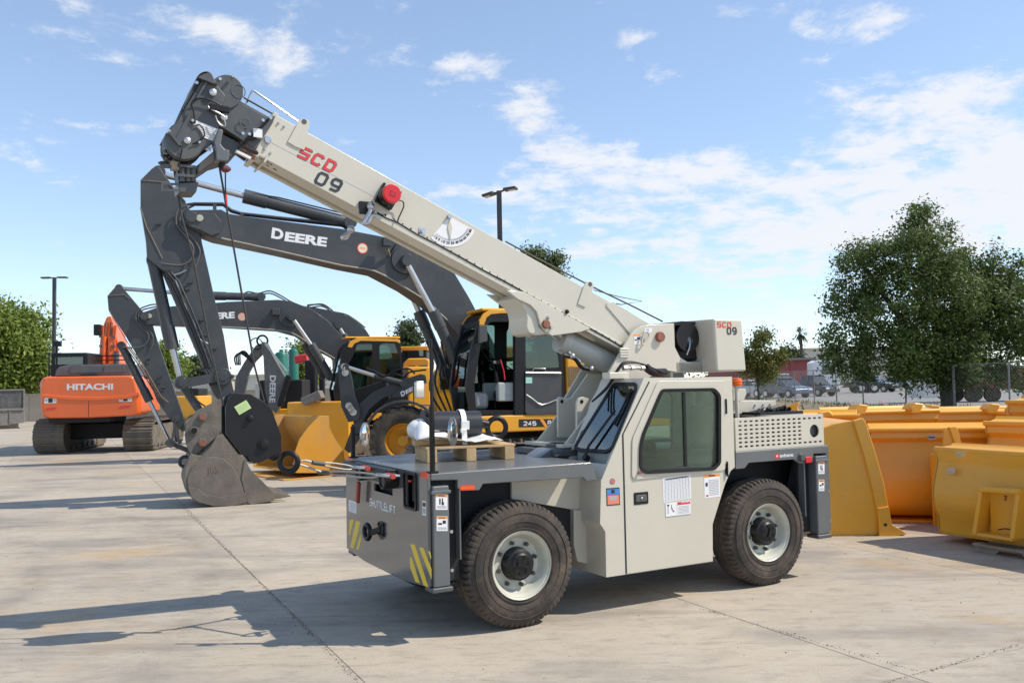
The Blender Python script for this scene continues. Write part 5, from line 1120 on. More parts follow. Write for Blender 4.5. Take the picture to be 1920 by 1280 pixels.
lettering('cast_lettering', 'JRW', bucket, q1(C2, 285, 1010, -.03), q1(C2, 375, 990, -.03), q1(C2, 305, 950, -.03), .02, DIRTY, w=.7, gap=.2) if 0 else small_text('cast_lettering', 'JRB', q1(C2, 280, 1005, -.022), q1(C2, 380, 990, -.022), DIRTY, bucket, off=.02)
for k in range(5):
    y = .02+k*.25
    a, b, c_ = p1(C2, [(740, 1120)], 0)[0], p1(C2, [(740, 1190)], 0)[0], p1(C2, [(900, 1160)], 0)[0]
    m = MB(); m.loft([[(a[0], y, a[1]), (a[0], y+.10, a[1]), (b[0], y+.10, b[1]+.0), (b[0], y, b[1])], [(c_[0], y+.02, c_[1]+.012), (c_[0], y+.08, c_[1]+.012), (c_[0], y+.08, c_[1]-.01), (c_[0], y+.02, c_[1]-.01)]]); m.build('bucket_tooth', DIRTY, bucket, bevel=.006)
p = q1(C2, 105, 900, .5); m = MB(); m.torus(p, (0, 1, 0), .085, .03, 26, 10); m.build('lifting_eye', DEERE, bucket)
ear = [(105, 700), (112, 640), (150, 580), (190, 520), (300, 465), (430, 400), (520, 430), (540, 520), (430, 600), (360, 700), (260, 790), (165, 870), (145, 840), (115, 770)]
for n in (.22, .80):
    m = MB(); m.prism(p1(C2, ear, n), n, n+.05); m.build('bucket_ear', DIRTY, bucket, bevel=.01)
m = MB(); m.prism(p1(C2, [(180, 700), (300, 560), (420, 520), (500, 620), (400, 780), (250, 830), (160, 800)], .28), .27, .80); m.build('coupler', DEERE, x1, bevel=.02)
for x, y, n in ((240, 565, .2), (238, 760, .2), (175, 668, .2)):
    p = q1(C2, x, y, n); m = MB(); m.cyl((p.x, n-.03, p.z), (p.x, n+.06, p.z), .075); m.build('pin_boss', DIRTY, bucket, bevel=.01); m = MB(); m.cyl((p.x, n-.045, p.z), (p.x, n, p.z), .05, seg=24); m.build('pin', COPPER if y != 668 else BLACK, bucket)
# stick
st_ = [C1(x, y) for x, y in ((75, 120), (145, 50), (165, 40), (190, 45), (220, 90), (345, 250), (425, 400), (445, 500), (480, 650), (520, 830), (575, 1050), (612, 1290))]+[C2(x, y) for x, y in ((478, 385), (455, 440), (400, 470), (330, 400), (235, 170))]+[C1(x, y) for x, y in ((444, 1216), (323, 934), (204, 660), (115, 590), (108, 480), (75, 280))]
sp2 = [(lambda w: (w.x, w.z))(E1.q(x, y, n=.38)) for x, y in st_]
m = MB(); m.prism(sp2, .38, .72); stick = m.build('stick', DEERE, x1, bevel=.012)
edge = [C1(x, y) for x, y in ((75, 285), (110, 400), (150, 480), (205, 590))]
m = MB(); m.tube([E1.q(x, y, n=.375) for x, y in edge], .012, 6); m.tube([E1.q(*C1(x, y), n=.375) for x, y in ((75, 122), (240, 135), (345, 250))], .010, 6); m.build('weld_bead', DIRTY, stick)
for k, off in enumerate((0, 22, 44)):
    m = MB(); m.tube([q1(C1, x+off, y, .36-.01*k) for x, y in ((205, 660), (262, 730), (330, 880), (400, 1050), (450, 1180), (470, 1240))]+[q1(C2, 235+off*.8, 200, .36), q1(C2, 300+off, 330, .36)], .017, 8); m.build('hydraulic_line', DEERE if k else BLACK, stick)
m = MB(); m.tube([q1(C1, x, y, .35) for x, y in ((285, 720), (340, 860), (400, 990), (430, 1070), (480, 1100))], .014, 8, smooth=4); m.tube([q1(C1, x, y, .35) for x, y in ((275, 690), (310, 680), (350, 660))], .018, 8); m.build('steel_line', STEEL, stick)
for k, (x, y) in enumerate(((185, 385), (300, 690), (420, 1010), (375, 735), (355, 775), (440, 960), (470, 1050), (430, 1050), (520, 1130))):
    p = q1(C1, x, y, .38); m = MB(); m.cyl((p.x-.03, .36, p.z-.01), (p.x+.03, .36, p.z+.01), .028, seg=10); m.build('line_clamp', DEERE, stick)
for y in (1000, 640):
    pass
# linkage
m = MB(); m.bar(q1(C2, 80, 315, .28), q1(C2, 395, 262, .28), .05, .16); m.bar(q1(C2, 80, 315, .80), q1(C2, 395, 262, .80), .05, .16); m.build('idler_link', DEERE, x1, bevel=.01)
m = MB(); m.bar(q1(C2, 80, 315, .55), q1(C2, 210, 510, .55), .34, .13, up=(0, 1, 0)) if 0 else m.bar(q1(C2, 80, 315, .55), q1(C2, 210, 510, .55), .34, .13); m.build('bucket_link', DEERE, x1, bevel=.012)
for x, y, r in ((78, 312, .13), (392, 262, .18), (460, 262, .05)):
    p = q1(C2, x, y, .24); m = MB(); m.cyl((p.x, .22, p.z), (p.x, .88, p.z), r*.8, seg=26); m.cyl((p.x, .2, p.z), (p.x, .22, p.z), r*.5, seg=6); m.build('linkage_pin', DEERE, x1, bevel=.01)
m = MB(); m.tube([q1(C2, x, y, .3) for x, y in ((128, 300), (150, 240), (200, 210), (260, 230), (290, 280))], .014, 8, smooth=4); m.tube([q1(C2, x, y, .3) for x, y in ((150, 340), (170, 410), (220, 460), (260, 485))], .014, 8, smooth=4); m.build('grease_hose', BLACK, x1)
cylinder(x1, q1(C2, 78, 300), q1(C1, 262, 1110), q1(C1, 150, 600), .055, .105, .35)
cylinder(x1, q1(C1, 185, 80), q1(C1, 715, 222), E1.q(655, 418, n=CN), .055, .115, .35)
m = MB(); m.tube([q1(C1, x, y, .45) for x, y in ((730, 200), (900, 225), (1290, 320))], .014, 8); m.build('cylinder_line', BLACK, x1)
# boom
bt_ = [C1(x, y) for x, y in ((330, 360), (335, 315), (365, 300), (560, 297), (605, 322), (705, 338), (1280, 412))]+[P0(x, y) for x, y in ((700, 440), (760, 452), (805, 472), (840, 500), (853, 513), (880, 558), (897, 590), (925, 640), (930, 700), (890, 705), (868, 640), (835, 600), (802, 570), (759, 541), (702, 511), (640, 499))]+[C1(x, y) for x, y in ((900, 550), (560, 478), (520, 470), (440, 440), (360, 400))]
bp2 = [(lambda w: (w.x, w.z))(E1.q(x, y, n=.28)) for x, y in bt_]
m = MB(); m.prism(bp2, .28, .84); bm1 = m.build('boom', DEERE, x1, bevel=.012)
# bottom flange: paler dusty edge
lowE = [E1.q(x, y, n=.265) for x, y in [C1(*t) for t in ((560, 470), (900, 545), (1280, 632))]+[(702, 508), (759, 539), (802, 567), (838, 600)]]
m = MB(); m.tube(lowE, .018, 6, smooth=3); m.build('flange_edge', mat('dusty_edge', (.28, .25, .21), .6, var=.2), bm1)
m = MB(); m.prism(p1(C1, [(345, 325), (380, 312), (520, 320), (560, 370), (550, 440), (500, 455), (430, 420), (370, 400), (345, 370)], .24), .22, .28); m.build('boom_nose_plate', DEERE, bm1, bevel=.01)
m = MB(); m.prism(p1(C1, [(345, 325), (380, 312), (520, 320), (560, 370), (550, 440), (500, 455), (430, 420), (370, 400), (345, 370)], .24), .84, .9); m.build('boom_nose_plate', DEERE, bm1, bevel=.01)
for x, y, r, mt in ((380, 340, .10, DEERE), (430, 348, .06, mat('pin_grease', (.42, .42, .33), .5))):
    p = q1(C1, x, y, .2); m = MB(); m.cyl((p.x, .19, p.z), (p.x, .95, p.z), r, seg=26); m.build('boom_pin', mt, bm1, bevel=.008)
p = E1.q(760, 487, n=.2); m = MB(); m.cyl((p.x, .02, p.z), (p.x, 1.12, p.z), .09, seg=24); m.cyl((p.x, .22, p.z), (p.x, .28, p.z), .26, seg=32); m.build('lift_pin', DEERE, bm1, bevel=.008)
m = MB(); m.tube([q1(C1, x, y, .5) for x, y in ((350, 300), (330, 290), (345, 270), (400, 262), (570, 262), (620, 300), (680, 320), (900, 345), (1290, 385))], .026, 8); m.tube([q1(C1, x, y, .62) for x, y in ((360, 290), (400, 270), (570, 272), (620, 312), (690, 330), (900, 355), (1290, 397))], .02, 8); m.build('boom_pipe', DEERE, bm1)
m = MB(); m.bar(q1(C1, 520, 265, .5), q1(C1, 520, 320, .5), .06, .05); m.build('pipe_bracket', DEERE, bm1); m = MB(); m.bar(q1(C1, 683, 318, .5), q1(C1, 683, 335, .5), .06, .08); m.build('pipe_bracket', DEERE, bm1)
for k, pts in enumerate((((350, 275), (300, 300), (290, 380), (340, 450), (390, 520), (380, 590), (320, 630), (200, 620)), ((345, 290), (315, 330), (320, 400), (390, 470), (430, 540), (420, 600), (400, 650)))):
    m = MB(); m.tube([q1(C1, x, y, .30) for x, y in pts], .016, 8, smooth=5); m.build('hose_loop', mat('grey_hose', (.09, .09, .09), .6), stick)
# lettering
cq = lambda x, y: E1.q(*C1(x, y), n=.2785)
def deere(parent, f, quads, mt=WHITE):
    """D larger than the rest: quads of (BL, BR, TL)"""
    small_text('maker_lettering', 'D', *[f(*quads[0][i]) for i in (0, 1)], mt, parent, TL=f(*quads[0][2]), off=.045); small_text('maker_lettering', 'EERE', f(*quads[1][0]), f(*quads[1][1]), mt, parent, TL=f(*quads[1][2]), off=.045)
deere(bm1, cq, (((858, 468), (928, 482), (866, 404)), ((938, 486), (1190, 521), (946, 430))))
c_ = E1.q(*A2(127, 530), n=.28); m = MB(); m.cyl((c_.x, .28, c_.z), (c_.x, .276, c_.z), .105, seg=36); o = m.build('round_warning', REDP, bm1); m = MB(); m.cyl((c_.x, .277, c_.z), (c_.x, .2745, c_.z), .086, seg=36); m.build('print', mat('cream_print', (.75, .68, .52), .5), o)
m = MB(); m.box(c_.x-.055, c_.x+.055, .2735, .2745, c_.z-.01, c_.z+.012); m.build('print', WARM, o)
p = E1.q(*A2(262, 505), n=.2); m = MB(); m.box(p.x-.08, p.x+.08, .02, .16, p.z-.06, p.z+.10); m.build('work_light', DEERE, bm1, bevel=.012); m = MB(); m.bar((p.x+.02, .12, p.z-.1), (p.x+.1, .26, p.z-.22), .05, .05); m.build('light_bracket', DIRTY, bm1)
m = MB(); m.tube([E1.q(x, y, n=.26) for x, y in ((742, 458), (735, 470), (728, 482), (745, 470), (770, 455))], .010, 6); m.build('light_cable', BLACK, bm1)
pv = E1.q(*C1(1275, 500), n=.2785)
# lift cylinders
cylinder(x1, E1.q(761, 490, n=.12), E1.q(814, 588, n=.12), E1.q(866, 700, n=.12), .06, .105, .3)
cylinder(x1, E1.q(750, 500, n=1.05), E1.q(787, 588, n=1.05), E1.q(835, 700, n=1.05), .06, .105, .3)
m = MB()
for k in range(5): m.tube([E1.q(800+9*k, 640+10*(k % 3), n=.2+.1*k), E1.q(812+8*k, 680, n=.1*k), E1.q(806+10*k, 730-9*k, n=.1*k), E1.q(830+9*k, 775, n=.1*k)], .02, 8, smooth=4)
m.build('hose_cluster', BLACK, x1)
m = MB(); m.prism([(lambda w: (w.x, w.z))(E1.q(x, y, n=.1)) for x, y in ((868, 700), (885, 665), (940, 640), (960, 800), (872, 800))], .1, .7); m.build('boom_foot', DEERE, x1, bevel=.02)
# cab, house, tracks
outl = [(300, 1035), (255, 780), (295, 470), (352, 262), (372, 200), (405, 145), (460, 112), (560, 104), (900, 106), (1010, 125), (1075, 230), (1120, 560), (1140, 1038)]
doors = [[(345, 990), (330, 760), (390, 380), (430, 250), (470, 205), (675, 205), (680, 990)], [(785, 615), (785, 260), (830, 200), (990, 205), (1050, 330), (1085, 610)]]
rb = [(372, 235), (378, 185), (412, 130), (470, 100), (600, 96), (940, 100), (940, 128), (560, 130), (480, 138), (440, 165), (415, 235)]
cab1, cp = excav_cab(E1, x1, C3, outl, -.95, .0, None, doors, rb, opened=(0,))
dn_ = -.97
m = MB(); m.prism(p1(C3, [(778, 640), (1098, 645), (1100, 1030), (790, 1030), (775, 1000)], dn_), dn_-.03, dn_); dr_ = m.build('open_door_panel', DEERE, cab1, bevel=.01)
m = MB(); m.tube([q1(C3, x, y, dn_-.05) for x, y in ((785, 655), (1098, 660))], .012, 6); m.tube([q1(C3, x, y, dn_-.05) for x, y in ((840, 650), (860, 618), (960, 620), (965, 650))], .008, 6); m.tube([q1(C3, x, y, dn_-.05) for x, y in ((790, 850), (850, 890), (930, 940), (1060, 895))], .010, 6, smooth=3); m.build('door_rail', STEEL, dr_)
m = MB(); m.prism(p1(C3, [(690, 150), (770, 150), (775, 1030), (685, 1030)], dn_), dn_-.01, dn_+.02); m.build('door_pillar', BLACK, cab1, bevel=.01)
decal('green_note', dr_, q1(C3, 786, 750, dn_-.032), q1(C3, 842, 750, dn_-.032), q1(C3, 786, 697, dn_-.032), mat('mint_print', (.35, .65, .55), .5), [(.1, .45, .9, .5, GREYP)])
m = MB(); m.prism(p1(C3, [(362, 240), (435, 232), (438, 380), (360, 400)], dn_-.06), dn_-.12, dn_-.06); m.build('cab_mirror', DEERE, cab1, bevel=.02)
m = MB(); m.tube([q1(C3, x, y, dn_) for x, y in ((560, 540), (590, 640), (600, 720))], .012, 8); m.build('seat_belt', RED, cab1)
m = MB(); m.box(*(lambda a, b: (a.x, b.x, -.6, -.2, b.z, a.z))(q1(C3, 555, 760, -.5), q1(C3, 640, 870, -.5))); m.build('bagged_parts', PLASTIC, cab1, bevel=.06)
m = MB(); a, b = q1(C3, 310, 830, -.6), q1(C3, 450, 980, -.6); m.box(a.x, b.x, -.7, -.3, b.z, a.z); m.build('wrapped_pedals', mat('grey_wrap', (.3, .3, .3), .5), cab1, bevel=.08)
ha, hb_ = q1(C3, 100, 1052, -.98), q1(C3, 1080, 1165, -.98)
hx0, hx1 = cp[0][0]-.9, cp[0][0]+4.6
m = MB(); m.box(cp[0][0]-.02, hx1, -.98, 1.5, hb_.z, ha.z); m.build('house_skirt', YELLOW, x1, bevel=.03)
m = MB(); m.box(cp[-1][0]+.04, hx1-.8, -.95, 1.5, ha.z, ha.z+1.25); hd_ = m.build('engine_hood', YELLOW, x1, bevel=.05)
m = MB(); m.box(cp[-1][0]+.5, hx1-.8, -.3, 1.7, ha.z+1.25, ha.z+1.45); m.build('hood_top', YELLOW, x1, bevel=.05)
m = MB(); a, b = q1(C3, 1160, 600, -.955), q1(C3, 1420, 775, -.955)
for k in range(24): 
    x = a.x+(b.x+.3-a.x)*k/24; m.box(x, x+.008, -.962, -.951, b.z, a.z)
for k in range(12):
    z = b.z+(a.z-b.z)*k/12; m.box(a.x, b.x+.3, -.962, -.951, z, z+.008)
m.build('grille', DIRTY, hd_)
m = MB(); m.prism([(hx1-.8, ha.z-.3), (hx1-.1, ha.z-.3), (hx1+.05, ha.z+.2), (hx1, ha.z+1.1), (hx1-.8, ha.z+1.1)], -.95, 1.5); m.build('counterweight', DEERE, x1, bevel=.08)
m = MB()
for a_, b_ in (((350, 250), (590, 700)), ((370, 430), (560, 640)), ((430, 520), (680, 520)), ((560, 530), (690, 640))): m.tube([q1(C3, a_[0], a_[1], -.1), q1(C3, (a_[0]+b_[0])/2, (a_[1]+b_[1])/2+20, -.15), q1(C3, b_[0], b_[1], -.1)], .014, 6, smooth=3)
m.build('wiper_arm', BLACK, cab1)
m = MB(); a, b = q1(C3, 495, 580, -.3), q1(C3, 575, 545, -.3); m.box(a.x, b.x, -.32, -.25, a.z, b.z); m.build('monitor', DGREY, cab1, bevel=.01)
m = MB(); a, b = q1(C3, 500, 575, -.33), q1(C3, 522, 550, -.33); m.box(a.x, b.x, -.335, -.32, a.z, b.z); m.build('monitor_label', WHITE, cab1)
m = MB(); a, b = q1(C3, 560, 420, .3), q1(C3, 690, 240, .3); m.box(a.x, b.x, .25, .6, q1(C3, 0, 560, .3).z, a.z); m.build('air_cleaner', YELLOW, x1, bevel=.05)
g0 = (hb_.z); d0 = q1(C3, 725, 1145, -.983)
decal('model_plate', x1, q1(C3, 725, 1140, -.983), q1(C3, 1025, 1135, -.983), q1(C3, 725, 1070, -.983), BLACKP, [])
lettering('model_lettering', '245', x1, q1(C3, 768, 1124, -.986), q1(C3, 876, 1122, -.986), q1(C3, 768, 1092, -.986), .24, WHITE, w=.7, gap=.3)
m = MB(); m.prism(p1(C3, [(910, 1070), (940, 1070), (985, 1138), (955, 1138)], -.986), -.987, -.984); m.prism(p1(C3, [(945, 1072), (970, 1072), (985, 1092), (975, 1120), (960, 1100)], -.986), -.9875, -.984) if 0 else None; m.build('model_stripe', WARM, x1)
lettering('model_lettering', 'P', x1, q1(C3, 982, 1115, -.986), q1(C3, 1006, 1113, -.986), q1(C3, 984, 1085, -.986), .24, WHITE, w=.7, gap=.3)
m = MB(); m.cyl((cp[0][0]+1.6, .45, .85), (cp[0][0]+1.6, .45, hb_.z), .6, seg=40); m.build('slew_ring', WELL, x1)
m = MB(); m.box(cp[0][0]+.6, cp[0][0]+2.6, -.4, 1.3, .45, .85); m.build('car_body', DEERE, x1, bevel=.05)
track(x1, cp[0][0]-.6, cp[0][0]+3.6, -1.0, -.45, .92, DIRTY); track(x1, cp[0][0]-.6, cp[0][0]+3.6, 1.0, 1.5, .92, DIRTY)

# ---- second excavator
E2 = Fr((-9.3, 24.2), 71)
x2 = E2.root('tracked_excavator', 'second excavator in the row, its raised elbow standing left of the front one', 'excavator', 'excavators parked in a row')
q2 = lambda zm, x, y, n=.5: E2.q(*zm(x, y), n=n)
p2 = lambda zm, pts, n: [(lambda w: (w.x, w.z))(E2.q(*zm(*p), n=n)) for p in pts]
m = MB(); m.prism(p2(D4, [(80, 130), (140, 62), (155, 52), (175, 55), (205, 90), (310, 215), (400, 340), (430, 440), (520, 700), (610, 960), (645, 1085), (600, 1080), (520, 1000), (430, 870), (330, 620), (200, 400), (100, 250), (88, 230)], .33), .33, .68); s2 = m.build('stick', DEERE, x2, bevel=.012)
m = MB(); m.tube([q2(D4, x, y, .32) for x, y in ((82, 130), (200, 120), (235, 150))], .012, 6); m.tube([q2(D4, x, y, .32) for x, y in ((95, 240), (200, 420), (260, 520))], .014, 6); m.build('weld_bead', DIRTY, s2)
cylinder(x2, q2(D4, 165, 78), q2(C1, 520, 815), q2(C1, 800, 822), .055, .11, .3)
cylinder(x2, q2(D4, 520, 1165), q2(D4, 372, 860), q2(D4, 180, 480), .055, .105, .3)
m = MB(); m.bar(q2(D4, 568, 990, .2), q2(D4, 532, 1165, .2), .05, .13); m.bar(q2(D4, 568, 990, .8), q2(D4, 532, 1165, .8), .05, .13); m.build('idler_link', DEERE, x2, bevel=.01)
m = MB(); m.bar(q2(D4, 530, 1168), q2(D4, 655, 1222), .3, .12); m.build('bucket_link', DEERE, x2, bevel=.01)
for x, y in ((568, 988), (530, 1168)):
    p = q2(D4, x, y); m = MB(); m.cyl((p.x, .15, p.z), (p.x, .88, p.z), .11, seg=22); m.build('linkage_pin', DEERE, x2)
m = MB(); m.prism(p2(D4, [(620, 1020), (720, 960), (900, 880), (950, 1200), (800, 1300), (660, 1290), (640, 1180)], .0), .0, 1.1); m.build('bucket', DIRTY, x2, bevel=.05)
for k, (off, mt) in enumerate(((0, DEERE), (16, COPPER), (30, DIRTY))):
    m = MB(); m.tube([q2(D4, x+off, y, .31-.01*k) for x, y in ((215, 500), (290, 600), (360, 720), (430, 840), (480, 880))], .016, 8); m.build('hydraulic_line', mt, s2)
for x, y in ((370, 575), (360, 605), (450, 705), (440, 745), (475, 780), (465, 800)):
    p = q2(D4, x, y, .33); m = MB(); m.cyl((p.x-.03, .31, p.z), (p.x+.05, .31, p.z+.02), .03, seg=10); m.build('line_clamp', DEERE, s2)
for pts in (((440, 190), (380, 195), (300, 230), (280, 290), (320, 350), (370, 400), (360, 460), (300, 495), (190, 490)), ((430, 205), (330, 230), (300, 270), (320, 330), (395, 400), (400, 470), (380, 510))):
    m = MB(); m.tube([q2(D4, x, y, .28) for x, y in pts], .02, 8, smooth=5); m.build('hose_loop', mat('grey_hose', (0, 0, 0)), s2)
m = MB(); m.prism([(lambda w: (w.x, w.z))(E2.q(x, y, n=.2)) for x, y in [C1(*t) for t in ((75, 945), (100, 910), (180, 882), (250, 878), (600, 850), (900, 838), (980, 847), (1100, 893), (1200, 965), (1290, 1060))]+[(652, 650), (660, 720), (630, 720)]+[C1(*t) for t in ((1240, 1190), (1100, 1112), (1010, 1052), (900, 1022), (560, 1000), (210, 990), (120, 985))]], .2, .8); b2m = m.build('boom', DEERE, x2, bevel=.012)
for x, y in ((100, 935), (130, 935)):
    p = q2(C1, x, y, .15); m = MB(); m.cyl((p.x, .1, p.z), (p.x, .9, p.z), .11 if x == 100 else .06, seg=24); m.build('boom_pin', DEERE if x == 100 else MATS['pin_grease'], b2m)
m = MB(); m.tube([q2(C1, x, y, .19) for x, y in ((560, 1000), (900, 1020), (1010, 1050), (1100, 1110), (1240, 1190))], .02, 6, smooth=3); m.build('flange_edge', MATS['dusty_edge'], b2m)
m = MB()
for d in (0, 14): m.tube([q2(C1, x, y+d, .5) for x, y in ((690, 810), (720, 790), (780, 800), (850, 785), (920, 815), (980, 850), (1060, 880), (1100, 870), (1170, 865), (1230, 905))], .02, 8, smooth=4)
m.build('boom_pipe', DEERE, b2m)
cf = lambda x, y: E2.q(*C1(x, y), n=.1985)
deere(b2m, cf, (((420, 965), (478, 962), (420, 908)), ((486, 957), (640, 948), (486, 918))))
c_ = E2.q(*C1(684, 940), n=.2); m = MB(); m.cyl((c_.x, .2, c_.z), (c_.x, .196, c_.z), .11, seg=30); m.build('round_warning', mat('coral_sticker', (.7, .4, .3), .5), b2m)
p = E2.q(*C1(970, 940), n=.2); m = MB(); m.cyl((p.x, -.05, p.z), (p.x, 1.05, p.z), .1, seg=22); m.cyl((p.x, .15, p.z), (p.x, .2, p.z), .3, seg=30); m.build('lift_pin', DEERE, b2m)
m = MB(); a = q2(C1, 890, 910, .1); m.box(a.x-.12, a.x+.1, .05, .2, a.z-.1, a.z+.1); m.build('work_light', DEERE, b2m, bevel=.02)
cylinder(x2, q2(C1, 985, 945, .05), q2(C1, 1105, 1115, .05), q2(C1, 1215, 1300, .05), .06, .11, .3)
cylinder(x2, q2(C1, 1000, 1010, .95), q2(C1, 1065, 1110, .95), q2(C1, 1170, 1290, .95), .06, .11, .3)
outl = [(250, 860), (215, 640), (255, 480), (285, 350), (320, 310), (390, 282), (480, 275), (690, 280), (718, 310), (735, 480), (765, 860)]
outl = [(x+30, y) for x, y in outl[:5]]+outl[5:]
doors = [[(300, 840), (300, 560), (385, 400), (415, 320), (520, 318), (520, 840)], [(572, 560), (570, 330), (600, 312), (680, 318), (715, 430), (730, 560)]]
rb = [(345, 340), (360, 300), (420, 275), (700, 285), (718, 300), (716, 316), (690, 303), (440, 297), (395, 315), (375, 345)]
cab2, cp2 = excav_cab(E2, x2, A6, outl, -.95, -.0, None, doors, rb)
h2 = cp2[0][1]
m = MB(); m.box(cp2[0][0]-.5, cp2[-1][0]+.9, -.98, 1.85, 1.05, 1.25); m.build('house_skirt', YELLOW, x2, bevel=.03)
m = MB(); m.box(cp2[-1][0]+.04, cp2[-1][0]+.7, -.95, 1.85, 1.25, 2.55); m.build('engine_hood', YELLOW, x2, bevel=.05)
m = MB(); m.box(cp2[-1][0]+.7, cp2[-1][0]+1.0, -.95, 1.85, 1.1, 2.4); m.build('counterweight', DEERE, x2, bevel=.1)
m = MB(); m.box(cp2[0][0]-.4, cp2[0][0]+1.6, -.6, 1.85, 1.25, max(1.3, h2)); m.build('cab_floor', DEERE, x2, bevel=.03)
track(x2, cp2[0][0]-1., cp2[0][0]+2.6, -1.0, -.45, .92, DIRTY); track(x2, cp2[0][0]-1., cp2[0][0]+2.6, 1.3, 1.85, .92, DIRTY)
m = MB(); m.box(cp2[0][0]+.0, cp2[0][0]+1.8, -.4, 1.3, .45, 1.05); m.build('car_body', WELL, x2)
# ---- third excavator: mostly hidden, its boom shows over the second
E3 = Fr((-9.0, 32.5), 74)
x3 = E3.root('tracked_excavator', 'third excavator in the row, only its dark boom showing behind the second', 'excavator', 'excavators parked in a row')
m = MB(); pp = [(lambda w: (w.x, w.z))(E3.q(x, y, n=.0)) for x, y in ((440, 585), (520, 572), (585, 575), (625, 583), (662, 596), (686, 618), (700, 640), (705, 700), (660, 700), (640, 640), (600, 615), (520, 605), (440, 610))]
m.prism(pp, 0, .6); b3m = m.build('boom', DEERE, x3, bevel=.012)
m = MB(); m.tube([E3.q(*A6(x, y), n=.3) for x, y in ((60, 45), (120, 40), (160, 42), (200, 62), (230, 88), (330, 110), (400, 150), (470, 205))], .03, 8, smooth=4); m.build('boom_pipe', DEERE, b3m)
p = E3.q(*A6(278, 185), n=-.1); m = MB(); m.cyl((p.x, -.25, p.z), (p.x, .8, p.z), .16, seg=20); m.build('lift_pin', DEERE, b3m)
cylinder(x3, E3.q(*A6(280, 190), n=-.15), E3.q(*A6(320, 255), n=-.15), E3.q(*A6(420, 420), n=-.15), .07, .11)
a = E3.q(690, 735, n=0); 
m = MB(); m.prism([(a.x-.2, 1.2), (a.x-.3, 1.9), (a.x, 3.0), (a.x+1.3, 3.05), (a.x+1.6, 2.2), (a.x+1.6, 1.2)], -.95, 0); m.build('cab', BLACK, x3, bevel=.05)
m = MB(); m.box(a.x-.5, a.x+4.6, -1, 1.7, 1.05, 1.25); m.box(a.x+1.7, a.x+4.4, -1, 1.7, 1.25, 2.5); m.build('house', YELLOW, x3, bevel=.05)
track(x3, a.x-.6, a.x+3.6, -1.0, -.45, .92, DIRTY, 30); track(x3, a.x-.6, a.x+3.6, 1.1, 1.7, .92, DIRTY, 30)
# ------------------------------------------------------------------ orange excavator seen from behind
H = Fr((-14.9, 28.3), 82)
ho = H.root('tracked_excavator', 'orange excavator seen from behind, white lettering across its rounded counterweight', 'excavator')
hp = lambda pts, n=0: [(lambda w: (w.x, w.z))(H.q(*A8(*p), n=n)) for p in pts]
hq1 = lambda x, y, n=0: H.q(*A8(x, y), n=n)
low = hp([(245, 760), (245, 730), (262, 702), (290, 694), (820, 686), (850, 692), (866, 720), (885, 800), (888, 900), (880, 925), (860, 940), (560, 955), (300, 958), (262, 945), (250, 900)])
m = MB(); cx_ = sum(p[0] for p in low)/len(low)
m.loft([[(cx_+(x-cx_)*.93, .0-.0, 1.0+(z-1.0)*1 if 0 else z*.97+.05) for x, z in low], [(x, .10, z) for x, z in low], [(x, 1.1, z) for x, z in low]]); cw = m.build('counterweight', HORANGE, ho, bevel=.03, seg=3)
m = MB(); b_ = hp([(262, 805), (450, 818), (620, 822), (800, 812), (880, 790), (884, 812), (800, 835), (620, 845), (450, 842), (262, 825)]); m.prism(b_, -.025, .05); m.build('counterweight_rib', HORANGE, cw, bevel=.02)
tq = lambda x, y: H.q(*A8(x, y), n=-.004)
small_text('maker_lettering', 'HITACHI', tq(422, 779), tq(714, 776), WHITE, cw, TL=tq(422, 739), off=.04)
for x0, x1, y0, y1 in ((280, 357, 862, 828), (752, 832, 852, 820)):
    decal('rear_label', cw, tq(x0, y0), tq(x1, y0-2), tq(x0, y1), WHITE, [(.32, .1, .68, .9, BLACKP), (.1, .3, .22, .7, GREYP), (.78, .3, .9, .7, GREYP)])
for q_ in (((282, 905), (345, 902), (360, 886), (300, 890)), ((745, 893), (815, 890), (830, 874), (765, 878))):
    P_ = [H.q(*A8(*p), n=-.003) for p in q_]; m = MB(); m.loft([[tuple(p) for p in P_], [(p.x, p.y-.004, p.z) for p in P_]]); m.build('reflector', REDP, cw)
for x, y in ((560, 760), (560, 900)): pass
m = MB(); m.prism(hp([(345, 690), (352, 655), (370, 632), (440, 618), (800, 614), (815, 640), (835, 688)], .3), .3, 2.2); m.build('engine_hood', mat('slate_hood', (.10, .10, .105), .5, var=.1, dust=.2), ho, bevel=.03)
m = MB(); m.prism(hp([(440, 672), (445, 630), (640, 625), (640, 668)], .28), .28, .3); m.prism(hp([(655, 668), (655, 625), (780, 622), (800, 664)], .28), .28, .3); m.build('hood_panel', mat('slate_hood', (0, 0, 0)), ho, bevel=.01)
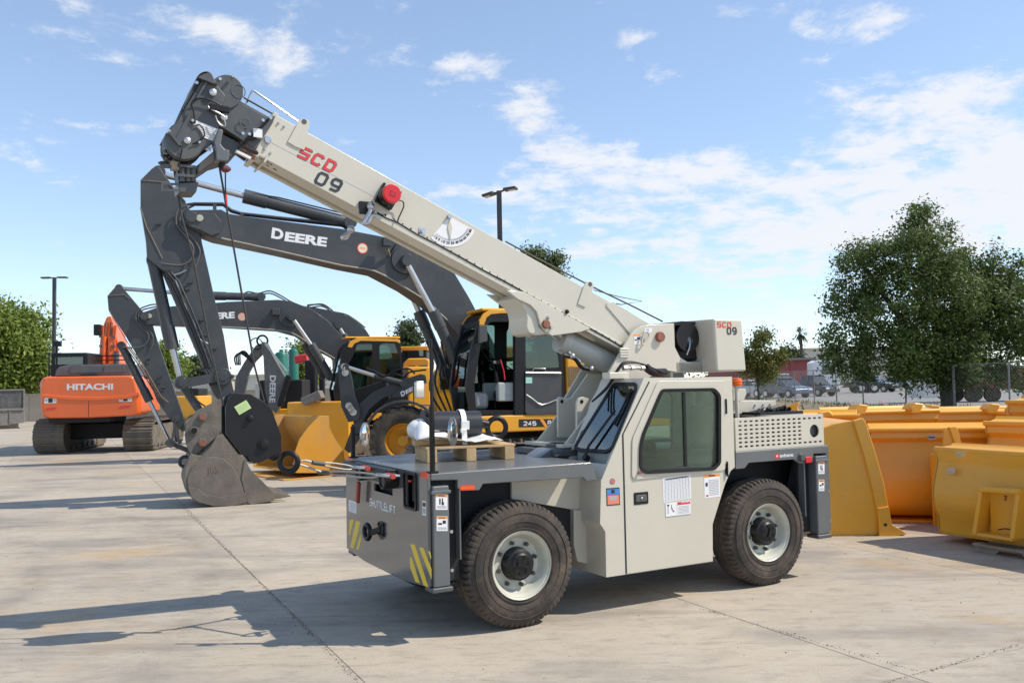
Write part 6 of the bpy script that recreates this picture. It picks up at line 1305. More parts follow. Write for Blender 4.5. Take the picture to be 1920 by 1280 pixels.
# house sides and cab
m = MB(); a, b = hq1(262, 700, 1.1), hq1(888, 930, 1.1); m.box(a.x+.1, b.x+.02, 1.1, 3.6, b.z+.05, a.z-.1); m.build('house', HORANGE, ho, bevel=.05)
a, b = hq1(345, 690, 2.4), hq1(560, 560, 2.4)
m = MB(); m.box(a.x-.1, b.x, 2.3, 4.0, a.z-.4, b.z+.1); hc = m.build('cab', BLACK, ho, bevel=.06)
m = MB(); m.box(a.x+.05, b.x-.15, 2.285, 2.31, hq1(350, 618, 2.4).z, b.z-.05); m.build('rear_window', GLASS2, hc)
m = MB(); m.bar((a.x+.1, 2.3, a.z+.2), (a.x+.1, 2.3, b.z+.45), .06, .06); m.box(a.x+.0, a.x+.25, 2.2, 2.35, b.z+.32, b.z+.5); m.build('cab_mirror', BLACK, hc)
m = MB(); m.tube([(a.x-.15, 2.3, a.z-.3), (a.x-.15, 2.3, b.z+.1), (a.x-.15, 3.2, b.z+.1)], .025); m.tube([(a.x-.15, 2.3, a.z+.3), (a.x-.15, 3.2, a.z+.3)], .02); m.build('handrail', BLACK, ho)
# boom rising ahead of the house
m = MB(); pp = hp([(622, 615), (628, 500), (640, 400), (670, 320), (690, 308), (705, 320), (735, 440), (755, 510), (755, 615)], 4.0); m.prism(pp, 4.0, 5.2); hb2 = m.build('boom', HORANGE, ho, bevel=.04)
for x0_, x1_, xx in ((655, 668, 0), (695, 700, 0)):
    m = MB(); m.cyl(hq1(x0_, 610, 3.9), hq1(x0_+5, 440, 3.9), .10, seg=20); m.build('hydraulic_cylinder', HORANGE, hb2)
    m = MB(); m.cyl(hq1(x0_+5, 440, 3.9), hq1(x1_+5, 350, 3.9), .05, seg=16); m.build('chrome_rod', COPPER, hb2)
m = MB()
for x in (635, 642, 712, 722): m.tube([hq1(x, 610, 3.85), hq1(x+2, 480, 3.85), hq1(x+12, 370, 3.85)], .03, 8)
m.build('boom_pipe', HORANGE, hb2)
for y in (500, 560, 440):
    m = MB(); m.bar(hq1(628, y, 3.82), hq1(650, y, 3.82), .1, .08); m.bar(hq1(705, y, 3.82), hq1(728, y, 3.82), .1, .08); m.build('pipe_clamp', DIRTY, hb2)
p = hq1(628, 400, 3.8); m = MB(); m.box(p.x-.15, p.x+.08, 3.6, 3.85, p.z-.2, p.z+.2); m.build('work_light', BLACK, hb2, bevel=.03)
m = MB(); m.box(*(lambda a, b: (a.x, b.x, 3.0, 4.2, b.z, a.z))(hq1(560, 580, 3.6), hq1(622, 640, 3.6))); m.build('boom_foot', HORANGE, ho, bevel=.05)
for x in (560, 562): pass
m = MB(); m.bar(hq1(560, 835, -.01), hq1(560, 700, -.01), .006, .012, up=(0, 1, 0)) if 0 else m.box(*(lambda a, b: (a.x-.006, a.x+.006, -.004, .0, a.z, b.z))(hq1(560, 950, 0), hq1(560, 835, 0))); m.build('panel_gap', WELL, cw)
for x in (300, 800):
    a = hq1(x, 715, 0); m = MB(); m.torus((a.x, .25, a.z+.03), (1, 0, 0), .09, .02, 16, 6); m.build('lifting_eye', HORANGE, cw)
m = MB(); a, b = hq1(600, 620, 1.2), hq1(812, 560, 1.2); m.tube([(a.x, 1.2, a.z), (a.x, 1.2, b.z), (b.x, 1.2, b.z), (b.x, 1.2, a.z)], .022, 8); m.tube([(a.x, 1.2, (a.z+b.z)/2), (b.x, 1.2, (a.z+b.z)/2)], .018, 8); m.build('handrail', BLACK, ho)
m = MB(); a = hq1(735, 615, 1.6); m.cyl((a.x, 1.6, a.z-.1), (a.x, 1.6, a.z+.45), .09, seg=16); m.build('exhaust_stack', DGREY, ho)
m = MB(); a = hq1(560, 688, .15); m.box(a.x-.25, a.x+.2, .1, .3, a.z-.05, a.z+.04); m.build('latch', BLACK, ho)
# tracks: seen end on, running away from the camera
for xa, xb, lab in ((202, 398, 0), (772, 962, 1)):
    n_ = (.55, .55)[lab]; a, b = hq1(xa, 1150, n_), hq1(xb, 1150, n_)
    T = bpy.data.objects.new('track_assembly', None); COL.objects.link(T); T.parent = ho; T.location = (0, n_, 0); T.rotation_euler = (0, 0, math.pi/2)
    # in the turned frame x runs away from camera, y runs to the left
    track(T, 0, 4.6, -b.x, -a.x, hq1(xa+60, 975, n_).z, DIRTY)
m = MB(); a, b = hq1(400, 955, 1.6), hq1(770, 1060, 1.6); m.box(a.x-.2, b.x+.2, 1.6, 3.4, .42, .95); m.cyl(((a.x+b.x)/2, 2.5, .9), ((a.x+b.x)/2, 2.5, 1.3), .8, seg=30); m.build('car_body', WELL, ho, bevel=.05)
m = MB(); m.box(a.x, b.x, .3, 1.6, 1.02, 1.2); m.build('belly_plate', WELL, ho)
# ------------------------------------------------------------------ wheel loader beside the excavators
Lf = Fr((-2.45, 20.0), 84)
lo_ = Lf.root('wheel_loader', 'dark-armed yellow wheel loader with its yellow bucket down, behind the crane deck', 'loader')
lq = lambda zm, x, y, n=0: Lf.q(*zm(x, y), n=n)
lp = lambda zm, pts, n=0: [(lambda w: (w.x, w.z))(Lf.q(*zm(*p), n=n)) for p in pts]
wc = lq(A6, 735, 980); wr = lq(A6, 735, 742).z-wc.z; wr = max(.7, min(.84, wr))
m = MB(); m.lathe([(.1, .40), (.02, .40), (.05, .42), (.06, .37), (.16, .33), (.22, .2), (.22, .0)], (0, 0, 0), (0, 1, 0), 36, cap=False); rim_ = m.build('wheel', YELLOW, lo_)
tyre_mb(wr, .55, .40, lugs=20, depth=.06, seg_per=6).build('tyre', RUBBER2, rim_, sharp=25)
lug = None
for k in range(20):
    if lug is None:
        m = MB(); m.loft([[(-.05, .03, wr-.06), (.05, .03, wr-.06), (.05, .26, wr-.005), (-.03, .26, wr-.005)], [(-.06, .00, wr-.14), (.05, -.0, wr-.14), (.08, .26, wr+.03), (-.02, .26, wr+.03)]]); m.box(-.05, .05, -.012, .05, wr-.14, wr-.0); lug = m.build('tread_lug', RUBBER2, rim_); o = lug
    else: o = lug.copy(); COL.objects.link(o)
    o.rotation_euler = (0, k*2*math.pi/20, 0)
m = MB(); m.cyl((0, .16, 0), (0, .05, 0), .12, seg=20); m.build('hub', YELLOW, rim_)
rim_.location = (wc.x, 0, wr)
for dx, dy, far in ((0, 1.9, 1), (2.9, 0, 0), (2.9, 1.9, 1)):
    w = copy_tree(rim_, lo_); w.location = (wc.x+dx, dy+(.55 if far else 0), wr); w.rotation_euler = (0, .3*dx, math.pi if far else 0)
m = MB(); ring = [(math.cos(math.radians(a)), math.sin(math.radians(a))) for a in range(8, 175, 12)]; R1_, R2_ = wr+.16, wr+.10
pp = [(wc.x+R1_*c, wr+R1_*s) for c, s in ring]+[(wc.x+R2_*c, wr+R2_*s) for c, s in ring[::-1]]; m.prism(pp, -.03, .6); m.build('fender', DEERE, lo_, bevel=.012)
arm_ = lp(A6, [(893, 540), (760, 628), (600, 715), (520, 770), (470, 860), (430, 1010), (340, 1080), (330, 1000), (400, 860), (440, 760), (500, 690), (600, 640), (720, 590), (880, 535)], .62)
m = MB(); m.prism(lp(A6, [(895, 538), (900, 575), (780, 640), (600, 700), (500, 780), (440, 900), (420, 1000), (360, 1090), (320, 1060), (380, 900), (430, 740), (520, 660), (700, 580), (860, 530)], .55), .55, .67); m.build('lift_arm', DEERE, lo_, bevel=.012)
m = MB(); m.prism(lp(A6, [(720, 628), (895, 538), (905, 590), (760, 690), (640, 700)], .5), .47, .54); m.build('arm_plate', DEERE, lo_, bevel=.01)
deere(lo_, lambda x, y: Lf.q(*A6(x, y), n=.4685), (((728, 692), (756, 676), (716, 658)), ((758, 672), (862, 618), (752, 646))))
m = MB(); m.prism(lp(A6, [(275, 470), (300, 455), (335, 455), (352, 475), (375, 560), (395, 680), (440, 790), (420, 860), (350, 870), (300, 760), (290, 640)], .45), .45, .6); tw = m.build('bell_crank', DEERE, lo_, bevel=.012)
for x0_, y0_, x1_, y1_ in ((322, 480, 328, 520), (355, 755, 385, 800)):
    m = MB(); a, b = lq(A6, x0_, y0_, .44), lq(A6, x1_, y1_, .44); m.bar(a, b, .02, .14, up=(0, 0, 1)); m.cyl((a.x, .43, a.z), (a.x, .46, a.z), .08, seg=20); m.cyl((b.x, .43, b.z), (b.x, .46, b.z), .08, seg=20); m.build('pin_plate', mat('pale_casting', (.55, .55, .5), .5), tw)
cylinder(lo_, lq(A6, 335, 480, .5), lq(A6, 545, 548, .5), lq(A6, 740, 600, .5), .045, .075, .2)
for k, pts in enumerate((((480, 490), (540, 520), (600, 550), (700, 500), (780, 495), (820, 530)), ((520, 500), (600, 545), (680, 530), (760, 560)), ((730, 570), (780, 520), (860, 505), (900, 500)))):
    m = MB(); m.tube([lq(A6, x, y, .35) for x, y in pts], .02, 8, smooth=4); m.build('hydraulic_hose', BLACK, lo_)
m = MB(); m.prism(lp(A6, [(395, 640), (620, 570), (640, 700), (520, 800), (460, 880), (400, 800)], .9), .9, 1.6); m.build('front_frame', WELL, lo_, bevel=.02)
m = MB(); m.box(wc.x-.6, wc.x+3.6, .75, 1.75, .55, 1.1); m.build('chassis', DEERE, lo_, bevel=.02)
m = MB(); m.box(wc.x+2.0, wc.x+4.4, .5, 2.0, 1.1, 2.1); m.build('engine_hood', YELLOW, lo_, bevel=.06)
m = MB(); m.prism([(wc.x+.75, 1.2), (wc.x+.75, 2.2), (wc.x+.95, 3.1), (wc.x+1.9, 3.1), (wc.x+1.95, 1.2)], .6, 1.9); lc = m.build('cab', YELLOW, lo_, bevel=.05)
m = MB(); m.prism([(wc.x+.85, 1.9), (wc.x+1.0, 2.9), (wc.x+1.8, 2.9), (wc.x+1.8, 1.9)], .59, 1.91); m.build('side_window', GLASS2, lc)
# ------------------------------------------------------------------ loader buckets
def bucket(name, fr, W, Hh, dep, label, teeth=False, flip=False, lip=True, group='loader buckets standing on the concrete', frame=False, thick=.03, lift=0., m_=None, strake=True):
    """loader bucket: width along u from 0 to W, curved back facing -n (towards the viewer); flip turns the mouth to the viewer"""
    mt = m_ or BUCKY; s = -1 if flip else 1
    root = fr.root(name, label, 'bucket', group)
    back = [(.10, 1.0), (.085, .93), (.12, .86), (.10, .78), (.03, .60), (.0, .45), (.02, .30), (.09, .20), (.10, .03), (.10, .0)]
    if not frame: back = [(.14, 1.0), (.12, .90), (.20, .85), (.13, .70), (.03, .5), (.0, .36), (.05, .2), (.18, .08), (.38, .03), (.7, .01), (1.0, -.0)]
    O = [(dep*a*s, Hh*b+lift) for a, b in back]; I = [(dep*(a)*s+thick*s, Hh*b+lift+(thick if b < .25 and a > .1 and not frame else 0)) for a, b in back]
    m = MB(); m.loft([[(x, y, z) for y, z in O+I[::-1]] for x in (0, W)]); m.build('back_shell', mt, root, sharp=50)
    bx = [p for p in O]+[(dep*s*1.0, lift+.02), (dep*s*1.04, lift+Hh*.25), (dep*s*.72, lift+Hh*.80), (dep*s*.38, lift+Hh*1.0)]
    if frame: bx = [p for p in O]+[(dep*s*.75, lift), (dep*s*1.0, lift+.05), (dep*s*1.0, lift+Hh*.25), (dep*s*.62, lift+Hh*.80), (dep*s*.35, lift+Hh*.97)]
    for x in (0, W-.035):
        m = MB(); m.prism(bx, x-(.012 if x == 0 else -.012), x+.035+(-.012 if x == 0 else .012), ax=0); m.build('side_plate', mt, root, bevel=.006)
    # rolled top lip and floor with cutting edge
    m = MB(); m.tube([(-.02, dep*.12*s, Hh+lift-.02), (W+.02, dep*.12*s, Hh+lift-.02)], .035, 12); m.build('top_lip', mt, root)
    m = MB(); m.box(0, W, min(dep*.10*s, dep*1.06*s), max(dep*.10*s, dep*1.06*s), lift-.0, lift+.03); m.build('cutting_edge', mt, root, bevel=.006)
    if strake:
        m = MB(); m.loft([[(x, dep*a*s, Hh*b+lift) for a, b in ((.10, 1.0), (.36, 1.02), (.40, 1.05), (.38, .99), (.12, .96))] for x in (.02, W-.02)]); m.build('spill_guard', mt, root, bevel=.006)
    return root
# C: nearest bucket on the right, back towards us, on a pallet
def two(px0, Z0, px1, Z1): a = at(px0[0], px0[1], Z0); b = at(px1[0], px1[1], Z1); d = b-a; return Fr((a.x, a.y), math.degrees(math.atan2(d.x, d.y))), math.hypot(d.x, d.y)
FC, _ = two((1752, 1012), 10.75, (1920, 1030), 9.75)
Hc = FC.q(1765, 840, n=.05).z
lft = .10
ck = bucket('loader_bucket', FC, 3.0, Hc-lft, .95, 'big yellow loader bucket on a weathered pallet, square coupler frame on its back', frame=True, lift=lft)
fq = lambda x, y, n=-.0: FC.q(*D3(x, y), n=n)
a, b, c2_, d2_ = fq(672, 720, -.17), fq(905, 735, -.17), fq(640, 1020, -.17), fq(880, 1045, -.17)
m = MB(); m.bar((a.x, -.06, a.z), (c2_.x, -.10, c2_.z), .05, .24, up=(0, 1, 0)); m.build('coupler_rail', BUCKY, ck, bevel=.012)
m = MB(); m.bar((b.x, -.06, b.z), (d2_.x, -.10, d2_.z), .05, .24, up=(0, 1, 0)); m.build('coupler_rail', BUCKY, ck, bevel=.012)
m = MB(); m.cyl((a.x-.02, -.16, a.z-.02), (b.x+.02, -.16, b.z-.02), .035, seg=20); m.build('coupler_pin', BUCKY, ck)
m = MB(); m.box(c2_.x, d2_.x, -.2, .1, c2_.z-.0, c2_.z+.035); m.build('coupler_ledge', BUCKY, ck, bevel=.008)
m = MB(); m.box(a.x, b.x, -.03, .0, c2_.z, a.z); m.build('coupler_plate', BUCKY, ck)
p0_ = fq(825, 795, -.036); m = MB(); m.tube([fq(x, y, -.036) for x, y in ((815, 775), (832, 772), (828, 786), (820, 796), (832, 798))], .005, 5); m.tube([fq(x, y, -.036) for x, y in ((880, 830), (890, 850), (882, 870), (895, 868))], .005, 5); m.tube([fq(x, y, -.036) for x, y in ((780, 985), (820, 978), (880, 985), (880, 975))], .006, 5); m.build('marker_scrawl', BLACKP, ck)
for x, y, w_, h_, mt in ((512, 528, 62, 36, mat('faded_label', (.62, .42, .18), .5)), (458, 634, 50, 40, mat('faded_label2', (.55, .42, .28), .5))):
    decal('faded_label', ck, fq(x, y, .02), fq(x+w_, y, .02), fq(x, y-h_, .02), mt, [(.1, .2, .5, .5, GREYP)])
rp = FC.root('wooden_pallet', 'weathered broken pallet under the big yellow bucket at the right edge', 'pallet')
for k in range(4):
    m = MB(); x = .62+.42*k; m.box(x, x+.34, -.12, 1.0, .0, .035) if 0 else m.box(.6, 3.0, -.14+.28*k, -.02+.28*k, .065, .095); m.build('plank', WOOD2, rp, bevel=.005)
for k in range(3):
    m = MB(); y0_ = -.10+.42*k; m.prism([(.6, .0), (.85, .0), (.9, .04), (1.15, .045), (1.2, .0), (1.45, .0), (1.5, .04), (1.8, .045), (1.85, .0), (2.2, 0), (2.25, .04), (2.6, .04), (2.65, 0), (3.0, 0), (3.0, .065), (.6, .065)], y0_, y0_+.05); m.build('runner', WOOD2, rp, bevel=.003)
# B: wide bucket behind, back towards us
FB, _ = two((1640, 975), 12.2, (1850, 985), 11.9)
Hb_ = FB.q(1700, 803, n=.1).z
bk = bucket('loader_bucket', FB, 2.55, Hb_, 1.1, 'long yellow loader bucket with a small grey label on its bulging back')
p = FB.q(*D3(335, 415), n=.06); p2_ = FB.q(*D3(385, 415), n=.06); p3_ = FB.q(*D3(335, 388), n=.06)
decal('maker_label', bk, (p.x, .05, p.z), (p2_.x, .05, p.z), (p.x, .05, p3_.z), GREYP, [(.1, .3, .9, .6, BLACKP)])
# A: bucket seen from its side, mouth to the right
FA = Fr((at(1558, 1004, 11.3).x, at(1558, 1004, 11.3).y), 92)
ra = FA.root('loader_bucket', 'tall yellow bucket seen side-on right behind the crane, cutting edge pointing right', 'bucket', 'loader buckets standing on the concrete')
aq = lambda pts, n=0: [(lambda w: (w.x, w.z))(FA.q(*A7(*p), n=n)) for p in pts]
sa = aq([(380, 1080), (380, 560), (485, 520), (560, 505), (585, 502), (600, 560), (640, 680), (685, 860), (712, 1000), (720, 1072), (600, 1080), (480, 1082)])
for n in (0, 2.3):
    m = MB(); m.prism(sa, n, n+.035); m.build('side_plate', BUCKY, ra, bevel=.008)
st1 = aq([(585, 502), (630, 488), (645, 505), (690, 640), (735, 800), (760, 930), (775, 1020), (790, 1045), (850, 1068), (690, 1092), (720, 1072), (712, 1000), (685, 860), (640, 680)], -.03)
m = MB(); m.prism(st1, -.05, .02); m.build('side_cutter', BUCKY, ra, bevel=.012)
m = MB(); m.prism(aq([(708, 940), (762, 930), (778, 1020), (855, 1066), (800, 1078), (690, 1094), (716, 1072)], -.06), -.075, -.05); m.build('corner_wear_plate', BUCKY, ra, bevel=.006)
m = MB(); p = FA.q(*A7(747, 1022), n=-.076); m.cyl((p.x, -.082, p.z), (p.x, -.07, p.z), .02); m.build('bolt_hole', BLACKP, ra)
bk_ = aq([(380, 1080), (480, 1080), (720, 1075), (720, 1055), (500, 1060), (400, 1040), (400, 570), (485, 540), (580, 520), (580, 502), (485, 518), (380, 560)])
m = MB(); m.prism(bk_, .035, 2.3); m.build('back_shell', BUCKY, ra, bevel=.005)
m = MB(); e0, e1 = aq([(690, 1092)])[0], aq([(855, 1066)])[0]; m.prism([(e0[0], .01), (e1[0], .01), (e1[0], .025), (e0[0]+.05, .05), (e0[0], .05)], .02, 2.32); m.build('cutting_edge', BUCKY, ra, bevel=.004)
# further buckets in rows behind
rows_ = [((1560, 792), 13.8, (1700, 792), 14.0, .95, 'yellow bucket in the back row just right of the engine cover, dusty top lip', 1.9),
         ((1690, 795), 14.6, (1830, 795), 14.6, 1.0, 'middle yellow bucket of the back row with dusty folded lip under the tree', 2.0),
         ((1835, 795), 14.8, (1900, 800), 14.4, 1.0, 'yellow bucket of the back row farthest right, half hidden by the upright one', 1.9)]
for (a_, Za, b_, Zb_, hh, lab, ww) in rows_:
    f_, _ = two(a_, Za, b_, Zb_); hz = f_.q(a_[0]+20, 772, n=.1).z
    r_ = bucket('loader_bucket', f_, ww, hz, 1.1, lab)
    # hinge ears on the lip
    for t in (.22, .72):
        m = MB(); m.prism([(ww*t, hz-.05), (ww*t+.14, hz-.05), (ww*t+.22, hz+.10), (ww*t+.06, hz+.12), (ww*t-.02, hz+.04)], .0, .25); m.build('hook_ear', BUCKY, r_, bevel=.02)
f_, _ = two((1845, 900), 11.6, (1925, 900), 11.2)
hz = f_.q(1880, 792, n=.0).z; r_ = bucket('loader_bucket', f_, 1.9, hz, 1.0, 'upright yellow bucket standing behind the pallet bucket at the right edge, pale dusty face')
f_, _ = two((1885, 900), 13.0, (1935, 900), 12.6)
hz = f_.q(1905, 752, n=.0).z; r_ = bucket('loader_bucket', f_, 1.9, hz, 1.0, 'tallest yellow bucket at the right edge with a curled top corner')
# small upright side plate of a bucket between B and C
FD = Fr((at(1770, 960, 11.6).x, at(1770, 960, 11.6).y), 88)
rd = FD.root('loader_bucket', 'yellow bucket turned side-on between the long bucket and the pallet bucket', 'bucket', 'loader buckets standing on the concrete')
dq = lambda pts, n=0: [(lambda w: (w.x, w.z))(FD.q(*D3(*p), n=n)) for p in pts]
pA = dq([(432, 800), (432, 450), (440, 345), (480, 335), (500, 460), (505, 800)]); pB = dq([(470, 338), (515, 333), (530, 370), (552, 470), (560, 800), (515, 800), (510, 460)], -.02)
zb0 = 0.0; pA = [(x, zb0 if z < .6 else z) for x, z in pA]; pB = [(x, zb0 if z < .6 else z) for x, z in pB]
m = MB(); m.prism(pA, 0, .03); m.build('side_plate', BUCKY, rd, bevel=.006)
m = MB(); m.prism(pB, -.03, .03); m.build('side_cutter', BUCKY, rd, bevel=.01)
m = MB(); m.box(pA[0][0]+.03, pA[0][0]+1.5, .30, .34, 0, FD.q(1780, 850, n=.3).z); m.build('back_shell', BUCKY, rd)
# lips and hinge of a bucket peeping over the engine cover
FG, _ = two((1440, 800), 13.0, (1560, 800), 12.7)
hz = FG.q(1520, 778, n=.1).z; r_ = bucket('loader_bucket', FG, 1.25, hz, 1.0, 'yellow bucket behind the crane engine cover with a raised bent ear')
m = MB(); gp = lambda pts, n=.0: [(lambda w: (w.x, w.z))(FG.q(*D2(*p), n=n)) for p in pts]
m.prism(gp([(518, 690), (660, 642), (672, 650), (650, 690), (655, 720), (720, 760), (690, 800), (520, 760)]), 0, .1); m.build('bent_ear', BUCKY, r_, bevel=.012)
m = MB(); m.prism(gp([(860, 755), (980, 735), (1020, 750), (1030, 800), (930, 810)]), -.05, .3); m.build('lip_cap', BUCKY, r_, bevel=.03)
# yellow loader bucket left of the wheel loader
FL = Fr((at(650, 885, 20.2).x, at(650, 885, 20.2).y), 50)
rl = FL.root('loader_bucket', 'scuffed yellow loader bucket on the ground between the black hook block and the loader', 'bucket')
lq4 = lambda pts, n=0: [(lambda w: (w.x, w.z))(FL.q(*C4(*p), n=n)) for p in pts]
WORN = mat('worn_yellow', (.62, .29, .03), .45, var=.12, scale=1.2, dust=.75, dcol=(.36, .24, .13))
sp_ = lq4([(662, 1222), (645, 1080), (690, 950), (765, 850), (850, 765), (925, 765), (930, 860), (975, 950), (1045, 1050), (1055, 1150), (1048, 1222)])
sp_ = [(x, max(z, 0)) for x, z in sp_]
m = MB(); m.prism(sp_, 0, .03); m.build('side_plate', WORN, rl, bevel=.008)
m = MB(); m.prism(sp_, 2.2, 2.23); m.build('side_plate', WORN, rl, bevel=.008)
xs_ = [p[0] for p in sp_]; x0_, x1_ = min(xs_), max(xs_); zt_ = max(p[1] for p in sp_)
wrp = sp_[4:]; wrp = [(x, z) for x, z in wrp]
m = MB(); inn_ = inset(sp_, .04); m.loft([[(x, y, z) for x, z in (sp_[5:]+sp_[:1]+inn_[:1]+inn_[5:][::-1])] for y in (.03, 2.2)]); m.build('back_shell', WORN, rl)
m = MB(); m.box(x0_-.25, x1_, .0, 2.23, .0, .03); m.build('cutting_edge', WORN, rl, bevel=.004)
# ------------------------------------------------------------------ the lot beyond the fence
ASPH = mat('old_asphalt', (.25, .24, .225), .9, var=.1, scale=.3, bump=.2, dust=.2, dcol=(.34, .31, .27))
SOIL = mat('dry_soil', (.26, .20, .13), .95, var=.25, scale=1.5, bump=.6, dust=.5, dcol=(.17, .18, .07))
lx = [(23.5, 22), (20.9, 38), (19.0, 47), (19.6, 76), (22, 140)]
m = MB(); m.face([(x+1.0, y, .45) for x, y in lx]+[(190, 140, .45), (190, 22, .45)]); m.build('parking_lot', ASPH)['kind'] = 'structure'
m = MB()
for (a, b), (c, d) in zip(lx, lx[1:]):
    m.face([(a-2.6, b, -.01), (c-2.6, d, -.01), (c-.9, d, .33), (a-.9, b, .33)]); m.face([(a-.9, b, .33), (c-.9, d, .33), (c+1.0, d, .452), (a+1.0, b, .452)])
bmz = m.build('soil_bank', SOIL); bmz['kind'] = 'structure'
rnd = random.Random(11)
GRASS = mat('dry_grass', (.13, .15, .045), .8, var=.3, island=.4)
m = MB()
for k in range(2600):
    t = rnd.random()*2.1; i = min(int(t*1.2), 2); f = rnd.random(); (a, b), (c, d) = lx[i], lx[i+1]
    x = a+(c-a)*f+rnd.uniform(-2.4, .9)*rnd.random(); y = b+(d-b)*f; z = .0+max(0, min(.42, .33*(x-(a+(c-a)*f)+2.6)/1.7)); h = rnd.uniform(.05, .28)*(1.6 if rnd.random() < .1 else 1); w = rnd.uniform(.02, .06); an = rnd.random()*6.28
    dx, dy = math.cos(an)*w, math.sin(an)*w; m.face([(x-dx, y-dy, z), (x+dx, y+dy, z), (x+rnd.uniform(-.1, .1), y+rnd.uniform(-.1, .1), z+h)])
tag(m.build('weeds', GRASS), kind='stuff')
# chain-link fence
GALV = mat('galvanised_wire', (.20, .20, .20), .6, var=.1)
def fence(a, b, label, lean=None):
    d = Vec((b[0]-a[0], b[1]-a[1], 0)); L_ = d.length; f = Fr((a[0], a[1], .3), math.degrees(math.atan2(d.x, d.y))); r = f.root('chain_link_fence', label, 'fence', 'chain-link fence runs'); Hf = 2.2
    n = max(1, round(L_/4.2))
    for k in range(n+1):
        m = MB(); u = L_*k/n; m.cyl((u, 0, -.3), (u+rnd.uniform(-.12, .12), 0, Hf), .038, seg=8); m.build('fence_post', GALV, r)
    m = MB(); m.cyl((0, 0, Hf), (L_, 0, Hf), .022, seg=6); m.cyl((0, 0, .08), (L_, 0, .08), .01, seg=5); m.build('top_rail', GALV, r)
    m = MB(); s = .18; w = .0022
    for sg in (1, -1):
        k = -Hf
        while k < L_:
            u0, z0, u1, z1 = (k, 0, k+Hf, Hf) if sg > 0 else (k+Hf, 0, k, Hf)
            def clip(u0, z0, u1, z1):
                P = [(u0, z0), (u1, z1)]; P.sort(); (ua, za), (ub, zb) = P; sl = (zb-za)/(ub-ua)
                if ua < 0: za += -ua*sl; ua = 0
                if ub > L_: zb -= (ub-L_)*sl; ub = L_
                return (ua, za), (ub, zb)
            (ua, za), (ub, zb) = clip(u0, z0, u1, z1)
            if ub > ua: m.loft([[(ua, -w, za), (ua, w, za-w), (ua, w, za+w)], [(ub, -w, zb), (ub, w, zb-w), (ub, w, zb+w)]], cap=False)
            k += s
    o = m.build('wire_mesh', GALV, r); o['kind'] = 'stuff'
fence((21.6, 34), (20.2, 40.5), 'chain-link fence run at the right edge, behind the big leafy tree')
fence((20.2, 40.5), (18.6, 47), 'chain-link fence run left of the big tree trunk with one leaning post')
fence((18.6, 47), (19.4, 76), 'chain-link fence run farthest back, in front of the parked cars')
# ------------------------------------------------------------------ foliage
def leafmesh(lumps, n, size, rr, fill=.55, droop=.0):
    vs, fs = [], []; tot = sum(l[1]**2 for l in lumps)
    for (c, R, sq) in lumps:
        nl = int(n*R*R/tot); nc = max(6, int(nl/60))
        for i in range(nc):
            while True:
                d = Vec((rr.gauss(0, 1), rr.gauss(0, 1), rr.gauss(0, 1)))
                if d.length > .1: break
            d.normalize(); rad = R*(fill+(1-fill)*rr.random()**.6)*rr.uniform(.86, 1.10); cc = Vec(c)+Vec((d.x*rad, d.y*rad, d.z*rad*sq)); cr = size*rr.uniform(1.7, 3.6)
            for j in range(60):
                p = cc+Vec((rr.gauss(0, .5), rr.gauss(0, .5), rr.gauss(0, .42)))*cr
                nn = (d*.7+Vec((rr.gauss(0, .6), rr.gauss(0, .6), rr.gauss(.35, .5)))).normalized(); a = nn.orthogonal().normalized(); b = nn.cross(a); t = rr.random()*6.28
                a, b = a*math.cos(t)+b*math.sin(t), b*math.cos(t)-a*math.sin(t); s = size*rr.uniform(.55, 1.1); k = len(vs)
                vs += [p-a*s*.5, p+b*s*.26-nn*s*.08, p+a*s*.6, p-b*s*.26-nn*s*.08]; fs.append((k, k+1, k+2, k+3))
    me = bpy.data.meshes.new('crown'); me.from_pydata([tuple(v) for v in vs], [], fs); return me
def leafmat(name, col, isl=.35, trans=.25, spec=.3, rough=.5):
    m = mat(name, col, rough, var=.25, scale=.6, island=isl, spec=spec); b = m.node_tree.nodes['Principled BSDF']
    nt = m.node_tree; tr = nt.nodes.new('ShaderNodeBsdfTranslucent'); mx = nt.nodes.new('ShaderNodeMixShader'); mx.inputs[0].default_value = trans
    src = b.inputs['Base Color'].links[0].from_socket; nt.links.new(src, tr.inputs[0]); nt.links.new(b.outputs[0], mx.inputs[1]); nt.links.new(tr.outputs[0], mx.inputs[2])
    nt.links.new(mx.outputs[0], [n for n in nt.nodes if n.type == 'OUTPUT_MATERIAL'][0].inputs[0]); return m
BARK = mat('bark', (.075, .06, .048), .9, var=.3, scale=8, bump=.8)
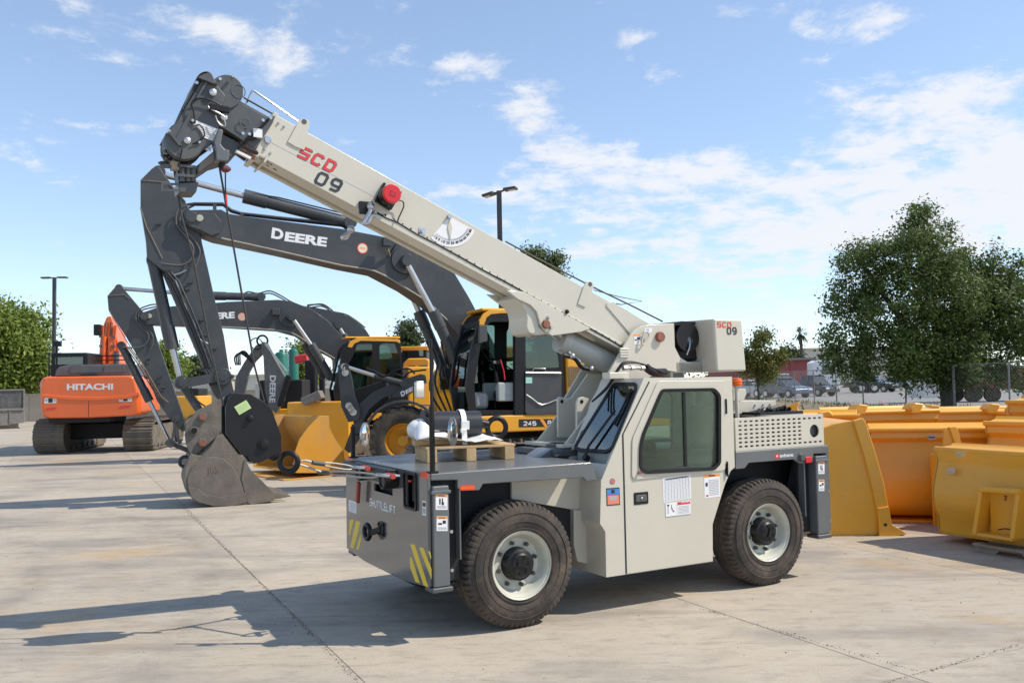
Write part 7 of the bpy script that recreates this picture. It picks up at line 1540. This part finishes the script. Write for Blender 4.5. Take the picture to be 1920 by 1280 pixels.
def tree(name, label, base, Z, lumps, n, size, lm, trunk_r=.2, z0=0., seed=1, group=None, depth=.7, limbs=True, squash=.85):
    """base: pixel of the trunk foot column; lumps (px, py, r_px) at distance Z"""
    rr = random.Random(seed); bx = at(base, 700, Z).x; root = empty(name, (bx, Z, z0), 0, label, 'tree', group); L_ = []
    for (x, y, r) in lumps:
        p = at(x, y, Z); R = r*Z/FOC; L_.append((Vec((p.x-bx, rr.uniform(-depth, depth)*R, p.z-z0)), R, squash))
    for i in range(len(L_)//2):      # the same mass carried round the back
        c, R, s = L_[i*2]; L_.append((Vec((c.x*.8, (1 if i % 2 else -1)*R*.9, c.z)), R*.85, s))
    me = leafmesh(L_, n, size, rr); me.materials.append(lm); o = bpy.data.objects.new('crown', me); COL.objects.link(o); o.parent = root
    zc = sum(l[0].z for l in L_)/len(L_); m = MB(); zlow = max(.6, min(l[0].z-l[1]*.5 for l in L_))
    m.tube([(0, 0, 0), (.03, 0, zlow*.5), (-.05, .02, zlow), (0, 0, zc)], [trunk_r*1.25, trunk_r, trunk_r*.9, trunk_r*.55], 12)
    if limbs:
        for c, R, s in L_[:14]:
            st = Vec((0, 0, zlow*(.8+.5*rr.random()))); mid = st*.5+c*.5+Vec((0, 0, -.1*R)); m.tube([st, mid, c], [trunk_r*.5, trunk_r*.32, trunk_r*.15], 7)
    m.build('trunk', BARK, root); return root
GRN1 = leafmat('camphor_leaves', (.10, .145, .035), .5, .35); GRN2 = leafmat('sunny_leaves', (.19, .25, .045), .4, .35); GRN3 = leafmat('autumn_leaves', (.14, .15, .03), .55, .35); GRN4 = leafmat('far_leaves', (.06, .085, .035), .35)
big = [(1700, 480, 62), (1745, 450, 52), (1800, 500, 58), (1640, 500, 55), (1610, 480, 35), (1720, 420, 28), (1722, 402, 20), (1840, 490, 40), (1880, 540, 45), (1905, 530, 40), (1600, 560, 52), (1660, 580, 70), (1740, 560, 75), (1820, 580, 75),
       (1895, 600, 62), (1590, 630, 48), (1650, 660, 58), (1720, 660, 66), (1800, 670, 66), (1875, 670, 60), (1570, 665, 32), (1700, 700, 42), (1600, 690, 34), (1830, 705, 38), (1760, 700, 40), (1935, 640, 60), (1950, 580, 50), (1930, 700, 40), (1900, 500, 26)]
tree('leafy_tree', 'large dark green leafy tree at the right behind the yellow buckets', 1775, 42, big, 72000, .20, GRN1, .34, 0, 5)
tree('leafy_tree', 'big sunlit green tree mass at the left edge behind the grey hopper', 20, 66, [(0, 610, 50), (40, 610, 40), (-30, 640, 70), (20, 660, 60), (60, 650, 34), (75, 685, 28), (50, 700, 40), (0, 710, 50), (-60, 600, 60), (88, 700, 16), (-80, 690, 70)], 42000, .38, GRN2, .3, 0, 8)
tree('leafy_tree', 'green tree half hidden between the two raised excavator sticks', 320, 62, [(318, 665, 18), (330, 690, 20), (300, 690, 22), (310, 650, 12), (290, 715, 20)], 5000, .3, GRN2, .15, 0, 9)
tree('leafy_tree', 'dark round distant tree seen through the excavator linkage', 366, 130, [(358, 688, 14), (374, 680, 13), (380, 695, 16), (345, 700, 12), (395, 700, 12)], 4000, .6, GRN4, .3, 0, 10)
tree('leafy_tree', 'pale green tree behind the dark green tanks', 566, 58, [(572, 670, 18), (560, 690, 18), (580, 700, 20), (568, 655, 12)], 4000, .28, GRN2, .15, 0, 12)
tree('leafy_tree', 'thin tree standing between the second cab and the front excavator cylinders', 765, 58, [(762, 615, 10), (768, 632, 14), (758, 645, 14), (775, 640, 9)], 2600, .26, GRN4, .12, 0, 13)
tree('leafy_tree', 'tree top poking above the crane boom right of the lamp post', 1020, 60, [(1000, 478, 14), (1010, 495, 18), (1042, 490, 13), (1040, 510, 20), (1020, 560, 30), (1050, 590, 30), (1010, 620, 26)], 7000, .27, leafmat('olive_leaves', (.10, .13, .035), .4, .3), .16, 0, 14)
tree('young_tree', 'young yellow-green tree on a thin trunk left of the parked cars', 1420, 50, [(1428, 632, 12), (1420, 655, 20), (1395, 665, 18), (1448, 668, 18), (1405, 690, 18), (1430, 688, 22), (1440, 700, 14), (1458, 672, 10)], 5200, .20, GRN3, .06, .3, 15)
tree('leafy_tree', 'round bushy tree beside the palm, beyond the red building', 1484, 120, [(1478, 668, 13), (1466, 674, 11), (1492, 676, 11), (1478, 688, 16)], 3500, .5, GRN4, .3, .4, 16)
# palm
pr_ = empty('palm_tree', (at(1503, 700, 150).x, 150, .4), 0, 'tall slender palm tree standing far behind the red building', 'palm tree'); zt_ = at(1500, 626, 150).z-.4
m = MB(); m.tube([(0, 0, 0), (.2, 0, zt_*.5), (0, 0, zt_)], [.35, .28, .25], 8); m.build('trunk', BARK, pr_)
m = MB(); rr = random.Random(4)
for k in range(46):
    a = rr.random()*6.28; e = rr.uniform(-1.1, 1.2); Lf_ = rr.uniform(1.5, 2.2); d = Vec((math.cos(a)*math.cos(e), math.sin(a)*math.cos(e), math.sin(e))); s = Vec((-math.sin(a), math.cos(a), 0))*.16; t = Vec((0, 0, zt_))
    m.face([t-s*.3, t+d*Lf_*.6-s, t+d*Lf_*.6+s]); m.face([t+d*Lf_*.6-s, t+d*Lf_-Vec((0, 0, .5)), t+d*Lf_*.6+s])
m.build('fronds', GRN4, pr_)
# distant tree line closing the yard
vs = []; rr = random.Random(21); lum = []
for k in range(70):
    x = -210+k*6.4+rr.uniform(-2, 2); Rr = rr.uniform(2.2, 4.2); lum.append((Vec((x, 190+rr.uniform(-8, 8), Rr*.6)), Rr, .8))
me = leafmesh(lum, 22000, 1.0, rr, .3); me.materials.append(GRN4); me.name = 'distant_trees'; o = bpy.data.objects.new('distant_trees', me); COL.objects.link(o); tag(o, kind='stuff')
# ------------------------------------------------------------------ lamps
def lamp(px, Z, top, label, arms):
    b = at(px, 700, Z); zt = at(px, top, Z).z; r = empty('lamp_post', (b.x, Z, 0), 0, label, 'lamp post', 'tall yard lamps')
    m = MB(); m.prism([(-.09, -.09), (.09, -.09), (.09, .09), (-.09, .09)], 0, zt, ax=2); m.build('pole', mat('bronze_paint', (.045, .045, .05), .5), r, bevel=.01)
    for (dx, dy, dz) in arms:
        d = Vec((dx, dy, 0)); m = MB(); m.bar((0, 0, zt-.05), (dx*.35, dy*.35, zt+dz*.5), .08, .06); m.bar((dx*.3, dy*.3, zt+dz*.4), (dx, dy, zt+dz), .34, .09); m.build('lamp_head', mat('bronze_paint', (0, 0, 0)), r, bevel=.02)
        m = MB(); m.bar((dx*.55, dy*.55, zt+dz*.7-.05), (dx*.92, dy*.92, zt+dz-.05), .22, .02); m.build('lamp_lens', mat('lamp_lens', (.6, .55, .5), .3), r)
lamp(942, 31, 358, 'twin-headed lamp post rising behind the crane boom', [(.62, -.2, .05), (-.55, .3, -.12)])
lamp(101, 55, 520, 'slim twin-armed lamp post at the left behind the orange excavator', [(.8, 0, -.02), (-.8, 0, -.02)])
b = at(777, 700, 62); r = empty('lamp_post', (b.x, 62, 0), 0, 'plain dark pole beside the thin tree between the cabs', 'lamp post', 'tall yard lamps'); m = MB(); m.prism([(-.09, -.09), (.09, -.09), (.09, .09), (-.09, .09)], 0, at(777, 608, 62).z, ax=2); m.build('pole', MATS['bronze_paint'], r)
# ------------------------------------------------------------------ yard wall of concrete blocks
WALL = mat('tan_block_wall', (.40, .34, .26), .9, var=.1, scale=.8, bump=.3, dust=.3, dcol=(.30, .25, .19))
wr_ = empty('yard_wall', (-62, 63, 0), 0, 'low tan concrete wall across the back of the yard at the left', 'wall'); blk = None
for k in range(22):
    if blk is None: m = MB(); m.box(.01, 2.49, 0, .2, 0, 1.88); blk = m.build('wall_panel', WALL, wr_, bevel=.01); o = blk
    else: o = blk.copy(); COL.objects.link(o)
    o.location = (2.5*k, 0, 0)
    if k % 1 == 0:
        m = MB(); m.box(2.5*k-.12, 2.5*k+.12, -.06, .26, 0, 1.95); m.build('wall_pier', WALL, wr_) if k == 0 else m.bm.free()
m = MB(); m.box(0, 55, -.04, .24, 1.88, 1.95); m.build('coping', WALL, wr_)
# ------------------------------------------------------------------ grey hopper at the far left
HB_ = Fr((at(-40, 800, 50).x, 50), 62); hr = HB_.root('steel_hopper', 'weathered grey steel hopper on blocks cut off by the left edge', 'hopper'); hh = lambda x, y, n=0: HB_.q(*D6(x, y), n=n)
GST = mat('weathered_grey_steel', (.17, .16, .15), .6, var=.2, dust=.4); a, b = hh(205, 1150), hh(200, 870); x1_, zt_, zb_ = a.x, b.z, a.z; zm_ = hh(200, 1035).z
m = MB(); m.box(-3, x1_, .0, .04, zm_, zt_); m.box(-3, x1_, 1.9, 1.94, zm_, zt_); m.box(x1_-.04, x1_, .04, 1.9, zm_, zt_); m.build('upper_panel', mat('dark_panel', (.06, .065, .07), .5, dust=.3), hr, bevel=.01)
m = MB(); m.bar((-3, -.03, zm_), (x1_+.03, -.03, zm_), .1, .12); m.bar((-3, -.03, zt_), (x1_+.03, -.03, zt_), .08, .08); m.bar((x1_, -.03, zm_), (x1_, -.03, zt_), .08, .08, up=(0, 1, 0)); m.build('rim_bar', GST, hr)
m = MB(); q_ = [(lambda w: (w.x, max(.02, w.z)))(hh(x, y)) for x, y in ((20, 1050), (205, 1050), (210, 1150), (100, 1165), (75, 1175), (45, 1150))]; m.prism([(-3, q_[0][1]), (q_[1][0], q_[1][1]), q_[2], q_[3], q_[4], (-3, q_[4][1])], .0, 1.8); m.build('lower_hopper', GST, hr, bevel=.01)
for x in (-.3, .5, 1.0, 1.5): 
    m = MB(); m.box(x, x+.06, -.05, 0, q_[2][1], zm_-.05); m.build('rib', GST, hr)
m = MB(); m.box(-1, x1_-.3, .3, 1.5, 0, q_[2][1]+.1); m.build('support_block', WOOD2, hr)
# ------------------------------------------------------------------ backhoe, tanks and rear-view loader in the middle distance
BF = Fr((at(500, 800, 30).x, 30), 88); br_ = BF.root('backhoe_loader', 'grey-armed backhoe with vertical white lettering on its folded stick', 'backhoe'); bq_ = lambda x, y, n=0: BF.q(*C4(x, y), n=n)
bpz = lambda pts, n=0: [(lambda w: (w.x, w.z))(bq_(x, y, n)) for x, y in pts]
BG = mat('backhoe_grey', (.11, .115, .115), .5, var=.1, dust=.3)
m = MB(); m.prism(bpz([(378, 190), (395, 170), (425, 185), (480, 290), (560, 430), (590, 470), (560, 640), (500, 745), (470, 720), (440, 690), (412, 560), (400, 300)]), 0, .3); bs_ = m.build('stick', BG, br_, bevel=.02)
m = MB(); m.prism(bpz([(395, 180), (340, 200), (250, 330), (180, 450), (165, 600), (230, 640), (280, 420), (330, 330), (400, 260)], .35), .35, .6); m.build('boom', BG, br_, bevel=.02)
m = MB(); m.bar(bq_(415, 190, -.08), bq_(590, 410, -.08), .07, .05); m.build('chrome_rod', STEEL, br_); m = MB(); m.bar(bq_(605, 440, -.1), bq_(530, 690, -.1), .2, .18); m.build('hydraulic_cylinder', BLACK, br_, bevel=.04)
m = MB(); p = bq_(392, 165, .15); m.torus(p, (0, 1, 0), .18, .035, 20, 6); m.torus(p+Vec((-.2, 0, -.1)), (0, 1, .3), .2, .02, 20, 6); m.build('hose_ring', BLACK, br_)
m = MB()
for k in range(4): m.tube([bq_(180+12*k, 360, .2), bq_(170+15*k, 300-12*k, .2), bq_(210+14*k, 265-5*k, .2), bq_(270+8*k, 300, .2), bq_(320, 350, .2)], .025, 6, smooth=4)
m.build('hydraulic_hose', BLACK, br_)
tt = lambda x, y: bq_(x, y, -.006)
small_text('maker_lettering', 'DEERE', tt(453, 442), tt(448, 660), WHITE, br_, TL=tt(500, 442), off=.03)
m = MB(); a = bq_(250, 640, .7); m.box(a.x, a.x+3.0, .6, 2.2, .5, 1.3); m.build('chassis', YELLOW, br_, bevel=.05); m = MB(); m.box(a.x+.5, a.x+2.0, .7, 2.1, 1.3, 2.3); m.build('operator_station', WELL, br_, bevel=.05)
for dx in (.3, 2.4):
    m = MB(); m.cyl((a.x+dx, .5, .6), (a.x+dx, .9, .6), .6, seg=28); m.build('wheel', RUBBER2, br_, bevel=.05)
TG = mat('tank_green', (.02, .16, .12), .4, var=.08)
for (x0, x1, y0, lab, Z_) in ((492, 600, 262, 'wide dark green tank behind the backhoe stick', 36), (604, 682, 238, 'narrow taller dark green tank right of the wide one', 35)):
    p0 = at(*C4((x0+x1)/2, 600), Z_); R_ = (x1-x0)/2/4.267*Z_/FOC; zt = at(*C4(0, y0), Z_).z; r = empty('storage_tank', (p0.x, Z_, 0), 0, lab, 'tank', 'green storage tanks'); m = MB(); m.lathe([(0, R_), (zt-.15, R_), (zt-.05, R_*.8), (zt, R_*.3)], (0, 0, 0), (0, 0, 1), 36); m.build('tank_body', TG, r)
    m = MB(); m.cyl((0, 0, zt-.05), (0, 0, zt+.08), R_*.3, seg=20); m.torus((0, 0, zt*.5), (0, 0, 1), R_, .02, 36, 6); m.build('tank_hatch', TG, r)
RF = Fr((at(752, 790, 27).x, 27), 90); rr_ = RF.root('wheel_loader', 'yellow machine seen from behind with two vents, between the cabs', 'loader'); rp_ = lambda x, y, n=0: RF.q(*D5(x, y), n=n)
a, b = rp_(378, 700), rp_(612, 250); m = MB(); m.prism([(a.x, .9), (b.x, .9), (b.x, b.z-.05), (b.x-.12, b.z), (a.x+.15, b.z), (a.x, b.z-.15)], 0, 1.8); rh = m.build('engine_hood', YELLOW, rr_, bevel=.05)
for x0, x1, y0, y1 in ((428, 485, 375, 322), (518, 597, 368, 322)):
    c_, d_ = rp_(x0, y0), rp_(x1, y1)
    for k in range(5): m = MB(); z = c_.z+(d_.z-c_.z)*(k+.2)/5; m.box(c_.x, d_.x, -.02, .0, z, z+.035); m.build('vent_slat', DIRTY, rh)
a, b = rp_(355, 240, .8), rp_(590, 150, .8); m = MB(); m.box(a.x, b.x, .8, 2.2, a.z-.6, b.z-.1); rc = m.build('cab', BLACK, rr_, bevel=.05); m = MB(); m.box(a.x-.03, b.x+.05, .75, 2.3, b.z-.1, b.z+.03); m.build('cab_roof', YELLOW, rc, bevel=.03); m = MB(); c_, d_ = rp_(400, 235, .79), rp_(560, 180, .79); m.box(c_.x, d_.x, .785, .8, c_.z, d_.z); m.build('rear_window', GLASS2, rc)
m = MB(); a, b = rp_(655, 730), rp_(760, 560); m.box(rp_(560, 700).x, b.x, -.3, .2, .85, b.z); m.build('side_box', YELLOW, rr_, bevel=.03)
for k in range(3): m = MB(); z = rp_(0, 650-22*k).z; c_ = rp_(660, 600); m.box(c_.x, c_.x+.18, -.32, -.3, z, z+.05); m.build('vent_slot', WELL, rr_)
for dx in (-.3, 1.2):
    m = MB(); m.cyl((rp_(400, 700).x+dx, .1, .75), (rp_(400, 700).x+dx+.5, .1, .75), .75, seg=32); m.build('wheel', RUBBER2, rr_, bevel=.08)
# orange-red crane boom piece behind the tanks, attachment row
m = MB(); p, q = at(*C4(655, 318), 33), at(*C4(760, 300), 33); r = empty('stacked_attachment', (p.x, 33, 0), 0, 'red-topped dark attachment standing beside the green tanks', 'attachment'); m.bar((0, 0, p.z), (q.x-p.x, 0, q.z), .35, .3); m.build('red_arm', REDP, r, bevel=.05); m = MB(); m.box(.4, .8, -.2, .2, 0, q.z-.1); m.box(-.2, 1.4, -.6, .6, 0, .9); m.box(.9, 1.1, -.1, .1, 0, q.z); m.build('dark_frame', WELL, r, bevel=.04)
r = empty('ripper_attachment', (at(*C4(780, 640), 24).x, 24, 0), 0, 'grey beam attachment lying above the yellow bucket left of the cab', 'attachment'); a, b = at(*C4(725, 655), 24), at(*C4(870, 590), 24); m = MB(); m.bar((a.x-r.location.x, 0, a.z), (b.x-r.location.x, 0, b.z), .5, .22); m.build('beam', GST, r, bevel=.02); m = MB(); m.box(-.7, 1.0, .2, 1.0, 0, a.z); m.build('stand', YELLOW, r, bevel=.04)
# yellow dump bodywork and pale concrete blocks behind the bucket linkage
r = empty('parked_machine', (at(350, 780, 44).x, 44, 0), 0, 'small bright yellow machine far behind the excavator linkage', 'machine'); s_ = 44/FOC; m = MB(); m.box(-24*s_, 22*s_, 0, 2, .35, at(350, 742, 44).z); m.build('body', YELLOW, r, bevel=.08); m = MB(); m.box(-10*s_, 18*s_, .3, 1.7, at(350, 742, 44).z, at(350, 728, 44).z); m.build('cab', BLACK, r, bevel=.06)
for x in (-.4, .4):
    m = MB(); m.cyl((x, -.1, .4), (x, .2, .4), .4, seg=24); m.build('wheel', RUBBER2, r)
for k, (x, y, w, h_, lab) in enumerate(((478, 722, 40, 22, 'pale concrete block under the white truck behind the backhoe'), (470, 742, 60, 22, 'lower pale concrete block near the backhoe boom'))):
    p = at(x, y, 40); r = empty('concrete_block', (p.x, 40+.3*k, 0), 0, lab, 'block', 'pale concrete blocks'); s_ = 40/FOC; m = MB(); m.box(0, w*s_, 0, .9, 0 if k else .0, at(x, y-(0 if k else 4), 40).z); m.build('block', mat('pale_concrete', (.5, .48, .42), .9, bump=.3), r, bevel=.03)
# far low buildings
def building(name, x0, x1, y0, Z, mt, label, z0=0, dep=20, roof=None, ribs=0):
    a, b = at(x0, y0, Z), at(x1, y0, Z); r = empty(name, (a.x, Z, z0), 0, label, 'building'); W_ = b.x-a.x; h_ = a.z-z0; m = MB(); m.box(0, W_, 0, dep, 0, h_); m.build('wall', mt, r, bevel=.02)
    m = MB(); m.box(-.3, W_+.3, -.5, dep+.3, h_, h_+.25); m.build('roof', roof or mt, r)
    if ribs:
        m0 = None
        for k in range(int(W_/ribs)):
            if m0 is None: m = MB(); m.box(0, ribs*.35, -.08, 0, 0, h_); m0 = m.build('cladding_rib', mt, r); o = m0
            else: o = m0.copy(); COL.objects.link(o)
            o.location = (ribs*k, 0, 0)
    return r
building('warehouse', 1380, 1522, 677, 105, mat('dull_red_cladding', (.30, .07, .065), .7, var=.1), 'long dull red clad building behind the parked cars', .45, 15, mat('grey_roof', (.2, .2, .2), .7), 1.6)
building('office_building', 1510, 1700, 655, 170, mat('beige_wall', (.52, .48, .42), .8, var=.05), 'pale beige building beyond the red one, left of the big tree', .45, 20, None, 6)
building('warehouse', 1870, 2100, 690, 95, mat('dull_red_cladding', (0, 0, 0)), 'second red building glimpsed under the big tree at the right edge', .45, 15, MATS['grey_roof'], 1.6)
building('warehouse', 300, 420, 712, 120, mat('pale_roof_wall', (.45, .43, .38), .8), 'low pale building seen through the excavator linkage', 0, 20)
building('warehouse', 430, 620, 706, 125, mat('white_shed_wall', (.55, .55, .52), .8), 'low white shed behind the backhoe', 0, 20)
building('warehouse', 640, 940, 700, 130, mat('pale_roof_wall', (0, 0, 0)), 'low building hidden behind the excavator cabs', 0, 20)
# ------------------------------------------------------------------ vehicles in the lot
def car(px, y, Z, hd, col, label, kind='suv', z0=.45, sc=1.):
    b = at(px, y, Z); f = Fr((b.x, Z, z0), hd); cn = {'suv': 'car', 'sedan': 'car', 'pickup': 'pickup truck', 'van': 'van'}[kind]; r = f.root('parked_'+cn.replace(' ', '_'), label, cn, 'cars parked in the lot beyond the fence')
    bm_ = mat('car_paint_%d' % (int(sum(c*(i+1)*100 for i, c in enumerate(col)))), col, .25, var=.02, coat=.8); w = .9
    low = [(-2.3, .35), (-2.3, .85), (-2.15, 1.0), (-1.2, 1.02), (1.0, 1.0), (2.1, .86), (2.3, .7), (2.3, .35)]; roof = {'suv': [(-2.15, 1.0), (-1.85, 1.5), (-1.3, 1.64), (.1, 1.62), (1.05, 1.0)], 'sedan': [(-1.8, 1.0), (-1.1, 1.4), (-.5, 1.46), (.3, 1.42), (1.1, .98)], 'pickup': [(-.6, 1.0), (-.5, 1.7), (-.3, 1.8), (.7, 1.78), (1.3, 1.02)], 'van': [(-2.28, 1.0), (-2.25, 1.9), (-2.0, 2.0), (1.0, 1.95), (1.8, 1.0)]}[kind]
    m = MB(); m.prism([(x*sc, z*sc) for x, z in low], -w, w); bd_ = m.build('body', bm_, r, bevel=.07)
    m = MB(); m.loft([[(x*sc, -w+.04, z*sc) if z < 1.1 else (x*sc, -w+.2, z*sc) for x, z in roof], [(x*sc, w-.04, z*sc) if z < 1.1 else (x*sc, w-.2, z*sc) for x, z in roof]]); m.build('cabin', GLASS2_S, r, bevel=.04)
    zt = max(z for x, z in roof); tp = [x for x, z in roof if z > zt-.12]; m = MB(); m.box(min(tp)-.1, max(tp)+.1, -w+.18, w-.18, zt-.05, zt+.03); m.build('roof', bm_, r, bevel=.04)
    for s in (-1, 1):
        m = MB(); m.bar((roof[-2][0]-.35, s*(w-.16), zt-.1), (roof[-2][0]-.4, s*(w-.05), 1.0), .08, .05); m.build('door_pillar', bm_, r)
    for x in (-1.4, 1.45):
        for s in (-1, 1):
            m = MB(); m.cyl((x, s*(w-.22), .35), (x, s*(w+.02), .35), .35, seg=20); wl_ = m.build('wheel', RUBBER, r); m = MB(); m.cyl((x, s*(w+.02), .35), (x, s*(w+.035), .35), .2, seg=14); m.build('rim', STEEL, wl_)
    for s in (-1, 1):
        m = MB(); m.box(-2.33, -2.25, s*.62-.2, s*.62+.2, .72, .9); m.build('tail_light', RED, r); m = MB(); m.box(2.22, 2.3, s*.62-.2, s*.62+.2, .62, .76); m.build('headlight', WHITE, r)
    return r
GLASS2_S = mat('car_glass', (.02, .03, .035), .08, var=.0, coat=.5)
car(1473, 745, 73, 158, (.05, .09, .15), 'blue-grey SUV parked nearest, just right of the young tree')
car(1522, 742, 77, 150, (.015, .015, .02), 'black pickup parked behind the blue-grey SUV', 'pickup')
car(1455, 735, 86, 155, (.6, .62, .62), 'white van behind the blue-grey SUV', 'van')
car(1410, 745, 78, 150, (.55, .56, .56), 'white car seen through the young tree trunk', 'sedan')
car(1388, 735, 90, 150, (.35, .03, .04), 'red car just above the crane engine cover', 'sedan')
car(1640, 738, 92, 140, (.03, .03, .035), 'dark SUV under the left side of the big tree crown')
car(1690, 735, 96, 140, (.25, .26, .28), 'grey sedan in the shade under the big tree', 'sedan')
# white lorry tractor with bare chassis
tb = at(1545, 735, 88); tf = Fr((tb.x, 88, .45), 95); tr_ = tf.root('lorry', 'white lorry cab with bare chassis and wheels beside the big tree crown', 'lorry')
WP = mat('white_truck_paint', (.72, .72, .72), .3, var=.02, coat=.4)
m = MB(); m.prism([(-1.3, .9), (-1.3, 3.1), (-.9, 3.3), (.8, 3.2), (1.2, 2.2), (1.3, .9)], -1.15, 1.15); tc_ = m.build('cab', WP, tr_, bevel=.08); m = MB(); m.prism([(-.4, 1.9), (-.4, 2.8), (.65, 2.8), (.95, 1.9)], -1.17, 1.17); m.build('side_window', GLASS2_S, tc_)
m = MB(); m.box(.0, 5.4, -.45, .45, .85, 1.1); m.box(2.2, 2.9, -1.0, 1.0, .6, .95); m.build('chassis_rail', DGREY, tr_, bevel=.02)
for x in (-.6, 3.3, 4.5):
    for s in (-1, 1):
        m = MB(); m.cyl((x, s*.85, .52), (x, s*1.2, .52), .52, seg=24); w_ = m.build('wheel', RUBBER, tr_); m = MB(); m.cyl((x, s*1.2, .52), (x, s*1.22, .52), .28, seg=18); m.build('rim', STEEL, w_)
# red trailer frames behind the tree
f = Fr((at(1760, 770, 52).x, 52, .45), 92); tr2 = f.root('flatbed_trailer', 'dark red flatbed trailer with stakes parked behind the big tree trunk', 'trailer'); DR = mat('dark_red_paint', (.16, .02, .025), .45, dust=.2)
m = MB(); m.box(0, 8.5, -1.2, 1.2, .9, 1.12); m.box(0, 8.5, -1.25, -1.2, .8, 1.15); m.build('deck', DR, tr2, bevel=.02); m = MB()
m.box(-1.3, -.2, -1.1, 1.1, .3, 1.9); m.build('white_crate', WP, tr2, bevel=.03)
for k in range(8): m = MB(); m.box(.3+1.1*k, .38+1.1*k, -1.24, -1.16, 1.1, 1.9); m.build('stake', DR, tr2)
for x in (1.5, 2.6, 6.8):
    for s in (-1, 1): m = MB(); m.cyl((x, s*.9, .45), (x, s*1.2, .45), .45, seg=20); m.build('wheel', RUBBER, tr2)
